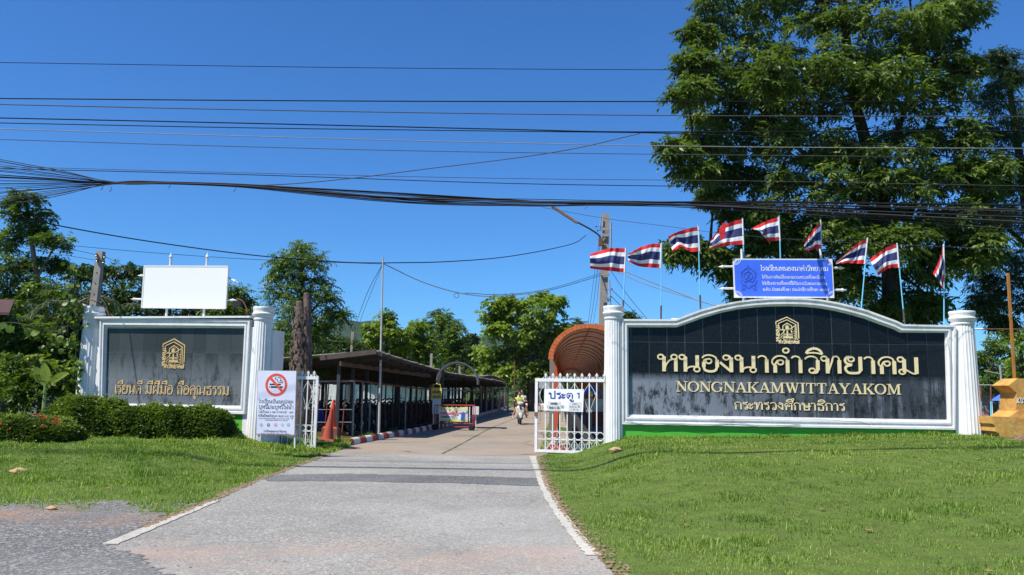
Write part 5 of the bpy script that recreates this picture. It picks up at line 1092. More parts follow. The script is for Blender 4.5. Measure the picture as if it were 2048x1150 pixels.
# ------------------------------------------------------------------ traffic cones
CON = mat('orange_cone', (0.62, 0.055, 0.018), .5, stain=.3, sscale=6)
def cone(label, loc, h, tilt=0, cm=None):
    cm = cm or CON
    e = thing('traffic_cone', label, 'traffic cone', loc); e.rotation_euler = (0, tilt, 0)
    mb = MB(); mb.lathe([(h*.19, .03), (h*.18, .06), (h*.035, h*.99), (h*.02, h)], (0, 0, 0), 20); mb.build('cone', cm, e, True)
    mb = MB(); mb.box((0, 0, .02), (h*.5, h*.5, .04), taper=.92); mb.build('base', cm, e); return e
gc = P(661, 856, 26.6); zc = gc.z; cone('bright orange traffic cone standing at the fence corner, the rear one', (gc.x+.02, 26.6, zc), .9, rad(3))
mb = MB(); mb.box((0, 0, zc/2), (.5, .5, zc)); o = mb.build('concrete_block', mat('red_brick_block', (.22, .07, .05), .8), None); o.location = (gc.x+.02, 26.6, 0); tag(o, 'small reddish block holding up the rear traffic cone', 'block')
gc = P(655, 880, 24.2); cone('orange traffic cone in front, shade put into its colour, half sunk in the verge grass', (gc.x, 24.2, max(0, gc.z)), .92, rad(6), mat('shaded_cone', (0.33, 0.06, 0.03), .7, stain=.5, sscale=6))  # darker copy of the cone orange, putting the shadow on it into colour

# ------------------------------------------------------------------ checkpoint: arch, signs, barrier
Yc = 35.0; ab = P(915, 850, Yc); ab.z = 0
e = thing('arched_canopy', 'dark curved sheet canopy on a thin green post above the yellow sign', 'canopy', ab)
cA = P(914, 766, Yc)-ab; rA = (P(957, 766, Yc)-P(872, 766, Yc)).x/2; mb = MB(); n = 26
for k in range(n+1):
    t = math.pi*(1.04-.02*0)*k/n-.06; p = Vector((cA.x+rA*math.cos(t), 0, cA.z+rA*1.0*math.sin(t))); q = Vector((cA.x+(rA-.06)*math.cos(t), 0, cA.z+(rA-.06)*math.sin(t)))
    mb.v += [(p.x, -.1, p.z), (p.x, 1.3, p.z), (q.x, 1.3, q.z), (q.x, -.1, q.z)]
for k in range(n):
    for j in range(4): mb.f.append((4*k+j, 4*k+(j+1) % 4, 4*k+4+(j+1) % 4, 4*k+4+j)); mb.mi.append(0)
mb.f += [(0, 1, 2, 3), (4*n+3, 4*n+2, 4*n+1, 4*n)]; mb.mi += [0, 0]; mb.build('curved_sheet', mat('dark_zinc', (.12, .125, .14), .45, metal=.2, var=.2, scale=3), e)
mb = MB(); gp = P(884, 800, Yc+.3)-ab; mb.box((gp.x, .3, 1.35), (.09, .09, 2.9)); mb.box((gp.x+.32, .3, 2.1), (.7, .06, .06)); mb.build('post', mat('green_post', (.02, .06, .05), .6), e)
GG = flat('slow_down_sign', 'yellow board with dark Thai lettering on a white panel, beside the driveway', 'sign', 873, 830, Yc-.4)
YEL = mat('yellow_board', (0.72, 0.58, 0.09), .5, var=.05)
mb = MB(); mb.prism([GG.at(*p) for p in ((863, 797.5), (883, 798), (884, 776), (863, 775.5))], -.02, .04); mb.build('panel', YEL, GG.e)
qline(GG, 865, 786.5, 882, 'เขตโรงเรียน', 5, BLK, -.022, w=.13, wm=(1, .85, .7)); qline(GG, 865, 796, 882, 'ลดความเร็ว', 5, BLK, -.022, w=.13, wm=(1, .85, .7))
mb = MB(); mb.tube([GG.v(866, 776), GG.v(866, 769), GG.v(881, 769), GG.v(881, 776)], .02, 6); mb.build('handle', YEL, GG.e)
mb = MB(); mb.sphere(GG.v(874, 768, -.05), .055, 10, 8, (1, 1, .8)); mb.build('lamp', mat('amber_lamp', (.6, .33, .1), .4), GG.e, True)
mb = MB(); mb.prism([GG.at(*p) for p in ((864.5, 828), (881.5, 828), (881.5, 798), (864.5, 798))], .0, .12); mb.build('white_panel', WPT, GG.e)
mb = MB(); a = GG.at(867, 830)[0]; b = GG.at(879, 830)[0]; z = GG.at(870, 828)[1]; zb = -GG.M.translation.z
for x in (a, b): mb.box((x, .06, (z+zb)/2), (.05, .05, z-zb))
mb.build('stand', STEEL, GG.e)
o = thing('cabinet', 'small white metal cabinet behind the red barrier', 'cabinet', P(951, 840, Yc)); mb = MB(); z1 = P(951, 813, Yc).z-o.location.z; z0 = P(951, 829, Yc).z-o.location.z; mb.box((0, 0, (z1+z0)/2), (.27, .3, z1-z0)); mb.build('box', STEEL, o)
mb = MB(); mb.box((0, .0, (z0-o.location.z)/2), (.06, .06, z0+o.location.z)); mb.build('stand', STEEL, o)
bY = 33.8; bb = P(907, 857, bY); bb.z = 0
BR = thing('wheeled_barrier', 'red pipe barrier on small wheels carrying a helmet safety banner', 'barrier', bb); BF = Face(BR, Vector((bb.x, bb.y, 0)), 0)
RP = mat('red_pipe', (0.42, 0.05, 0.05), .45, var=.1)
for dy in (0, .36):
    mb = MB(); off = 3 if dy else 0; c_ = cat([BF.v(869+off, 852), BF.v(869+off, 826), BF.v(870+off, 812), BF.v(873+off, 810.5), BF.v(910+off, 810.5), BF.v(943+off, 811), BF.v(946+off, 813), BF.v(946.5+off, 828), BF.v(946+off, 852)], 4); mb.tube([p+Vector((0, dy, 0)) for p in c_], .017, 8); mb.build('hoop', RP, BR)
for (a, b) in (((869, 847), (946, 847.5)), ((880, 854), (940, 854))): mb = MB(); mb.tube([BF.v(*a), BF.v(*b)], .02, 8); mb.build('cross_pipe', RP, BR)
for k in range(6): x = BF.v(893+k*9, 847).x; mb = MB(); mb.bar((x, .3, .25), (x, .3, .95), .04); mb.build('upright', STEEL, BR)
for x in (868, 942):
    for dy in (0, .36):
        mb = MB(); v = BF.v(x+(3 if dy else 0), 854); mb.torus((v.x, dy, .12), .075, .04, 'y', 16, 6); mb.tube([(v.x, dy-.04, .12), (v.x, dy+.04, .12)], .05, 8); mb.build('wheel', TYRE, BR, True)
mb = MB(); bx = [BF.at(*p, -.04) for p in ((878, 842), (935, 844), (936, 813.5), (879, 813.5))]
n = 14; vs = []
for i in range(n+1):
    for j in range(7):
        u, v = i/n, j/6; x = bx[3][0]*(1-u)+bx[2][0]*u; zt2 = bx[3][1]*(1-u)+bx[2][1]*u; zb2 = bx[0][1]*(1-u)+bx[1][1]*u; zt2 -= .03*math.sin(u*math.pi)
        vs.append((x, -.04-.012*math.sin(u*14+v*4), zt2+(zb2-zt2)*v))
mb.add(vs, [(i*7+j, i*7+j+1, i*7+j+8, i*7+j+7) for i in range(n) for j in range(6)]); me = mb.mesh('banner', True)
YG_ = mat('lime_print', (0.62, 0.68, 0.16), .6, var=.03); BWH = mat('banner_white', (0.74, 0.75, 0.77), .6, var=.03)
me.materials.append(BWH); me.materials.append(YG_); me.polygons.foreach_set('material_index', [1 if (k % 6) in (0, 5) else 0 for k in range(n*6)]); ban = link('banner', me, None, BR)
def bl(x0, y_, x1, tx_, h, m_, w=.17): xx0, z0 = BF.at(x0, y_, -.056); xx1, _ = BF.at(x1, y_, -.056); _, zt = BF.at(x0, y_-h, -.056); text('lettering', tx_, m_, ban, xx0, xx1, z0, zt-z0, -.056, w=w, wm=(1, .9, .7))
bl(880, 828.5, 916, 'สวมหมวกนิรภัย', 4.8, NSR, .2); bl(881, 835.5, 900, 'ปลอดภัย', 4, BLK, .16); bl(902, 835.5, 914, '100%', 4, BLK, .14)
mb = MB()
for x, r in ((883, .03), (890, .035), (899, .03), (911, .05)): c0 = BF.at(x, 819, -.056); ribbon(mb, [Vector((c0[0]+r*math.cos(t), c0[1]+r*math.sin(t))) for t in np.linspace(0, 6.2832, 13)], [.025]*13, -.057, -.05)
mb.build('logo', mat('print_mixed', (.25, .3, .38), .6), ban)
mb = MB(); c0 = BF.at(924, 829, -.06); mb.prism([(c0[0]-.05, c0[1]-.22), (c0[0]+.09, c0[1]-.24), (c0[0]+.12, c0[1]+.05), (c0[0]+.02, c0[1]+.12), (c0[0]-.03, c0[1]+.03)], -.062, -.056); mb.build('printed_figure', mat('print_blue', (.05, .12, .45), .6), ban)
mb = MB(); mb.prism([(c0[0]-.06+.1*math.cos(t)*1.25, c0[1]+.16+.1*math.sin(t)) for t in np.linspace(0, 6.1, 12)], -.064, -.056); mb.prism([(c0[0]+.12+.085*math.cos(t), c0[1]+.17+.1*math.sin(t)) for t in np.linspace(0, 6.1, 12)], -.066, -.056); mb.build('printed_faces', mat('print_cream', (.72, .66, .55), .6), ban)

# ------------------------------------------------------------------ covered walkway with an orange arched roof
ORG = mat('orange_tile', (0.55, 0.13, 0.035), .6, var=.18, scale=6, stain=.2); ORS = mat('orange_steel', (0.52, 0.09, 0.025), .5, var=.15); VLT = mat('vault_sheet', (0.40, 0.31, 0.25), .6, var=.15, scale=2, stain=.4)
def translucent(m, f):
    n = m.node_tree.nodes; l = m.node_tree.links; t = n.new('ShaderNodeBsdfTranslucent'); x = n.new('ShaderNodeMixShader'); x.inputs[0].default_value = f; b = n['Principled BSDF']
    l.new(b.inputs['Base Color'].links[0].from_socket, t.inputs[0]); l.new(b.outputs[0], x.inputs[1]); l.new(t.outputs[0], x.inputs[2]); l.new(x.outputs[0], n['Material Output'].inputs[0])
translucent(VLT, .55); translucent(SHW, .9); translucent(FR, .3); translucent(FW, .3); translucent(FB, .25)
wk0 = Vector((2.47, 26.0, 0)); wrz = -math.atan(.06)
WK = thing('covered_walkway', 'long barrel vaulted walkway with an orange rim and orange ribs beside the driveway', 'walkway', wk0, wrz)
RX, ZS = 1.15, 2.62; RZ = P(1180, 654.5, 26).z-ZS-.02; LEN = 62
def arc(r, t, dz=0): return (r*math.cos(t), ZS+(RZ*(r/RX))*math.sin(t)+dz)
nA = 20; T_A = [math.pi*k/nA for k in range(nA+1)]
mb = MB()
for y_ in np.arange(0.05, LEN, 1.55):      # sheet laid in bays
    k0 = len(mb.v); y1 = min(LEN, y_+1.53)
    for yy in (y_, y1):
        for r in (RX-.03, RX+.0): mb.v += [(arc(r, t)[0], yy, arc(r, t)[1]) for t in T_A]
    N = nA+1
    for j in range(nA):
        mb.f += [(k0+j, k0+j+1, k0+2*N+j+1, k0+2*N+j), (k0+N+j, k0+3*N+j, k0+3*N+j+1, k0+N+j+1), (k0+j, k0+N+j, k0+N+j+1, k0+j+1), (k0+2*N+j, k0+2*N+j+1, k0+3*N+j+1, k0+3*N+j)]; mb.mi += [0]*4
mb.build('vault', VLT, WK)
for k in range(nA+8):                       # rim tiles
    t0, t1 = math.pi*k/(nA+8)+.004, math.pi*(k+1)/(nA+8)-.004; mb = MB(); v = []
    for yy in (-.16, .05):
        for r, t in ((RX-.02, t0), (RX+.14, t0), (RX+.14, t1), (RX-.02, t1)): a_, b_ = arc(r, t); v.append((a_, yy, b_))
    mb.add(v, [(0, 1, 2, 3), (7, 6, 5, 4), (0, 4, 5, 1), (1, 5, 6, 2), (2, 6, 7, 3), (3, 7, 4, 0)]); mb.build('rim_tile', ORG, WK)
def rib():
    mb = MB()
    for k in range(nA):
        v = []
        for yy in (-.03, .03):
            for r, t in ((RX-.075, T_A[k]), (RX-.035, T_A[k]), (RX-.035, T_A[k+1]), (RX-.075, T_A[k+1])): a_, b_ = arc(r, t); v.append((a_, yy, b_))
        mb.add(v, [(0, 1, 2, 3), (7, 6, 5, 4), (0, 4, 5, 1), (2, 6, 7, 3)])
    return mb.mesh('rib')
rm = rib(); rm.materials.append(ORS); mb = MB(); mb.box((0, 0, ZS/2), (.1, .1, ZS)); pm = mb.mesh('post'); pm.materials.append(ORS)
for k, y_ in enumerate(np.arange(.9, LEN, 2.3)):
    o = link('rib', rm, None, WK); o.location = (0, y_, 0)
    if k % 2 == 0:
        for sx in (-1, 1): o = link('post', pm, None, WK); o.location = (sx*(RX-.08), y_, 0)
    if k % 1 == 0:
        mb = MB(); mb.bar((RX-.09, y_, ZS), (RX-.09, y_+2.25, ZS), .05); mb.bar((RX-.09, y_, ZS-.45), (RX-.09, y_+2.25, ZS-.05), .035); mb.build('brace', ORS, WK)
for t in (math.pi*.5,):
    a_, b_ = arc(RX-.05, t); mb = MB(); mb.bar((a_, .1, b_), (a_, LEN, b_), .04); mb.build('purlin', ORS, WK)
mb = MB(); mb.bar((-RX+.09, .1, ZS), (-RX+.09, LEN, ZS), .07); mb.build('eave_beam', ORS, WK)
mb = MB(); mb.box((-RX-.02, .35, ZS/2+.1), (.16, .2, ZS+.2)); mb.build('front_pillar', mat('pillar_grey', (.2, .17, .15), .8), WK)
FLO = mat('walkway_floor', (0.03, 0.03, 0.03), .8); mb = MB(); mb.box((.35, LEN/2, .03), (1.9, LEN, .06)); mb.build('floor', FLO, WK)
# things stored along its right side
kb = thing('low_wall', 'low black wall along the left side of the orange walkway floor', 'wall', wk0+Vector((-.5, -.4, 0)), wrz); kb['kind'] = 'thing'  # panel and coping share one even near-black colour
mb = MB(); mb.box((0, 20, .24), (.12, 39.6, .48)); mb.build('panel', mat('black_panel', (.012, .013, .015), .6), kb)
mb = MB(); mb.box((0, 20, .50), (.16, 39.7, .04)); mb.build('coping', mat('black_panel', (.012, .013, .015), .6), kb)
e = thing('parasol', 'small blue parasol standing right of the orange walkway, seen through the gate', 'parasol', P(1183, 850, 33)*1.0); e.location.z = 0; zt2 = P(1183, 770, 33).z
mb = MB(); mb.lathe([(.42, zt2-.36), (.2, zt2-.12), (.015, zt2)], (0, 0, 0), 8); mb.build('canopy', mat('blue_cloth', (.04, .12, .6), .7), e)
mb = MB(); mb.tube([(0, 0, 0), (0, 0, zt2-.02)], .02, 8); mb.build('pole', GALV, e)
e = thing('notice_board', 'small yellow notice on a post inside the walkway, seen through the gate', 'sign', (P(1182, 850, 31.5).x, 31.5, 0)); z1 = P(1182, 783, 31.5).z; z0 = P(1182, 792, 31.5).z
mb = MB(); mb.box((0, 0, (z0+z1)/2), (.12, .02, z1-z0)); mb.build('panel', YEL, e); mb = MB(); mb.tube([(0, .03, 0), (0, .03, z1)], .015, 6); mb.build('post', GALV, e)
e = thing('notice_board', 'pale grey notice board standing beside the far kerb behind the gate', 'sign', (P(1102, 850, 45).x, 45, 0)); z1 = P(1102, 763, 45).z; z0 = P(1102, 777, 45).z; xw = P(1127, 770, 45).x-P(1078, 770, 45).x
mb = MB(); mb.box((0, 0, (z0+z1)/2), (xw, .04, z1-z0)); mb.build('panel', mat('grey_board', (.36, .38, .40), .6), e)
for sx in (-1, 1): mb = MB(); mb.tube([(sx*xw*.45, .04, 0), (sx*xw*.45, .04, z1)], .03, 6); mb.build('post', GALV, e)
e = thing('red_block_wall', 'low white and red painted wall far right of the walkway', 'wall', (P(1194, 830, 40).x, 40, 0)); e['kind'] = 'thing'
mb = MB(); mb.box((0, 0, .35), (1.1, .2, .7)); mb.build('red_base', RED, e); mb = MB(); mb.box((0, -.01, 1.0), (1.1, .2, .6)); mb.build('white_top', WHT, e)

# ------------------------------------------------------------------ ochre concrete monument and things at the right edge
OCH = mat('ochre_plaster', (0.40, 0.20, 0.05), .85, col2=(0.62, 0.36, 0.09), scale=3.5, stain=.85, sscale=3.2, bump=.5, bscale=12)
MN = flat('ochre_monument', 'weathered ochre concrete plinth with an arrow shaped block, cut off by the right edge', 'monument', 2000, 880, 20.6); 
mb = MB(); mb.prism([MN.at(*p) for p in ((2007, 771), (2026, 757), (2190, 760), (2190, 836), (2022, 834), (2024, 786))], -.2, .5); mb.build('arrow_block', OCH, MN.e)
mb = MB(); mb.prism([MN.at(*p) for p in ((2006, 833.5), (2025, 820), (2190, 822), (2190, 837))], -.25, .55); mb.build('sloped_foot', OCH, MN.e)
pts = [(1966, 832), (2190, 838), (2190, 905), (2030, 895), (2012, 887), (1996, 885), (1991, 876), (1982, 873), (1979, 865), (1971, 861), (1972, 851), (1967, 846)]; mb = MB(); mb.prism([MN.at(*p) for p in pts[::-1]], -.4, .7); mb.build('base', OCH, MN.e)
mb = MB()
for pts in ([(2026, 806), (2027, 796)], [(2029, 803), (2032, 795)], [(2032, 806), (2036, 798)], [(2037, 803), (2040, 796), (2044, 803)], [(2044, 800), (2048, 797)]):
    q = [Vector(MN.at(*p)) for p in pts]; ribbon(mb, q, [.07]*len(q), -.21, -.19)
mb.build('peeling_paint', mat('peeled_white', (.6, .55, .48), .8), MN.e)
mb = MB(); v0 = MN.v(2029, 757, .1); mb.box((v0.x, v0.y, v0.z+1.3), (.055, .055, 2.75)); o = mb.build('ochre_post', mat('ochre_post_paint', (.35, .15, .03), .6, stain=.4), None); o.location = MN.M.translation
tag(o, 'thin square ochre post standing on the ochre monument', 'post'); 
mb = MB(); o0 = P(1948, 658, 21.6); mb.tube([Vector((0, 0, 0)), P(2200, 660, 21.6)-o0], .017, 8); o = mb.build('horizontal_pipe', RUST, None); o.location = o0; tag(o, 'rusty horizontal pipe from the right column to the ochre post', 'pipe')
mb = MB(); mb.tube([Vector((0, -.003, 0)), P(1966, 658.1, 21.6)-o0+Vector((0, -.003, 0))], .019, 8); mb.build('pale_end', WH, o)
FR3 = thing('pipe_fence', 'low rusty pipe rail with light blue feet beside the ochre monument', 'fence', P(1960, 832, 25)); b3 = FR3.location.copy(); FR3['kind'] = 'thing'
mb = MB(); mb.tube([P(1955, 770, 25)-b3, P(2060, 772, 25)-b3], .02, 8); mb.build('top_rail', GALV, FR3)
for x in (1961.5, 1981.5, 2001.5, 2022): 
    mb = MB(); mb.tube([P(x+1, 845, 25)-b3, P(x, 771, 25)-b3], .024, 8); u = mb.build('upright', RUST, FR3); mb = MB(); mb.tube([P(x+1, 845, 25)-b3, P(x+.5, 803, 25)-b3], .026, 8); mb.build('blue_foot', PB, u)
def rock(label, loc, r, m, sc=(1, .7, .5), seed=1):
    bm = bmesh.new(); bmesh.ops.create_icosphere(bm, subdivisions=3, radius=r); rr = random.Random(seed); ph = [rr.uniform(0, 6) for _ in range(6)]
    for v in bm.verts:
        n_ = 1+.18*math.sin(v.co.x/r*3+ph[0])*math.sin(v.co.y/r*3+ph[1])+.12*math.sin(v.co.z/r*5+ph[2]+v.co.x/r*4); v.co = Vector((v.co.x*sc[0], v.co.y*sc[1], v.co.z*sc[2]))*n_
    me = bpy.data.meshes.new('rock'); bm.to_mesh(me); bm.free(); me.polygons.foreach_set('use_smooth', [True]*len(me.polygons)); o = link('rock', me, m); o.location = loc; tag(o, label, 'rock'); return o
RK = mat('brown_rock', (.22, .13, .10), .9, var=.4, scale=5, bump=.6, bscale=20)
p = P(2042, 884, 18.6); rock('large brown rock in the grass at the right edge below the monument', (p.x, 18.6, p.z-.08), .36, RK, (1, .8, .55), 3)
TAN = mat('tan_stone', (.42, .26, .15), .9, var=.2)
for (x, y_, lab, r, sd) in ((1231, 899, 'flat tan stone on the grass slope beside the right gate leaf', .15, 5), (38, 943, 'tan stone lying in the left lawn', .16, 6), (104, 1016, 'small tan stone at the edge of the gravel', .07, 7)):
    g = G(x, y_, .12 if x < 200 else .3); h_ = float(height(g.x, g.y)); g = G(x, y_, h_+.03); rock(lab, (g.x, g.y, h_+.03), r, TAN, (1, .7, .35), sd)
# far buildings at the right edge
e = thing('pink_house', 'small pink house with a turquoise roof edge far behind the right column', 'house', (P(1968, 800, 75).x, 75, 0)); b4 = e.location.copy()
PK = mat('pink_wall', (.42, .26, .25), .8); mb = MB(); mb.box((0, 2, 1.2), (5, 4, 2.4)); mb.build('wall', PK, e)
mb = MB(); mb.prism([(-3, 2.4), (3, 2.4), (0, 3.6)], -.6, 4.6); mb.build('roof', mat('turquoise_roof', (.12, .45, .42), .5), e)
for x in (-1.2, .9): mb = MB(); mb.box((x, -.03, 1.2), (.8, .08, 1.2)); f = mb.build('window', STEEL, e); mb = MB(); mb.box((x, -.075, 1.2), (.66, .02, 1.06)); mb.build('pane', mat('dark_glass', (.02, .03, .03), .1), f)
e = thing('blue_tent', 'blue canopy tent far away between the lamp post and the monument', 'tent', (P(2022, 800, 60).x, 60, 0)); mb = MB(); zz = P(2022, 792, 60).z; mb.lathe([(1.5, zz-.35), (1.0, zz), (.02, zz+.5)], (0, 0, 0), 4); mb.build('canopy', mat('blue_cloth', (.04, .12, .6), .7), e)
for x, y_ in ((-1, 0), (1, 0), (0, 1), (0, -1)): mb = MB(); mb.tube([(x*1.4, y_*1.4, 0), (x*1.4, y_*1.4, zz-.3)], .04, 6); mb.build('leg', STEEL, e)
e, bb_, tt_ = pole_thing('lamp_post', 'grey lamp post with a slanting arm, far behind the right column', 2008, 826, 2000, 730, 52, .16, .12, GALV, 'lamp post', False)
mb = MB(); mb.tube([P(2001, 752, 52)-bb_, P(1999, 748, 52)-bb_, P(1985, 745, 52)-bb_, P(1970, 742, 52)-bb_], .04, 6); mb.build('lamp_arm', GALV, e)
# red-brown roofs in the left greenery
for (x0, x1, y0, y1, Y_, lab) in ((-160, 19, 604, 622, 24, 'rusty red roof corner of a house at the left edge among the trees'), (78, 128, 715, 730, 30, 'small house with a red brown roof deep in the left greenery')):
    pa, pb = P(x0, y1, Y_), P(x1, y1, Y_); zt3 = P((x0+x1)/2, y0, Y_).z; w = (pb.x-pa.x); o0 = Vector(((pa.x+pb.x)/2, Y_, 0)); e = thing('house', lab, 'house', o0)
    mb = MB(); mb.add([(-w/2, 0, pa.z), (w/2, 0, pa.z), (w/2-1.4*(w > 2), 2.5, zt3+.35), (-w/2+.15, 2.5, zt3+.35), (-w/2, 0, pa.z-.08), (w/2, 0, pa.z-.08), (w/2-1.4*(w > 2), 2.5, zt3+.27), (-w/2+.15, 2.5, zt3+.27)], [(0, 1, 2, 3), (7, 6, 5, 4), (0, 4, 5, 1), (1, 5, 6, 2), (2, 6, 7, 3), (3, 7, 4, 0)]); mb.build('roof', mat('red_brown_roof', (.075, .035, .03), .7, var=.2), e)
    mb = MB(); mb.box((-.5*(w > 2), 1.3, (pa.z-.1)/2), (w*(.55 if w > 2 else .86), 2.0, pa.z-.1)); mb.build('wall', mat('grey_house_wall', (.14, .13, .12), .9), e)

# ------------------------------------------------------------------ vegetation
BARK = mat('bark', (0.05, 0.040, 0.030), .95, var=.35, scale=4, bump=.8, bscale=18); BARKL = mat('pale_bark', (0.20, 0.17, 0.13), .95, var=.3, scale=4, bump=.6, bscale=18)
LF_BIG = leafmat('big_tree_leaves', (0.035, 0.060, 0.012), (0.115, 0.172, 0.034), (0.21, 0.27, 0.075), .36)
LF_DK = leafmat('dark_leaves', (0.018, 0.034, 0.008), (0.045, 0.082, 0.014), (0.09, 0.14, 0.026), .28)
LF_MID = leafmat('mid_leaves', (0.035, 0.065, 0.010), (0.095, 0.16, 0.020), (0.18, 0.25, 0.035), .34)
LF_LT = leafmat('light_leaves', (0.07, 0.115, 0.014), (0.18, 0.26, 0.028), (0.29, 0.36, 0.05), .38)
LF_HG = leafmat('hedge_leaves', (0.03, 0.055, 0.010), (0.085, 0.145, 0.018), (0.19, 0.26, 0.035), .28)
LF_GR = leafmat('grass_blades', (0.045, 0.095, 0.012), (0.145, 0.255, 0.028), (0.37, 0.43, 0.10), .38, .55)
def unit(a): return a/np.maximum(np.linalg.norm(a, axis=-1, keepdims=True), 1e-9)
def pinnate(R, Q, A, ell, per, L, W, droop, tw_t):
    """leaflets in two rows along each twig"""
    N = len(Q); side = unit(np.cross(A, np.array([0, 0, 1.0]))+1e-4); Bs, Ds, Ts = [], [], []
    for k in range(per):
        s_ = (k//2+1)/(per/2.0); sg = 1 if k % 2 else -1; b = Q+A*(ell*s_)[:, None]; b[:, 2] -= ell*.35*s_*s_
        d = A*(.45+.3*s_)+side*sg*.8+R.normal(0, .28, (N, 3)); d[:, 2] -= droop; Bs.append(b); Ds.append(unit(d)); Ts.append(tw_t+R.normal(0, .09, N))
    B_, D_, T_ = np.concatenate(Bs), np.concatenate(Ds), np.concatenate(Ts); M_ = len(B_); l_ = L*R.uniform(.7, 1.25, M_)[:, None]; w_ = W*R.uniform(.75, 1.2, M_)[:, None]
    wv = unit(np.cross(D_, unit(R.normal(0, .5, (M_, 3))+np.array([0, 0, 1.0])))); nrm = np.cross(wv, D_)
    v0 = B_; v1 = B_+D_*l_*.45+wv*w_*.5+nrm*w_*.15; v2 = B_+D_*l_; v2[:, 2] -= l_[:, 0]*.12; v3 = B_+D_*l_*.45-wv*w_*.5+nrm*w_*.15
    V = np.stack([v0, v1, v2, v3], 1).reshape(-1, 3); F = np.arange(M_*4).reshape(-1, 4); return V, F, np.repeat(np.clip(T_, 0, 1), 4)
def crown(R, clumps, twigs, ell, per, L, W, droop, flat_=.45, subs=9, sub_r=.42, fine=None):
    """clumps: (centre, rx, ry, rz); twigs gather in flattened boughs so that gaps and layers show"""
    Qs, As, Ts, bl_ = [], [], [], []
    for (c, rx, ry, rz) in clumps:
        n = max(3, int(subs)); u = unit(R.normal(0, 1, (n, 3))); rr = R.uniform(.35, 1, n)[:, None]**.6; sc_ = np.array([rx, ry, rz]); S_ = np.array(c)+u*rr*sc_; st = R.uniform(.25, .75, n)
        bl_ += [(np.array(c), p) for p in S_]; m = max(2, twigs//n); rs = sub_r*(rx+rz)/2
        for p, t in zip(S_, st):
            o = R.normal(0, 1, (m, 3)); o = unit(o)*(R.uniform(0, 1, m)[:, None]**.5)*rs; o[:, 2] *= flat_; o[:, 2] -= .25*(o[:, 0]**2+o[:, 1]**2)/max(rs, .01)
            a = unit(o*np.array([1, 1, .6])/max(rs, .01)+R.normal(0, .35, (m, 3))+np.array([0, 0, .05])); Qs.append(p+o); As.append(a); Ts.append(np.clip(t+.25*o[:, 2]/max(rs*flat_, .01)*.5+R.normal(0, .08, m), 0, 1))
    Q, A_, T_ = np.concatenate(Qs), np.concatenate(As), np.concatenate(Ts)
    V, F, t = pinnate(R, Q, A_, ell*R.uniform(.7, 1.2, len(Q)), per, L, W, droop, T_); return V, F, t, bl_
NTREE = [0]
def tree(label, Y_, trunk, tr, limbs, clumps, lf, bark=BARK, twigs=120, ell=.35, per=8, L=.22, W=.075, droop=.45, subs=9, sub_r=.42, depth=1.0, name='tree', cat_='tree', grp=None, base=None, thin=.012, seed=None):
    NTREE[0] += 1; R = np.random.default_rng(seed or NTREE[0]*17+3); pb = P(*trunk[0], Y_) if base is None else base
    b = Vector((pb.x, Y_, float(height(pb.x, Y_)))); e = thing(name, label, cat_, b, 0, grp); k = Y_/FOC
    tp = [Vector((b.x, Y_, b.z-.2))]+[P(q[0], q[1], Y_+(q[2] if len(q) > 2 else 0)) for q in trunk[1:]]; tc = cat(tp, 5); n = len(tc)
    mb = MB(); mb.tube([p-b for p in tc], [tr*(1.25 if i == 0 else 1)*(1-.62*i/n) for i in range(n)], 10)
    for lm in limbs: 
        lp = cat([P(q[0], q[1], Y_+(q[2] if len(q) > 2 else 0)) for q in lm], 5); r0 = tr*.34; mb.tube([p-b for p in lp], [r0*(1-.85*i/len(lp))+.012 for i in range(len(lp))], 7)
    cl = []
    for q in clumps:
        dy = (q[4] if len(q) > 4 else R.uniform(-1, 1)*depth*.9*(q[2]+q[3])*k*.7); c = P(q[0], q[1], Y_+dy)-b; cl.append((c, q[2]*k, (q[2]+q[3])*.5*k*depth, q[3]*k))
    V, F, t, bl_ = crown(R, cl, twigs, ell, per, L, W, droop, subs=subs, sub_r=sub_r)
    allp = [p-b for p in tc[n//2:]]+[p-b for lm in limbs for p in cat([P(q[0], q[1], Y_+(q[2] if len(q) > 2 else 0)) for q in lm], 5)]
    for (c, rx, ry, rz) in cl:
        c_ = Vector(c); s_ = min(allp, key=lambda p: (p-c_).length+.6*max(0, p.z-c_.z)); m_ = s_.lerp(c_, .5)+Vector((0, 0, .1*(c_-s_).length)); mb.tube(cat([s_, m_, c_], 3), [tr*.16+thin, tr*.14+thin]+[tr*.1+thin]*3+[thin]*2, 5, cap=False)
    for i, (c, p) in enumerate(bl_):
        if i % 2 == 0: c = Vector(c); p = Vector(p); mb.tube([c, c.lerp(p, .5)+Vector((0, 0, .05)), p], [thin, thin*.8, thin*.5], 3, cap=False)
    mb.build('trunk', bark, e, True); link('crown', npmesh('crown', V, F, t), lf, e, kind='stuff'); return e
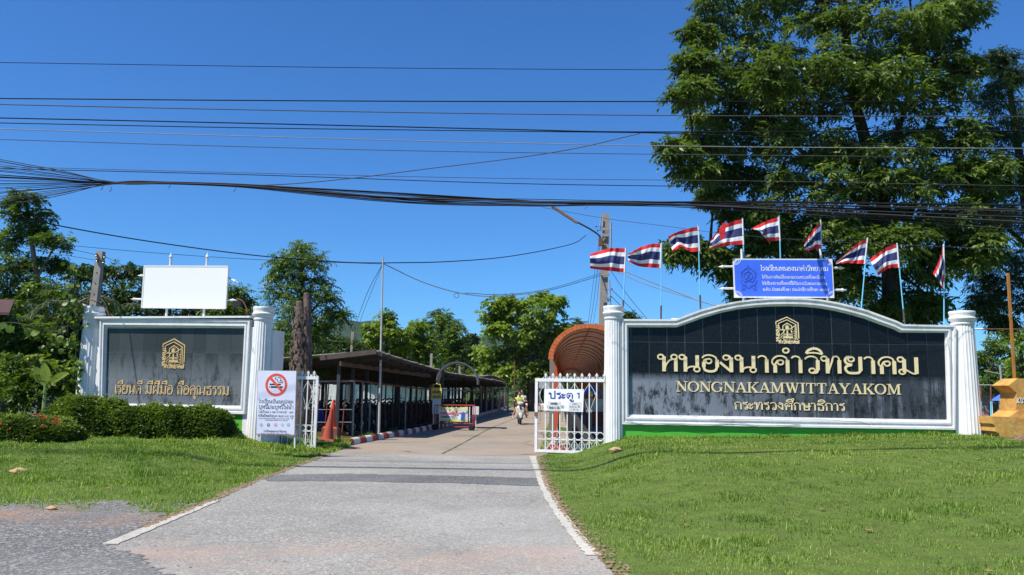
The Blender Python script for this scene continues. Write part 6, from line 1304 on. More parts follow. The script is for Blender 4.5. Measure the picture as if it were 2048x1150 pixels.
# the big tree behind the sign wall
tree('huge spreading tree with drooping leaflets rising behind the school sign wall', 30, [(1786, 700), (1783, 600), (1780, 520), (1770, 430), (1745, 330, 1), (1710, 200, 1), (1690, 60), (1680, -80)], .36,
     [[(1780, 520), (1830, 400, .5), (1850, 270, 1), (1880, 170, 1)], [(1770, 440), (1690, 380, .5), (1600, 300, .8), (1510, 210, .8), (1450, 150, .6)], [(1778, 500), (1700, 500, 1), (1600, 470, 1.5), (1500, 470, 1.5), (1400, 495, 1)],
      [(1745, 330), (1800, 250, 1), (1830, 120, 1.5), (1820, 0, 1)], [(1690, 380, .5), (1580, 360, .8), (1450, 330, .5), (1390, 315, .2)], [(1782, 560), (1850, 520, 1), (1900, 480, 1.5)]],
     [(1440, 30, 62, 50), (1540, 20, 75, 55), (1640, 10, 80, 55), (1740, 10, 80, 55), (1830, 25, 75, 50), (1895, 20, 60, 45), (1930, -20, 50, 40), (1395, 70, 28, 24), (1385, 122, 42, 16, -1.5), (1372, 178, 38, 18, -2), (1430, 150, 55, 35),
      (1420, 215, 55, 30), (1510, 100, 70, 45), (1600, 95, 75, 50), (1700, 105, 75, 50), (1800, 105, 70, 50), (1880, 90, 55, 40), (1500, 190, 65, 40), (1590, 185, 70, 45), (1690, 195, 70, 45), (1790, 195, 70, 45), (1875, 180, 55, 40), (1925, 130, 35, 20),
      (1350, 296, 34, 9, -2), (1415, 275, 55, 28), (1388, 335, 38, 16, -1.5), (1500, 275, 65, 40), (1600, 280, 75, 45), (1710, 285, 70, 45), (1810, 285, 70, 40), (1905, 270, 50, 35), (1445, 345, 50, 28), (1530, 355, 60, 38), (1630, 365, 75, 40), (1740, 365, 70, 42),
      (1840, 365, 60, 40), (1925, 350, 45, 32), (1430, 392, 26, 14), (1545, 425, 55, 30), (1640, 440, 60, 32), (1730, 440, 60, 35), (1830, 440, 60, 38), (1920, 430, 45, 42), (1400, 498, 52, 16, -1), (1455, 530, 32, 26, -1), (1350, 500, 26, 9, -1), (1505, 480, 42, 30),
      (1580, 490, 40, 30), (1655, 520, 45, 35), (1700, 570, 40, 35), (1850, 530, 45, 38), (1905, 500, 50, 40), (1830, 610, 60, 28), (1880, 620, 50, 25), (1770, 620, 30, 22), (1490, 570, 26, 26, 0),
      (1590, 545, 40, 26, 1), (1640, 575, 40, 24, 1), (1560, 240, 60, 40, 1.5), (1660, 320, 70, 40, 1.5), (1780, 330, 70, 45, -1.5), (1960, 330, 45, 35), (1980, 400, 50, 35), (1945, 490, 50, 40), (1800, 480, 60, 40, -1.5), (1690, 480, 50, 34, -1.5), (1770, 150, 70, 40, -2), (1640, 150, 70, 40, -2), (1540, 150, 60, 40, -2), (1480, 420, 45, 24), (1500, -80, 80, 60), (1620, -110, 90, 60), (1750, -110, 90, 60), (1860, -70, 80, 55)], LF_BIG, twigs=230, ell=.40, per=9, L=.22, W=.085, droop=.42, subs=12, sub_r=.37, thin=.012, seed=5)
tree('darker narrow leaved tree at the right edge beside the huge tree', 33, [(2080, 760), (2075, 640), (2060, 480), (2040, 320, 1), (2020, 180, 1)], .3,
     [[(2060, 500), (2000, 440, -1), (1960, 400, -1)], [(2065, 560), (2010, 560, -1), (1965, 600, -1)]],
     [(1992, 115, 30, 16), (2030, 145, 42, 34), (1985, 190, 38, 32), (2045, 230, 50, 45), (1990, 270, 42, 36), (2050, 330, 50, 45), (1990, 360, 45, 35), (2040, 420, 55, 45), (1975, 450, 38, 38), (2030, 510, 50, 40), (1960, 520, 30, 32), (1990, 570, 40, 30), (2050, 590, 50, 35), (1965, 610, 24, 24), (2000, 635, 24, 20), (2100, 400, 60, 90), (2110, 250, 60, 80), (2100, 560, 50, 60)],
     LF_DK, twigs=280, ell=.4, per=10, L=.16, W=.042, droop=.8, subs=12, sub_r=.45, thin=.012)
for lab, Y_, tk, tr, lm, cl, lf, kw in (
 ('tall airy light green tree against the sky at the left edge', 30, [(78, 700), (74, 600), (68, 520), (58, 440), (50, 395)], .13, [[(72, 560), (100, 510), (115, 478)], [(74, 600), (30, 540), (10, 500)]],
  [(50, 398, 30, 16), (68, 428, 34, 18), (30, 420, 26, 16), (48, 462, 34, 18), (105, 482, 26, 16), (85, 465, 18, 12), (12, 480, 26, 20), (20, 525, 30, 22), (75, 520, 30, 20), (110, 530, 22, 14), (55, 565, 38, 24), (10, 575, 28, 24), (95, 580, 34, 24), (40, 620, 44, 26), (100, 640, 36, 26), (-30, 540, 40, 60), (140, 620, 30, 22)], LF_MID, dict(twigs=150, ell=.3, per=8, L=.13, W=.065, droop=.2, subs=10, sub_r=.42, bark=BARKL)),
 ('dark tree behind the leaning pole left of the blank board', 36, [(245, 700), (245, 640), (240, 590)], .2, [], [(165, 545, 26, 16), (215, 545, 30, 18), (255, 548, 32, 20), (160, 590, 40, 32), (215, 585, 45, 32), (270, 575, 34, 26), (250, 610, 50, 30), (190, 620, 50, 26), (300, 610, 40, 30)], LF_DK, dict(twigs=150, ell=.35, per=8, L=.17, W=.08)),
 ('dark tree directly behind the blank white board', 38, [(370, 700), (370, 640), (365, 600)], .2, [], [(330, 600, 45, 40), (390, 610, 45, 34), (350, 570, 40, 30), (420, 620, 40, 25), (440, 600, 30, 26)], LF_DK, dict(twigs=120, ell=.35, per=8, L=.17, W=.08)),
 ('small bright green tree between the blank board and the column', 31, [(474, 680), (474, 640), (472, 600)], .1, [], [(470, 585, 20, 14), (488, 600, 18, 14), (460, 608, 26, 16), (482, 622, 24, 14), (430, 622, 24, 12)], LF_MID, dict(twigs=110, ell=.35, per=8, L=.14, W=.06, droop=.6)),
 ('slender tree with feathery drooping leaves behind the sawn trunk', 30, [(612, 760), (610, 680), (606, 600), (602, 500)], .12, [[(608, 640), (650, 600), (690, 625)], [(608, 640), (570, 590), (540, 550)]],
  [(603.7, 492, 18.72, 11.4), (594.24, 512, 26.52, 13.3), (566.72, 522, 20.28, 11.4), (628.64, 520, 17.16, 11.4), (556.4, 545, 18.72, 11.4), (601.12, 540, 26.52, 17.1), (639.82, 560, 20.28, 15.2), (575.32, 572, 26.52, 17.1), (625.2, 590, 24.96, 17.1), (553.82, 590, 18.72, 17.1), (654.44, 590, 12.48, 9.5), (659.6, 622, 17.16, 8.55), (678.52, 628, 10.92, 6.65), (592.52, 620, 31.2, 20.9), (562.42, 640, 23.4, 24.7), (635.52, 640, 20.28, 17.1), (592.52, 680, 34.32, 32.3), (553.82, 700, 20.28, 38), (626.92, 700, 23.4, 32.3), (575.32, 730, 26.52, 24.7), (601.12, 640, 31.2, 28.5), (566.72, 670, 31.2, 28.5), (618.32, 665, 31.2, 28.5), (566.72, 705, 28.08, 28.5), (601.12, 740, 31.2, 28.5), (644.12, 720, 20.28, 22.8)], LF_MID, dict(twigs=80, ell=.45, per=12, L=.12, W=.045, droop=.75, subs=7, sub_r=.5)),
 ('dense dark round tree above the near end of the shed roof', 46, [(672, 760), (672, 720), (672, 690)], .2, [], [(655, 672, 32, 22), (690, 680, 28, 20), (640, 700, 36, 24), (680, 705, 40, 22), (712, 700, 22, 16)], LF_DK, dict(twigs=150, ell=.4, per=8, L=.2, W=.1)),
 ('pale green young tree just left of the steel pole behind the shed', 62, [(772, 760), (772, 700), (770, 640)], .14, [], [(771, 636, 14, 14), (752, 660, 20, 14), (790, 662, 20, 14), (768, 672, 24, 16), (745, 692, 24, 16), (800, 694, 24, 16), (774, 705, 34, 18), (726, 700, 20, 14)], LF_LT, dict(twigs=90, ell=.5, per=6, L=.34, W=.2)),
 ('pale green tree between the steel pole and the dark arch', 64, [(836, 770), (836, 700), (836, 650)], .14, [], [(838, 652, 14, 12), (826, 676, 22, 14), (850, 682, 20, 14), (834, 702, 30, 18), (818, 722, 24, 14), (856, 722, 26, 16)], LF_LT, dict(twigs=90, ell=.5, per=6, L=.34, W=.2)),
 ('tall darker tree rising highest behind the dark arch', 74, [(884, 790), (884, 700), (882, 640)], .2, [], [(880, 630, 20, 12), (894, 645, 20, 12), (866, 650, 20, 14), (884, 664, 26, 14), (868, 682, 24, 16), (898, 690, 24, 16), (880, 712, 34, 20)], LF_MID, dict(twigs=120, ell=.5, per=8, L=.26, W=.12)),
 ('dense tree right of the dark arch with layered boughs', 72, [(915, 790), (914, 720), (912, 670)], .2, [], [(908, 660, 18, 12), (920, 682, 24, 14), (898, 700, 26, 16), (932, 706, 24, 16), (912, 728, 36, 20), (944, 738, 22, 18)], LF_MID, dict(twigs=120, ell=.5, per=8, L=.26, W=.12)),
 ('small dark tree before the blue hill left of the largest leafy tree', 90, [(944, 790), (944, 720), (943, 690)], .2, [], [(942, 676, 9, 7), (942, 700, 20, 14), (950, 722, 26, 18), (930, 740, 26, 18), (965, 750, 26, 18)], LF_DK, dict(twigs=110, ell=.5, per=8, L=.3, W=.16)),
 ('largest leafy tree with pale broad leaves at the end of the driveway', 68, [(1062, 805), (1060, 740), (1058, 670), (1055, 610)], .3, [[(1060, 730), (1100, 660), (1110, 610)], [(1060, 740), (1010, 680), (990, 630)]],
  [(1000, 602, 22, 12), (1040, 606, 22, 12), (1085, 594, 24, 12), (1108, 604, 18, 12), (985, 624, 24, 14), (1020, 630, 30, 16), (1062, 628, 32, 18), (1102, 636, 30, 18), (1126, 656, 20, 16), (990, 660, 26, 18), (1030, 664, 34, 20), (1076, 666, 34, 20), (1112, 682, 26, 20), (984, 700, 26, 20), (1024, 704, 34, 20), (1068, 706, 34, 22), (1108, 718, 28, 22), (975, 735, 26, 18), (1012, 745, 34, 18), (1058, 746, 34, 20), (1098, 756, 30, 18)], LF_LT, dict(twigs=110, ell=.55, per=6, L=.36, W=.22, subs=9)),
 ('dark green tree above the orange walkway left of the utility pole', 88, [(1160, 800), (1160, 740), (1158, 680)], .25, [], [(1150, 655, 30, 14), (1180, 665, 26, 14), (1140, 685, 34, 20), (1180, 695, 34, 20), (1200, 660, 16, 12), (1130, 730, 30, 26), (1165, 730, 30, 26)], LF_DK, dict(twigs=110, ell=.5, per=8, L=.3, W=.15)),
 ('small dark tree just visible above the arched wall left end', 40, [(1245, 760), (1243, 700), (1243, 650)], .12, [], [(1246, 632, 14, 8), (1262, 634, 14, 8), (1250, 655, 30, 18)], LF_DK, dict(twigs=80, ell=.35, per=8, L=.16, W=.07)),
 ('round layered green tree far right beneath the narrow leaved tree', 72, [(1985, 810), (1985, 760), (1985, 720)], .3, [], [(1985, 690, 34, 14), (1970, 712, 26, 14), (2010, 706, 30, 16), (1980, 735, 38, 16), (2020, 735, 34, 18), (1975, 760, 34, 16), (2015, 768, 40, 18)], LF_MID, dict(twigs=140, ell=.5, per=8, L=.26, W=.13)),
 ('bright green leafy tree at the right edge behind the ochre post', 60, [(2045, 810), (2045, 740), (2040, 690)], .25, [], [(2020, 665, 24, 20), (2050, 680, 34, 26), (2040, 720, 34, 26), (2060, 760, 40, 30), (2080, 700, 40, 50)], LF_LT, dict(twigs=130, ell=.5, per=8, L=.24, W=.12))):
    tree(lab, Y_, tk, tr, lm, cl, lf, **kw)
# background wood and undergrowth
def mass(name, label, cat_, pts, lf, R, per=7, L=.3, W=.16, ell=.5, kind=None, droop=.3, sub=10, twigs=60, struct=False):
    cl = [((p[0], p[1], p[2]), p[3], p[4], p[5]) for p in pts]; V, F, t, _ = crown(R, cl, twigs, ell, per, L, W, droop, subs=sub); 
    me = npmesh(name, V, F, t)
    if struct: return link(name, me, lf, None, kind='stuff')
    return me
R = np.random.default_rng(77)
pts = []
for x in np.arange(-95, 95, 4.2): pts.append((x+R.uniform(-1, 1), 128+R.uniform(-6, 6), R.uniform(2, 4.5), 3.4, 3.0, 3.2))
for x in np.arange(-60, -13, 3.4): pts.append((x, 56+R.uniform(-4, 4), R.uniform(1.5, 3.4), 2.8, 2.2, 2.6))
for x in np.arange(14, 60, 3.4): pts.append((x, 78+R.uniform(-4, 4), R.uniform(1.5, 3.0), 2.8, 2.2, 2.6))
for x in np.arange(3, 16, 2.2): pts.append((x-1, 106+R.uniform(-1, 1), R.uniform(1.2, 2.6), 2.0, 1.6, 2.0))
o = mass('distant_woods', '', '', pts, LF_DK, R, L=.5, W=.3, ell=.8, twigs=190, struct=True); tag(o, 'belt of dark green woods closing the view behind everything', 'woods')
# shrubs and undergrowth at the left
def shrub(label, Y_, cl, lf, L=.12, W=.06, twigs=160, ell=.25, per=8, droop=.2, name='shrub', grp=None, subs=10, stemc=None):
    NTREE[0] += 1; R = np.random.default_rng(NTREE[0]*31); k = Y_/FOC; cx = sum(c[0] for c in cl)/len(cl); pb = P(cx, 800, Y_); b = Vector((pb.x, Y_, float(height(pb.x, Y_)))); e = thing(name, label, 'shrub', b, 0, grp)
    c_ = [(P(q[0], q[1], Y_+(q[4] if len(q) > 4 else 0))-b, q[2]*k, q[2]*k*.8, q[3]*k) for q in cl]; V, F, t, bl_ = crown(R, c_, twigs, ell, per, L, W, droop, subs=subs)
    V = V[:]; link('foliage', npmesh('foliage', V, F, t), lf, e, kind='stuff'); mb = MB()
    for (c, rx, ry, rz) in c_: mb.tube(cat([Vector((c.x*.4, c.y*.3, -.1)), Vector((c.x*.7, c.y*.7, c.z*.5)), c], 3), .02, 5)
    mb.build('stems', BARK, e); return e
shrub('leafy bush filling the left edge below the red roof', 25, [(20, 650, 44, 26), (70, 660, 44, 28), (10, 700, 40, 30), (60, 705, 44, 30)], LF_MID, L=.13, W=.08)
shrub('dark bush behind the climbing plant at the left column', 26.5, [(120, 650, 36, 34), (150, 690, 32, 40), (115, 700, 34, 30), (160, 640, 28, 26)], LF_DK, L=.14, W=.08)
shrub('mid green bush below the tall airy tree behind the climbing plant', 31, [(40, 600, 40, 26), (95, 600, 40, 28), (140, 595, 30, 22), (180, 615, 34, 24), (10, 610, 30, 30)], LF_MID, L=.13, W=.07)
shrub('low tangled bush left of the round clipped hedge', 23, [(20, 740, 38, 28), (60, 755, 36, 24), (100, 765, 34, 22), (15, 780, 36, 22), (60, 790, 40, 18)], LF_MID, L=.14, W=.05, droop=.1)
shrub('pale vine covered bush right of the low tangled bush', 23.4, [(105, 735, 26, 20), (130, 760, 30, 20), (155, 775, 24, 16), (75, 725, 18, 14)], LF_LT, L=.11, W=.08, twigs=110)
def fronds(label, Y_, px, py, n, ln, lf, name='palm', seed=1, up=.6, hgt=None, wl=.045, ll=.34):
    R = np.random.default_rng(seed); b = P(px, py, Y_); g = Vector((b.x, Y_, float(height(b.x, Y_)))); e = thing(name, label, 'palm', g); top = b-g
    mb = MB(); mb.tube([(0, 0, -.1), top*.5, top], [.11, .09, .07], 8); mb.build('trunk', BARK, e); 
    for k in range(n):
        a = 2*math.pi*k/n+R.uniform(-.2, .2); el = R.uniform(up-.35, up+.5); pts = []; p = np.array(top); d = np.array([math.cos(a)*math.cos(el), math.sin(a)*math.cos(el), math.sin(el)]); 
        for q in range(10): pts.append(p.copy()); p = p+d*ln/9; d = unit(d+np.array([0, 0, -.17-.02*q]))
        pts = np.array(pts); Q = np.repeat(pts[1:], 3, 0)+R.normal(0, .01, (27, 3)); V_, F_, t_ = [], [], []
        D0 = unit(np.gradient(pts, axis=0))[1:]; D0 = np.repeat(D0, 3, 0); side = unit(np.cross(D0, [0, 0, 1.0])+1e-5)
        for sg in (-1, 1):
            dd = unit(D0*.55+side*sg*.8+np.array([0, 0, -.25])+R.normal(0, .08, Q.shape)); w = np.cross(dd, [0, 0, 1.0]); w = unit(w)*wl/2; l3 = ll*R.uniform(.8, 1.1, (len(Q), 1))
            v = np.stack([Q, Q+dd*l3*.4+w, Q+dd*l3+np.array([0, 0, -.08]), Q+dd*l3*.4-w], 1).reshape(-1, 3); k0 = sum(len(x) for x in V_); V_.append(v); F_.append(np.arange(len(v)).reshape(-1, 4)+k0); t_.append(np.repeat(R.uniform(.2, .8, len(Q)), 4))
        o = link('frond', npmesh('frond', np.concatenate(V_), np.concatenate(F_), np.concatenate(t_)), lf, e)
        mb = MB(); mb.tube([Vector(p) for p in pts], [.018-.0016*i for i in range(10)], 4); mb.build('midrib', BARKL, o)
    return e
fronds('small palm with arching fronds behind the climbing plant', 27, 150, 610, 13, 1.7, LF_DK, seed=4)
fronds('palm with spiky fronds above the bush at the left edge', 27.5, 95, 640, 12, 1.5, LF_DK, seed=9)
fronds('palm crown showing just right of the left column', 30, 225, 640, 12, 1.5, LF_DK, seed=12)
fronds('low palm half lost in the bushes at the far left', 26, 40, 690, 11, 1.4, LF_MID, seed=15)
# climbing plant with large round leaves
hb = MB(); out = []
for k in range(14):
    t = 2*math.pi*k/14; r = 1+.12*math.cos(t*2); out.append((.5*math.sin(t)*r, .5-.5*math.cos(t)*(1.12 if k in (6, 7, 8) else 1), .06*math.cos(t*2)))
hb.v = [(0, .5, -.06)]+out; hb.f = [(0, 1+k, 1+(k+1) % 14) for k in range(14)]; hb.mi = [0]*14; LEAFM = hb.mesh('leaf', True)
at = LEAFM.attributes.new('tint', 'FLOAT', 'POINT'); at.data.foreach_set('value', [.5]*15); LEAFM.materials.append(LF_MID)
LEAFM2 = LEAFM.copy(); LEAFM2.attributes['tint'].data.foreach_set('value', [.8]*15); LEAFM3 = LEAFM.copy(); LEAFM3.attributes['tint'].data.foreach_set('value', [.25]*15)
def climber(label, paths, Y_, n, size, seed, name='climbing_plant'):
    r = random.Random(seed); p0 = P(*paths[0][0], Y_); b = Vector((p0.x, Y_, float(height(p0.x, Y_)))); e = thing(name, label, 'climber', b); cs = [cat([P(q[0], q[1], Y_+r.uniform(-.15, .15))-b for q in pa], 6) for pa in paths]
    for c_ in cs: mb = MB(); mb.tube(c_, .014, 5); mb.build('stem', BARK, e)
    for k in range(n):
        c_ = r.choice(cs) if k % 3 else cs[0]; i = r.randrange(len(c_)); p = c_[i]+Vector((r.gauss(0, .12), r.uniform(-.14, .1), r.gauss(0, .07))); o = link('leaf', r.choice((LEAFM, LEAFM, LEAFM2, LEAFM3)), None, e); s_ = size*r.uniform(.7, 1.25); o.scale = (s_, s_, s_); o.location = p
        o.rotation_euler = (r.uniform(-2.4, -.6), r.uniform(-.5, .5), r.uniform(-1.3, 1.3))
climber('climbing plant with large glossy round leaves covering the leftmost column edge', [[(155, 785), (152, 720), (149, 650), (146, 600), (150, 545), (146, 530)], [(152, 700), (158, 650), (152, 600), (158, 570)], [(158, 740), (140, 700), (135, 640), (140, 590)]], 22.15, 150, .13, 4)
climber('trailing creeper with a few broad pale leaves high in the left bushes', [[(-20, 650), (20, 645), (60, 652), (95, 660), (125, 665)]], 22.5, 26, .22, 8)
climber('thin pale vine slanting up through the left bushes', [[(55, 745), (70, 715), (95, 690), (115, 665), (135, 625)]], 22.8, 40, .11, 12)
# young banana plant
bpz = P(92, 775, 22.6); bb2 = Vector((bpz.x, 22.6, float(height(bpz.x, 22.6)))); e = thing('banana_plant', 'young banana plant with one upright bright leaf left of the hedge', 'banana plant', bb2)
def blade(pts, w, tint=.9):
    c_ = cat(pts, 5); n = len(c_); V_ = []; F_ = []
    for i, p in enumerate(c_):
        d = (c_[min(i+1, n-1)]-c_[max(i-1, 0)]).normalized(); s_ = d.cross(Vector((.2, -1, .2))).normalized(); ww = w*math.sin(math.pi*min(1, (i+.4)/(n)))**.7/2; V_ += [p-s_*ww+Vector((0, -.02, 0)), p, p+s_*ww+Vector((0, -.02, 0))]
    for i in range(n-1): F_ += [(3*i, 3*i+1, 3*i+4, 3*i+3), (3*i+1, 3*i+2, 3*i+5, 3*i+4)]
    return npmesh('leaf', [tuple(v) for v in V_], F_, [tint]*len(V_), True)
for pts, w, tn in (([(90, 770), (92, 750), (88, 726)], .26, 1.0), ([(90, 770), (80, 752), (71, 735)], .28, .6), ([(95, 775), (115, 755), (138, 745)], .2, .8), ([(93, 775), (104, 765), (112, 770)], .16, .8)):
    link('leaf', blade([P(x, y_, 22.6)-bb2 for x, y_ in pts], w, tn), LF_LT, e)
mb = MB(); mb.tube([Vector((0, 0, -.1)), P(91, 768, 22.6)-bb2], [.07, .04], 8); mb.build('stem', mat('banana_stem', (.18, .26, .08), .6), e)
# clipped hedges
def hedge(label, pa, pb_, Yf, depth, topy, boty, nleaf, seed, rnd=.25, flowers=False, L=.055, lf=LF_HG, z0=None):
    """a clipped box of small leaves between two pixel columns"""
    R = np.random.default_rng(seed); a = P(pa, boty, Yf); b = P(pb_, boty, Yf+depth*.1); zt = P((pa+pb_)/2, topy, Yf+depth*.5).z; gz = float(height((a.x+b.x)/2, Yf))-.05; c = Vector(((a.x+b.x)/2, Yf+depth/2, gz)); hw = (b.x-a.x)/2; hd = depth/2; hh = zt-gz
    e = thing('hedge', label, 'hedge', c); pw = 1/rnd
    def surf(n, k=1.0):
        u = unit(R.normal(0, 1, (n, 3))); u[:, 2] = np.abs(u[:, 2]); m = (np.abs(u)**pw).sum(1)**(1/pw); q = u/m[:, None]; lump = 1+.05*np.sin(q[:, 0]*hw*5+1)*np.sin(q[:, 2]*4+2*q[:, 1])+.03*np.sin(q[:, 0]*hw*11); return q*lump[:, None]*k
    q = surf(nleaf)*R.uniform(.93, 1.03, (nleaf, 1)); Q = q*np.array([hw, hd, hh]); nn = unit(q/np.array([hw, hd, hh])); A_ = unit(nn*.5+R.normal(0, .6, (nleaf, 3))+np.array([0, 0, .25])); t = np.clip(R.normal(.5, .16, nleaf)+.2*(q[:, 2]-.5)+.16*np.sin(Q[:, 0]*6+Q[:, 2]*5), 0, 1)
    keep = Q[:, 2] > .04; Q, A_, t = Q[keep], A_[keep], t[keep]
    V, F, tt = pinnate(R, Q, A_, np.full(len(Q), L*1.3), 5, L, L*.55, .0, t); 
    k = R.choice(len(Q), max(10, len(Q)//120)); V2, F2, t2 = pinnate(R, Q[k]+np.array([0, 0, .03]), unit(A_[k]+np.array([0, 0, 1.2])), np.full(len(k), L*3), 6, L*1.4, L*.7, .0, np.clip(t[k]+.3, 0, 1)); V = np.concatenate([V, V2]); F = np.concatenate([F, F2+len(V)-len(V2)]); tt = np.concatenate([tt, t2])
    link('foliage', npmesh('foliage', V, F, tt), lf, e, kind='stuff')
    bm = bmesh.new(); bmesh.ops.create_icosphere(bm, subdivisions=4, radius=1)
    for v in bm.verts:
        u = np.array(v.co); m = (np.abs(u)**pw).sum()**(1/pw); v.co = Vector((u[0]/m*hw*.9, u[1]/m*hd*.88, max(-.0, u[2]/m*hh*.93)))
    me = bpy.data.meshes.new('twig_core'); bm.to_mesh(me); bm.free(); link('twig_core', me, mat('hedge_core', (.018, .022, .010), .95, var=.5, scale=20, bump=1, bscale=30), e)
    if flowers:
        for k, (x, y_) in enumerate(flowers):
            p = P(x, y_, Yf-.03)-c; mb = MB(); r6 = random.Random(k)
            for j in range(16):
                d = Vector((r6.gauss(0, 1), r6.gauss(0, 1)-.6, r6.gauss(0, 1)+.4)).normalized(); q_ = p+d*r6.uniform(.02, .045); s_ = Vector((r6.gauss(0, 1), r6.gauss(0, 1), r6.gauss(0, 1))).normalized()*.018; s2 = d.cross(s_).normalized()*.018; mb.add([q_-s_, q_-s2, q_+s_, q_+s2], [(0, 1, 2, 3)])
            mb.build('flower_cluster', mat('ixora_red', (.75, .06, .03), .6, var=.2, scale=30), e)
    return e
hedge('round topped clipped hedge in front of the leftmost column', 52, 224, 20.2, 1.7, 797, 872, 15000, 3, rnd=.36)
hedge('long box clipped hedge in front of the shorter sign wall', 205, 446, 20.4, .95, 817, 872, 15000, 5, rnd=.2)
hedge('clipped shrub hedge with red flowers at the left edge', -120, 118, 18.4, 1.4, 838, 897, 17000, 9, rnd=.3, flowers=[(83, 833), (94, 838), (113, 836), (117, 846), (108, 843), (22, 857), (3, 848), (70, 830), (86, 852), (-10, 842)], L=.06)
# sawn-off trunk
p0 = P(600, 760, 25.2); b0 = Vector((p0.x, 25.2, 0)); e = thing('sawn_trunk', 'thick dead trunk sawn off into two stubs behind the left gate leaf', 'tree trunk', b0)
SAW = mat('sawn_wood', (.38, .24, .15), .9, var=.15, scale=12); DB = mat('shaggy_bark', (0.115, 0.085, 0.068), .98, var=.5, scale=6, bump=1.0, bscale=14)
for pts, rs in (([(602, 880), (601, 780), (600, 700), (601, 604)], [.31, .28, .23, .13]), ([(612, 760), (614, 680), (615, 587)], [.2, .14, .115])):
    c_ = cat([P(x, y_, 25.2)-b0 for x, y_ in pts], 7); rr = [float(np.interp(i/(len(c_)-1), np.linspace(0, 1, len(rs)), rs))*(1+.06*math.sin(i*2.1)) for i in range(len(c_))]; mb = MB(); mb.tube(c_, rr, 14); tk = mb.build('stub', DB, e, True)
    mb = MB(); mb.tube([c_[-1]+Vector((0, 0, -.01)), c_[-1]+Vector((.0, 0, .012))], rr[-1]*.93, 14); mb.build('sawn_face', SAW, tk)
mb = MB(); r7 = random.Random(2)
for k in range(160):
    t = r7.uniform(0, 1); x = 601; y_ = 740-130*t; a = r7.uniform(math.pi, 2*math.pi); rr = .34-.12*t; p = P(601, y_, 25.2)-b0+Vector((rr*math.cos(a), rr*math.sin(a), 0)); s_ = Vector((-math.sin(a), math.cos(a), 0))*r7.uniform(.015, .04); q = Vector((math.cos(a), math.sin(a), 0))*.03
    mb.add([p-s_, p+s_, p+s_*.6+q+Vector((0, 0, -r7.uniform(.08, .2))), p-s_*.6+q+Vector((0, 0, -r7.uniform(.08, .2)))], [(0, 1, 2, 3)])
mb.build('loose_bark', DB, e, kind='stuff')

# ------------------------------------------------------------------ grass
def grass(name, label, region, n, hmin, hmax, seed, wid=.007, clump=.5, short=None):
    """region(R, n) gives x, y; blades bend in two steps"""
    R = np.random.default_rng(seed); x, y = region(R, n); z = height(x, y); n = len(x); tall = .5+.5*smooth_noise(x*2.1+1, y*2.3); patch = .5+.5*smooth_noise(x*.5+3, y*.6-1)
    h = (hmin+(hmax-hmin)*R.uniform(0, 1, n)**1.6*(.25+.75*np.clip(tall, 0, 1)**2))*(.7+.6*(smooth_noise(x*5.3, y*4.9+3) > .25)); far = np.clip(y/14, .8, 1.8); w = wid*far*R.uniform(.7, 1.4, n)
    a = R.uniform(0, 2*np.pi, n); le = R.uniform(.15, 1.0, n)*h; dx, dy = np.cos(a), np.sin(a); px_, py_ = -dy, dx
    b = np.stack([x, y, z-.01], 1); s_ = np.stack([px_, py_, np.zeros(n)], 1)*w[:, None]*.5; d = np.stack([dx, dy, np.zeros(n)], 1)
    m_ = b+d*(le*.3)[:, None]; m_[:, 2] += h*.6; t_ = b+d*le[:, None]; t_[:, 2] += h*(1-.35*np.minimum(1, le/h))
    V = np.stack([b-s_, b+s_, m_+s_*.8, m_-s_*.8, t_], 1).reshape(-1, 3); k = np.arange(n)*5
    F = np.concatenate([np.stack([k, k+1, k+2], 1), np.stack([k, k+2, k+3], 1), np.stack([k+3, k+2, k+4], 1)]); fn = .5+.5*smooth_noise(x*3.1+7, y*3.7+2); t = np.clip(.2+.42*patch+.28*fn+R.normal(0, .24, n)+.3*(R.uniform(0, 1, n) > .92), 0, 1)
    o = link(name, npmesh(name, V, F, np.repeat(t, 5)), LF_GR, kind='stuff'); tag(o, label, 'grass'); return o
def reg_right(R, n):
    y = 4.6+(24.0-4.6)*R.uniform(0, 1, n)**1.25; x = R.uniform(-.2, 16.5, n); dr = x-edge_x(EDR, y)+.10*np.sin(y*7)+.05*np.sin(y*19); vis = (x < y*.70+1.0)
    thin = smooth_noise(x*1.7+9, y*2.1) + .5*smooth_noise(x*5+2, y*5.3); vis = vis & ((thin < .75) | (R.uniform(0, 1, n) < .35))
    wall = (y > 21.4-.058*(x-2.95)-.1)*(x > 2.7)*(x < 11.7); drv = (y > 21.3)*(x < 3.2); k = (dr > .04)*vis*(~wall.astype(bool))*(~drv.astype(bool)); k = k & (R.uniform(0, 1, n) < np.clip(.35+dr*2, 0, 1)); return x[k], y[k]
def reg_left(R, n):
    y = 9.6+(24.5-9.6)*R.uniform(0, 1, n)**1.1; x = R.uniform(-17, -2.2, n); dl_ = edge_x(EDL, y)-x+.10*np.sin(y*6)+.06*np.sin(y*17); vis = (x > -y*.70-1.0)
    gr = (y > 11.25+.35*np.sin(x*1.3)+.2*np.sin(x*3.7+1)+.9*sstep(-6.0, -4.4, x)*(-1)); wall = (y > 21.45-.2*(x+7))*(x < -6.5)*(x > -11.2)*(y < 23); k = (dl_ > .04)*vis*gr*(~wall.astype(bool)); k = k & (R.uniform(0, 1, n) < np.clip(.3+dl_*1.5, 0, 1)); return x[k], y[k]
grass('grass', 'mown green grass on the sloping lawn in front of the arched wall', reg_right, 340000, .02, .10, 21)
grass('grass', 'green grass on the lawn left of the road below the hedges', reg_left, 240000, .03, .15, 22)
def reg_wall(R, n):
    x = R.uniform(2.7, 14, n); y = 21.42-.058*(x-2.95)-np.abs(R.normal(0, .35, n))-.02; return x, y
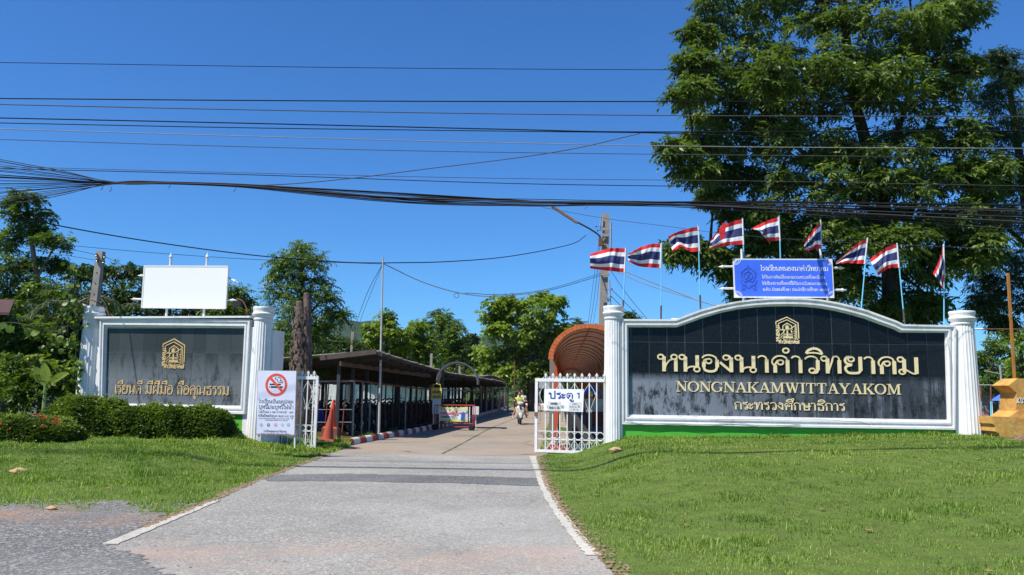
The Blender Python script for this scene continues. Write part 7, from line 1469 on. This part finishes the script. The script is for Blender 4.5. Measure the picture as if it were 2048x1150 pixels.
def reg_wall2(R, n):
    x = R.uniform(-12, -5.4, n); y = 21.35-.2*(x+7)-np.abs(R.normal(0, .5, n))-.1; y = np.where(x > -6.4, 21.1-np.abs(R.normal(0, .3, n)), y); return x, y
def reg_tuft(R, n):
    cx = R.uniform(1.5, 13, 46); cy = R.uniform(8, 20.5, 46); i = R.integers(0, 46, n); x = cx[i]+R.normal(0, .3, n); y = cy[i]+R.normal(0, .22, n); k = x-edge_x(EDR, y) > .1; return x[k], y[k]
def reg_tuftl(R, n):
    cx = R.uniform(-13, -3.5, 40); cy = R.uniform(11.8, 20, 40); i = R.integers(0, 40, n); x = cx[i]+R.normal(0, .25, n); y = cy[i]+R.normal(0, .2, n); k = edge_x(EDL, y)-x > .1; return x[k], y[k]
grass('tall_grass', 'taller unmown grass along the foot of the arched wall', reg_wall, 6500, .05, .17, 23, .008)
grass('tall_grass', 'taller grass along the hedges and left columns', reg_wall2, 9000, .1, .3, 24, .010)
grass('grass_tufts', 'coarser tufts scattered over the right lawn', reg_tuft, 16000, .06, .15, 25, .009)
grass('grass_tufts', 'coarser tufts scattered over the left lawn', reg_tuftl, 16000, .07, .18, 26, .009)
def reg_verge(R, n):
    t = R.uniform(0, 1, n); y = 22.6+t*10; x = np.interp(y, [p.y for p in KL], [p.x for p in KL])-.25-np.abs(R.normal(0, .22, n)); y2 = R.uniform(20.9, 23.6, n); x2 = edge_x(EDL, np.minimum(y2, 20.7))-R.uniform(.1, 1.6, n); k = R.uniform(0, 1, n) < .45; return np.where(k, x, x2), np.where(k, y, y2)
grass('verge_weeds', 'rank weeds between the kerb, the cones and the left gate leaf', reg_verge, 9000, .08, .32, 27, .012)
def reg_v2(R, n):
    y = R.uniform(22.8, 60, n); x = np.interp(y, [p.y for p in KR], [p.x for p in KR])-.22-np.abs(R.normal(0, .08, n)); return x, y
grass('verge_weeds', 'thin line of weeds beside the right kerb behind the gate', reg_v2, 3500, .05, .16, 28, .012)
# loose gravel, fallen leaves
def scatter(name, label, xs_, ys_, zs_, size, m, seed, flat_=.5, cat_='gravel', tint=False):
    R = np.random.default_rng(seed); n = len(xs_); base = np.array([(1, 0, 0), (0, 1, 0), (-1, 0, 0), (0, -1, 0), (0, 0, 1), (0, 0, -.3)], float); f = np.array([(0, 1, 4), (1, 2, 4), (2, 3, 4), (3, 0, 4)]); s_ = size*R.uniform(.5, 1.5, (n, 1, 1))**1.4
    v = base[None]*s_*np.array([1, 1, flat_])*R.uniform(.6, 1.3, (n, 6, 3)); a = R.uniform(0, 6.28, n); ca, sa = np.cos(a)[:, None], np.sin(a)[:, None]; x = v[:, :, 0]*ca-v[:, :, 1]*sa; y = v[:, :, 0]*sa+v[:, :, 1]*ca
    V = np.stack([x+np.array(xs_)[:, None], y+np.array(ys_)[:, None], v[:, :, 2]+np.array(zs_)[:, None]], 2).reshape(-1, 3); F = (f[None]+np.arange(n)[:, None, None]*6).reshape(-1, 3)
    o = link(name, npmesh(name, V, F, np.repeat(R.uniform(0, 1, n), 6)), m, kind='stuff'); tag(o, label, cat_); return o
R = np.random.default_rng(5)
n = 16000; x = R.uniform(-9, -1.6, n); y = R.uniform(4.5, 11.8, n); lim = np.interp(x, [-9, -4.4, -3.4, -2.2], [0, 0, 7.5, 6.2]); k = (x < -3.1+.0*y)*(y > 0)*(x > -y*.72-.6); k2 = x < np.interp(y, [4, 6.5, 8.4, 9.5, 11.3], [-1.9, -2.7, -4.15, -4.0, -3.9])+np.abs(R.normal(0, .35, n))*(y < 9.0)-.15; k = (k2 & (x > -y*.72-.6)); x, y = x[k], y[k]
scatter('loose_gravel', 'loose grey gravel strewn over the left foreground', x, y, np.full(len(x), .010), .011, mat('gravel_stone', (.13, .13, .135), .9, col2=(.27, .27, .28), scale=38), 6)
n = 260; x = np.concatenate([R.uniform(1.2, 13, 110), R.uniform(-11, -3, 50)]); y = np.concatenate([R.uniform(7, 20, 110), R.uniform(11, 20, 50)]); k = ((x > 0) & (x-edge_x(EDR, y) > 0)) | ((x < 0) & (edge_x(EDL, y)-x > 0)); x, y = x[k], y[k]
scatter('fallen_leaves', 'dry brown leaves fallen on the lawns', x, y, height(x, y)+.035, .028, mat('dry_leaf', (.20, .09, .05), .9, col2=(.40, .22, .13), scale=9), 8, .18, 'fallen leaves')
n = 110; x = R.uniform(-2.6, 1.2, n); y = R.uniform(6, 20, n); scatter('twigs_and_crumbs', 'crumbs of leaf and twig lying on the road', x, y, np.full(n, .008), .013, MATS['dry_leaf'], 9, .15, 'litter')
for E_, sg, lo, hi in ((EDR, 1, 5.5, 20.6), (EDL, -1, 9.6, 20.6)):
    n = 1500; y = R.uniform(lo, hi, n); x = edge_x(E_, y)+sg*(.0+np.abs(R.normal(0, .09, n)))
    scatter('edge_debris', 'soil crumbs and dead grass along the %s edge of the road' % ('right' if sg > 0 else 'left'), x, y, np.full(n, .012), .018, mat('soil_crumbs', (.13, .085, .05), .95, col2=(.28, .20, .12), scale=14), 10+sg, .5, 'debris')
# hills
def hill(name, label, Y_, pts, depth, m):
    xs_ = [P(px, 700, Y_).x for px, _ in pts]; zs_ = [P(px, py, Y_).z for px, py in pts]; X = np.linspace(xs_[0], xs_[-1], 160); T_ = np.linspace(0, 1, 24); V = []
    for t in T_:
        for x in X: 
            z = float(np.interp(x, xs_, zs_)); V.append((x, Y_-depth*(1-t), z*(t**.8)*(1+.05*math.sin(x*.02+t*7))+(4*math.sin(x*.09+t*9)*math.sin(x*.04+2)*t)-1))
    nx = len(X); i, j = np.meshgrid(np.arange(nx-1), np.arange(len(T_)-1)); a = (j*nx+i).ravel(); return link(name, npmesh(name, V, np.stack([a, a+1, a+nx+1, a+nx], 1), smooth=True), m, None, kind='structure')
HM = mat('forested_hill', (0.016, 0.032, 0.018), .95, col2=(0.035, 0.06, 0.028), scale=.045, bump=1, bscale=.12, spec=.05)
hill('hill', '', 1500, [(300, 700), (480, 668), (600, 648), (680, 645), (760, 652), (820, 672), (880, 690), (930, 684), (975, 668), (1040, 656), (1130, 655), (1250, 668), (1500, 700)], 500, HM)

# the air between here and the hills
mb = MB(); mb.box((0, 1275, 64), (3060, 2700, 132)); hz = mb.build('haze', None, None, kind='stuff')
hm = bpy.data.materials.new('haze_air'); hm.use_nodes = True; hn = hm.node_tree.nodes; hn.remove(hn['Principled BSDF']); pv = hn.new('ShaderNodeVolumePrincipled')
pv.inputs['Density'].default_value = .00005; pv.inputs['Color'].default_value = (.62, .78, 1, 1); hm.node_tree.links.new(pv.outputs[0], hn['Material Output'].inputs['Volume']); hz.data.materials.append(hm)
tag(hz, 'thin bluish air reaching to the far hills', 'haze')
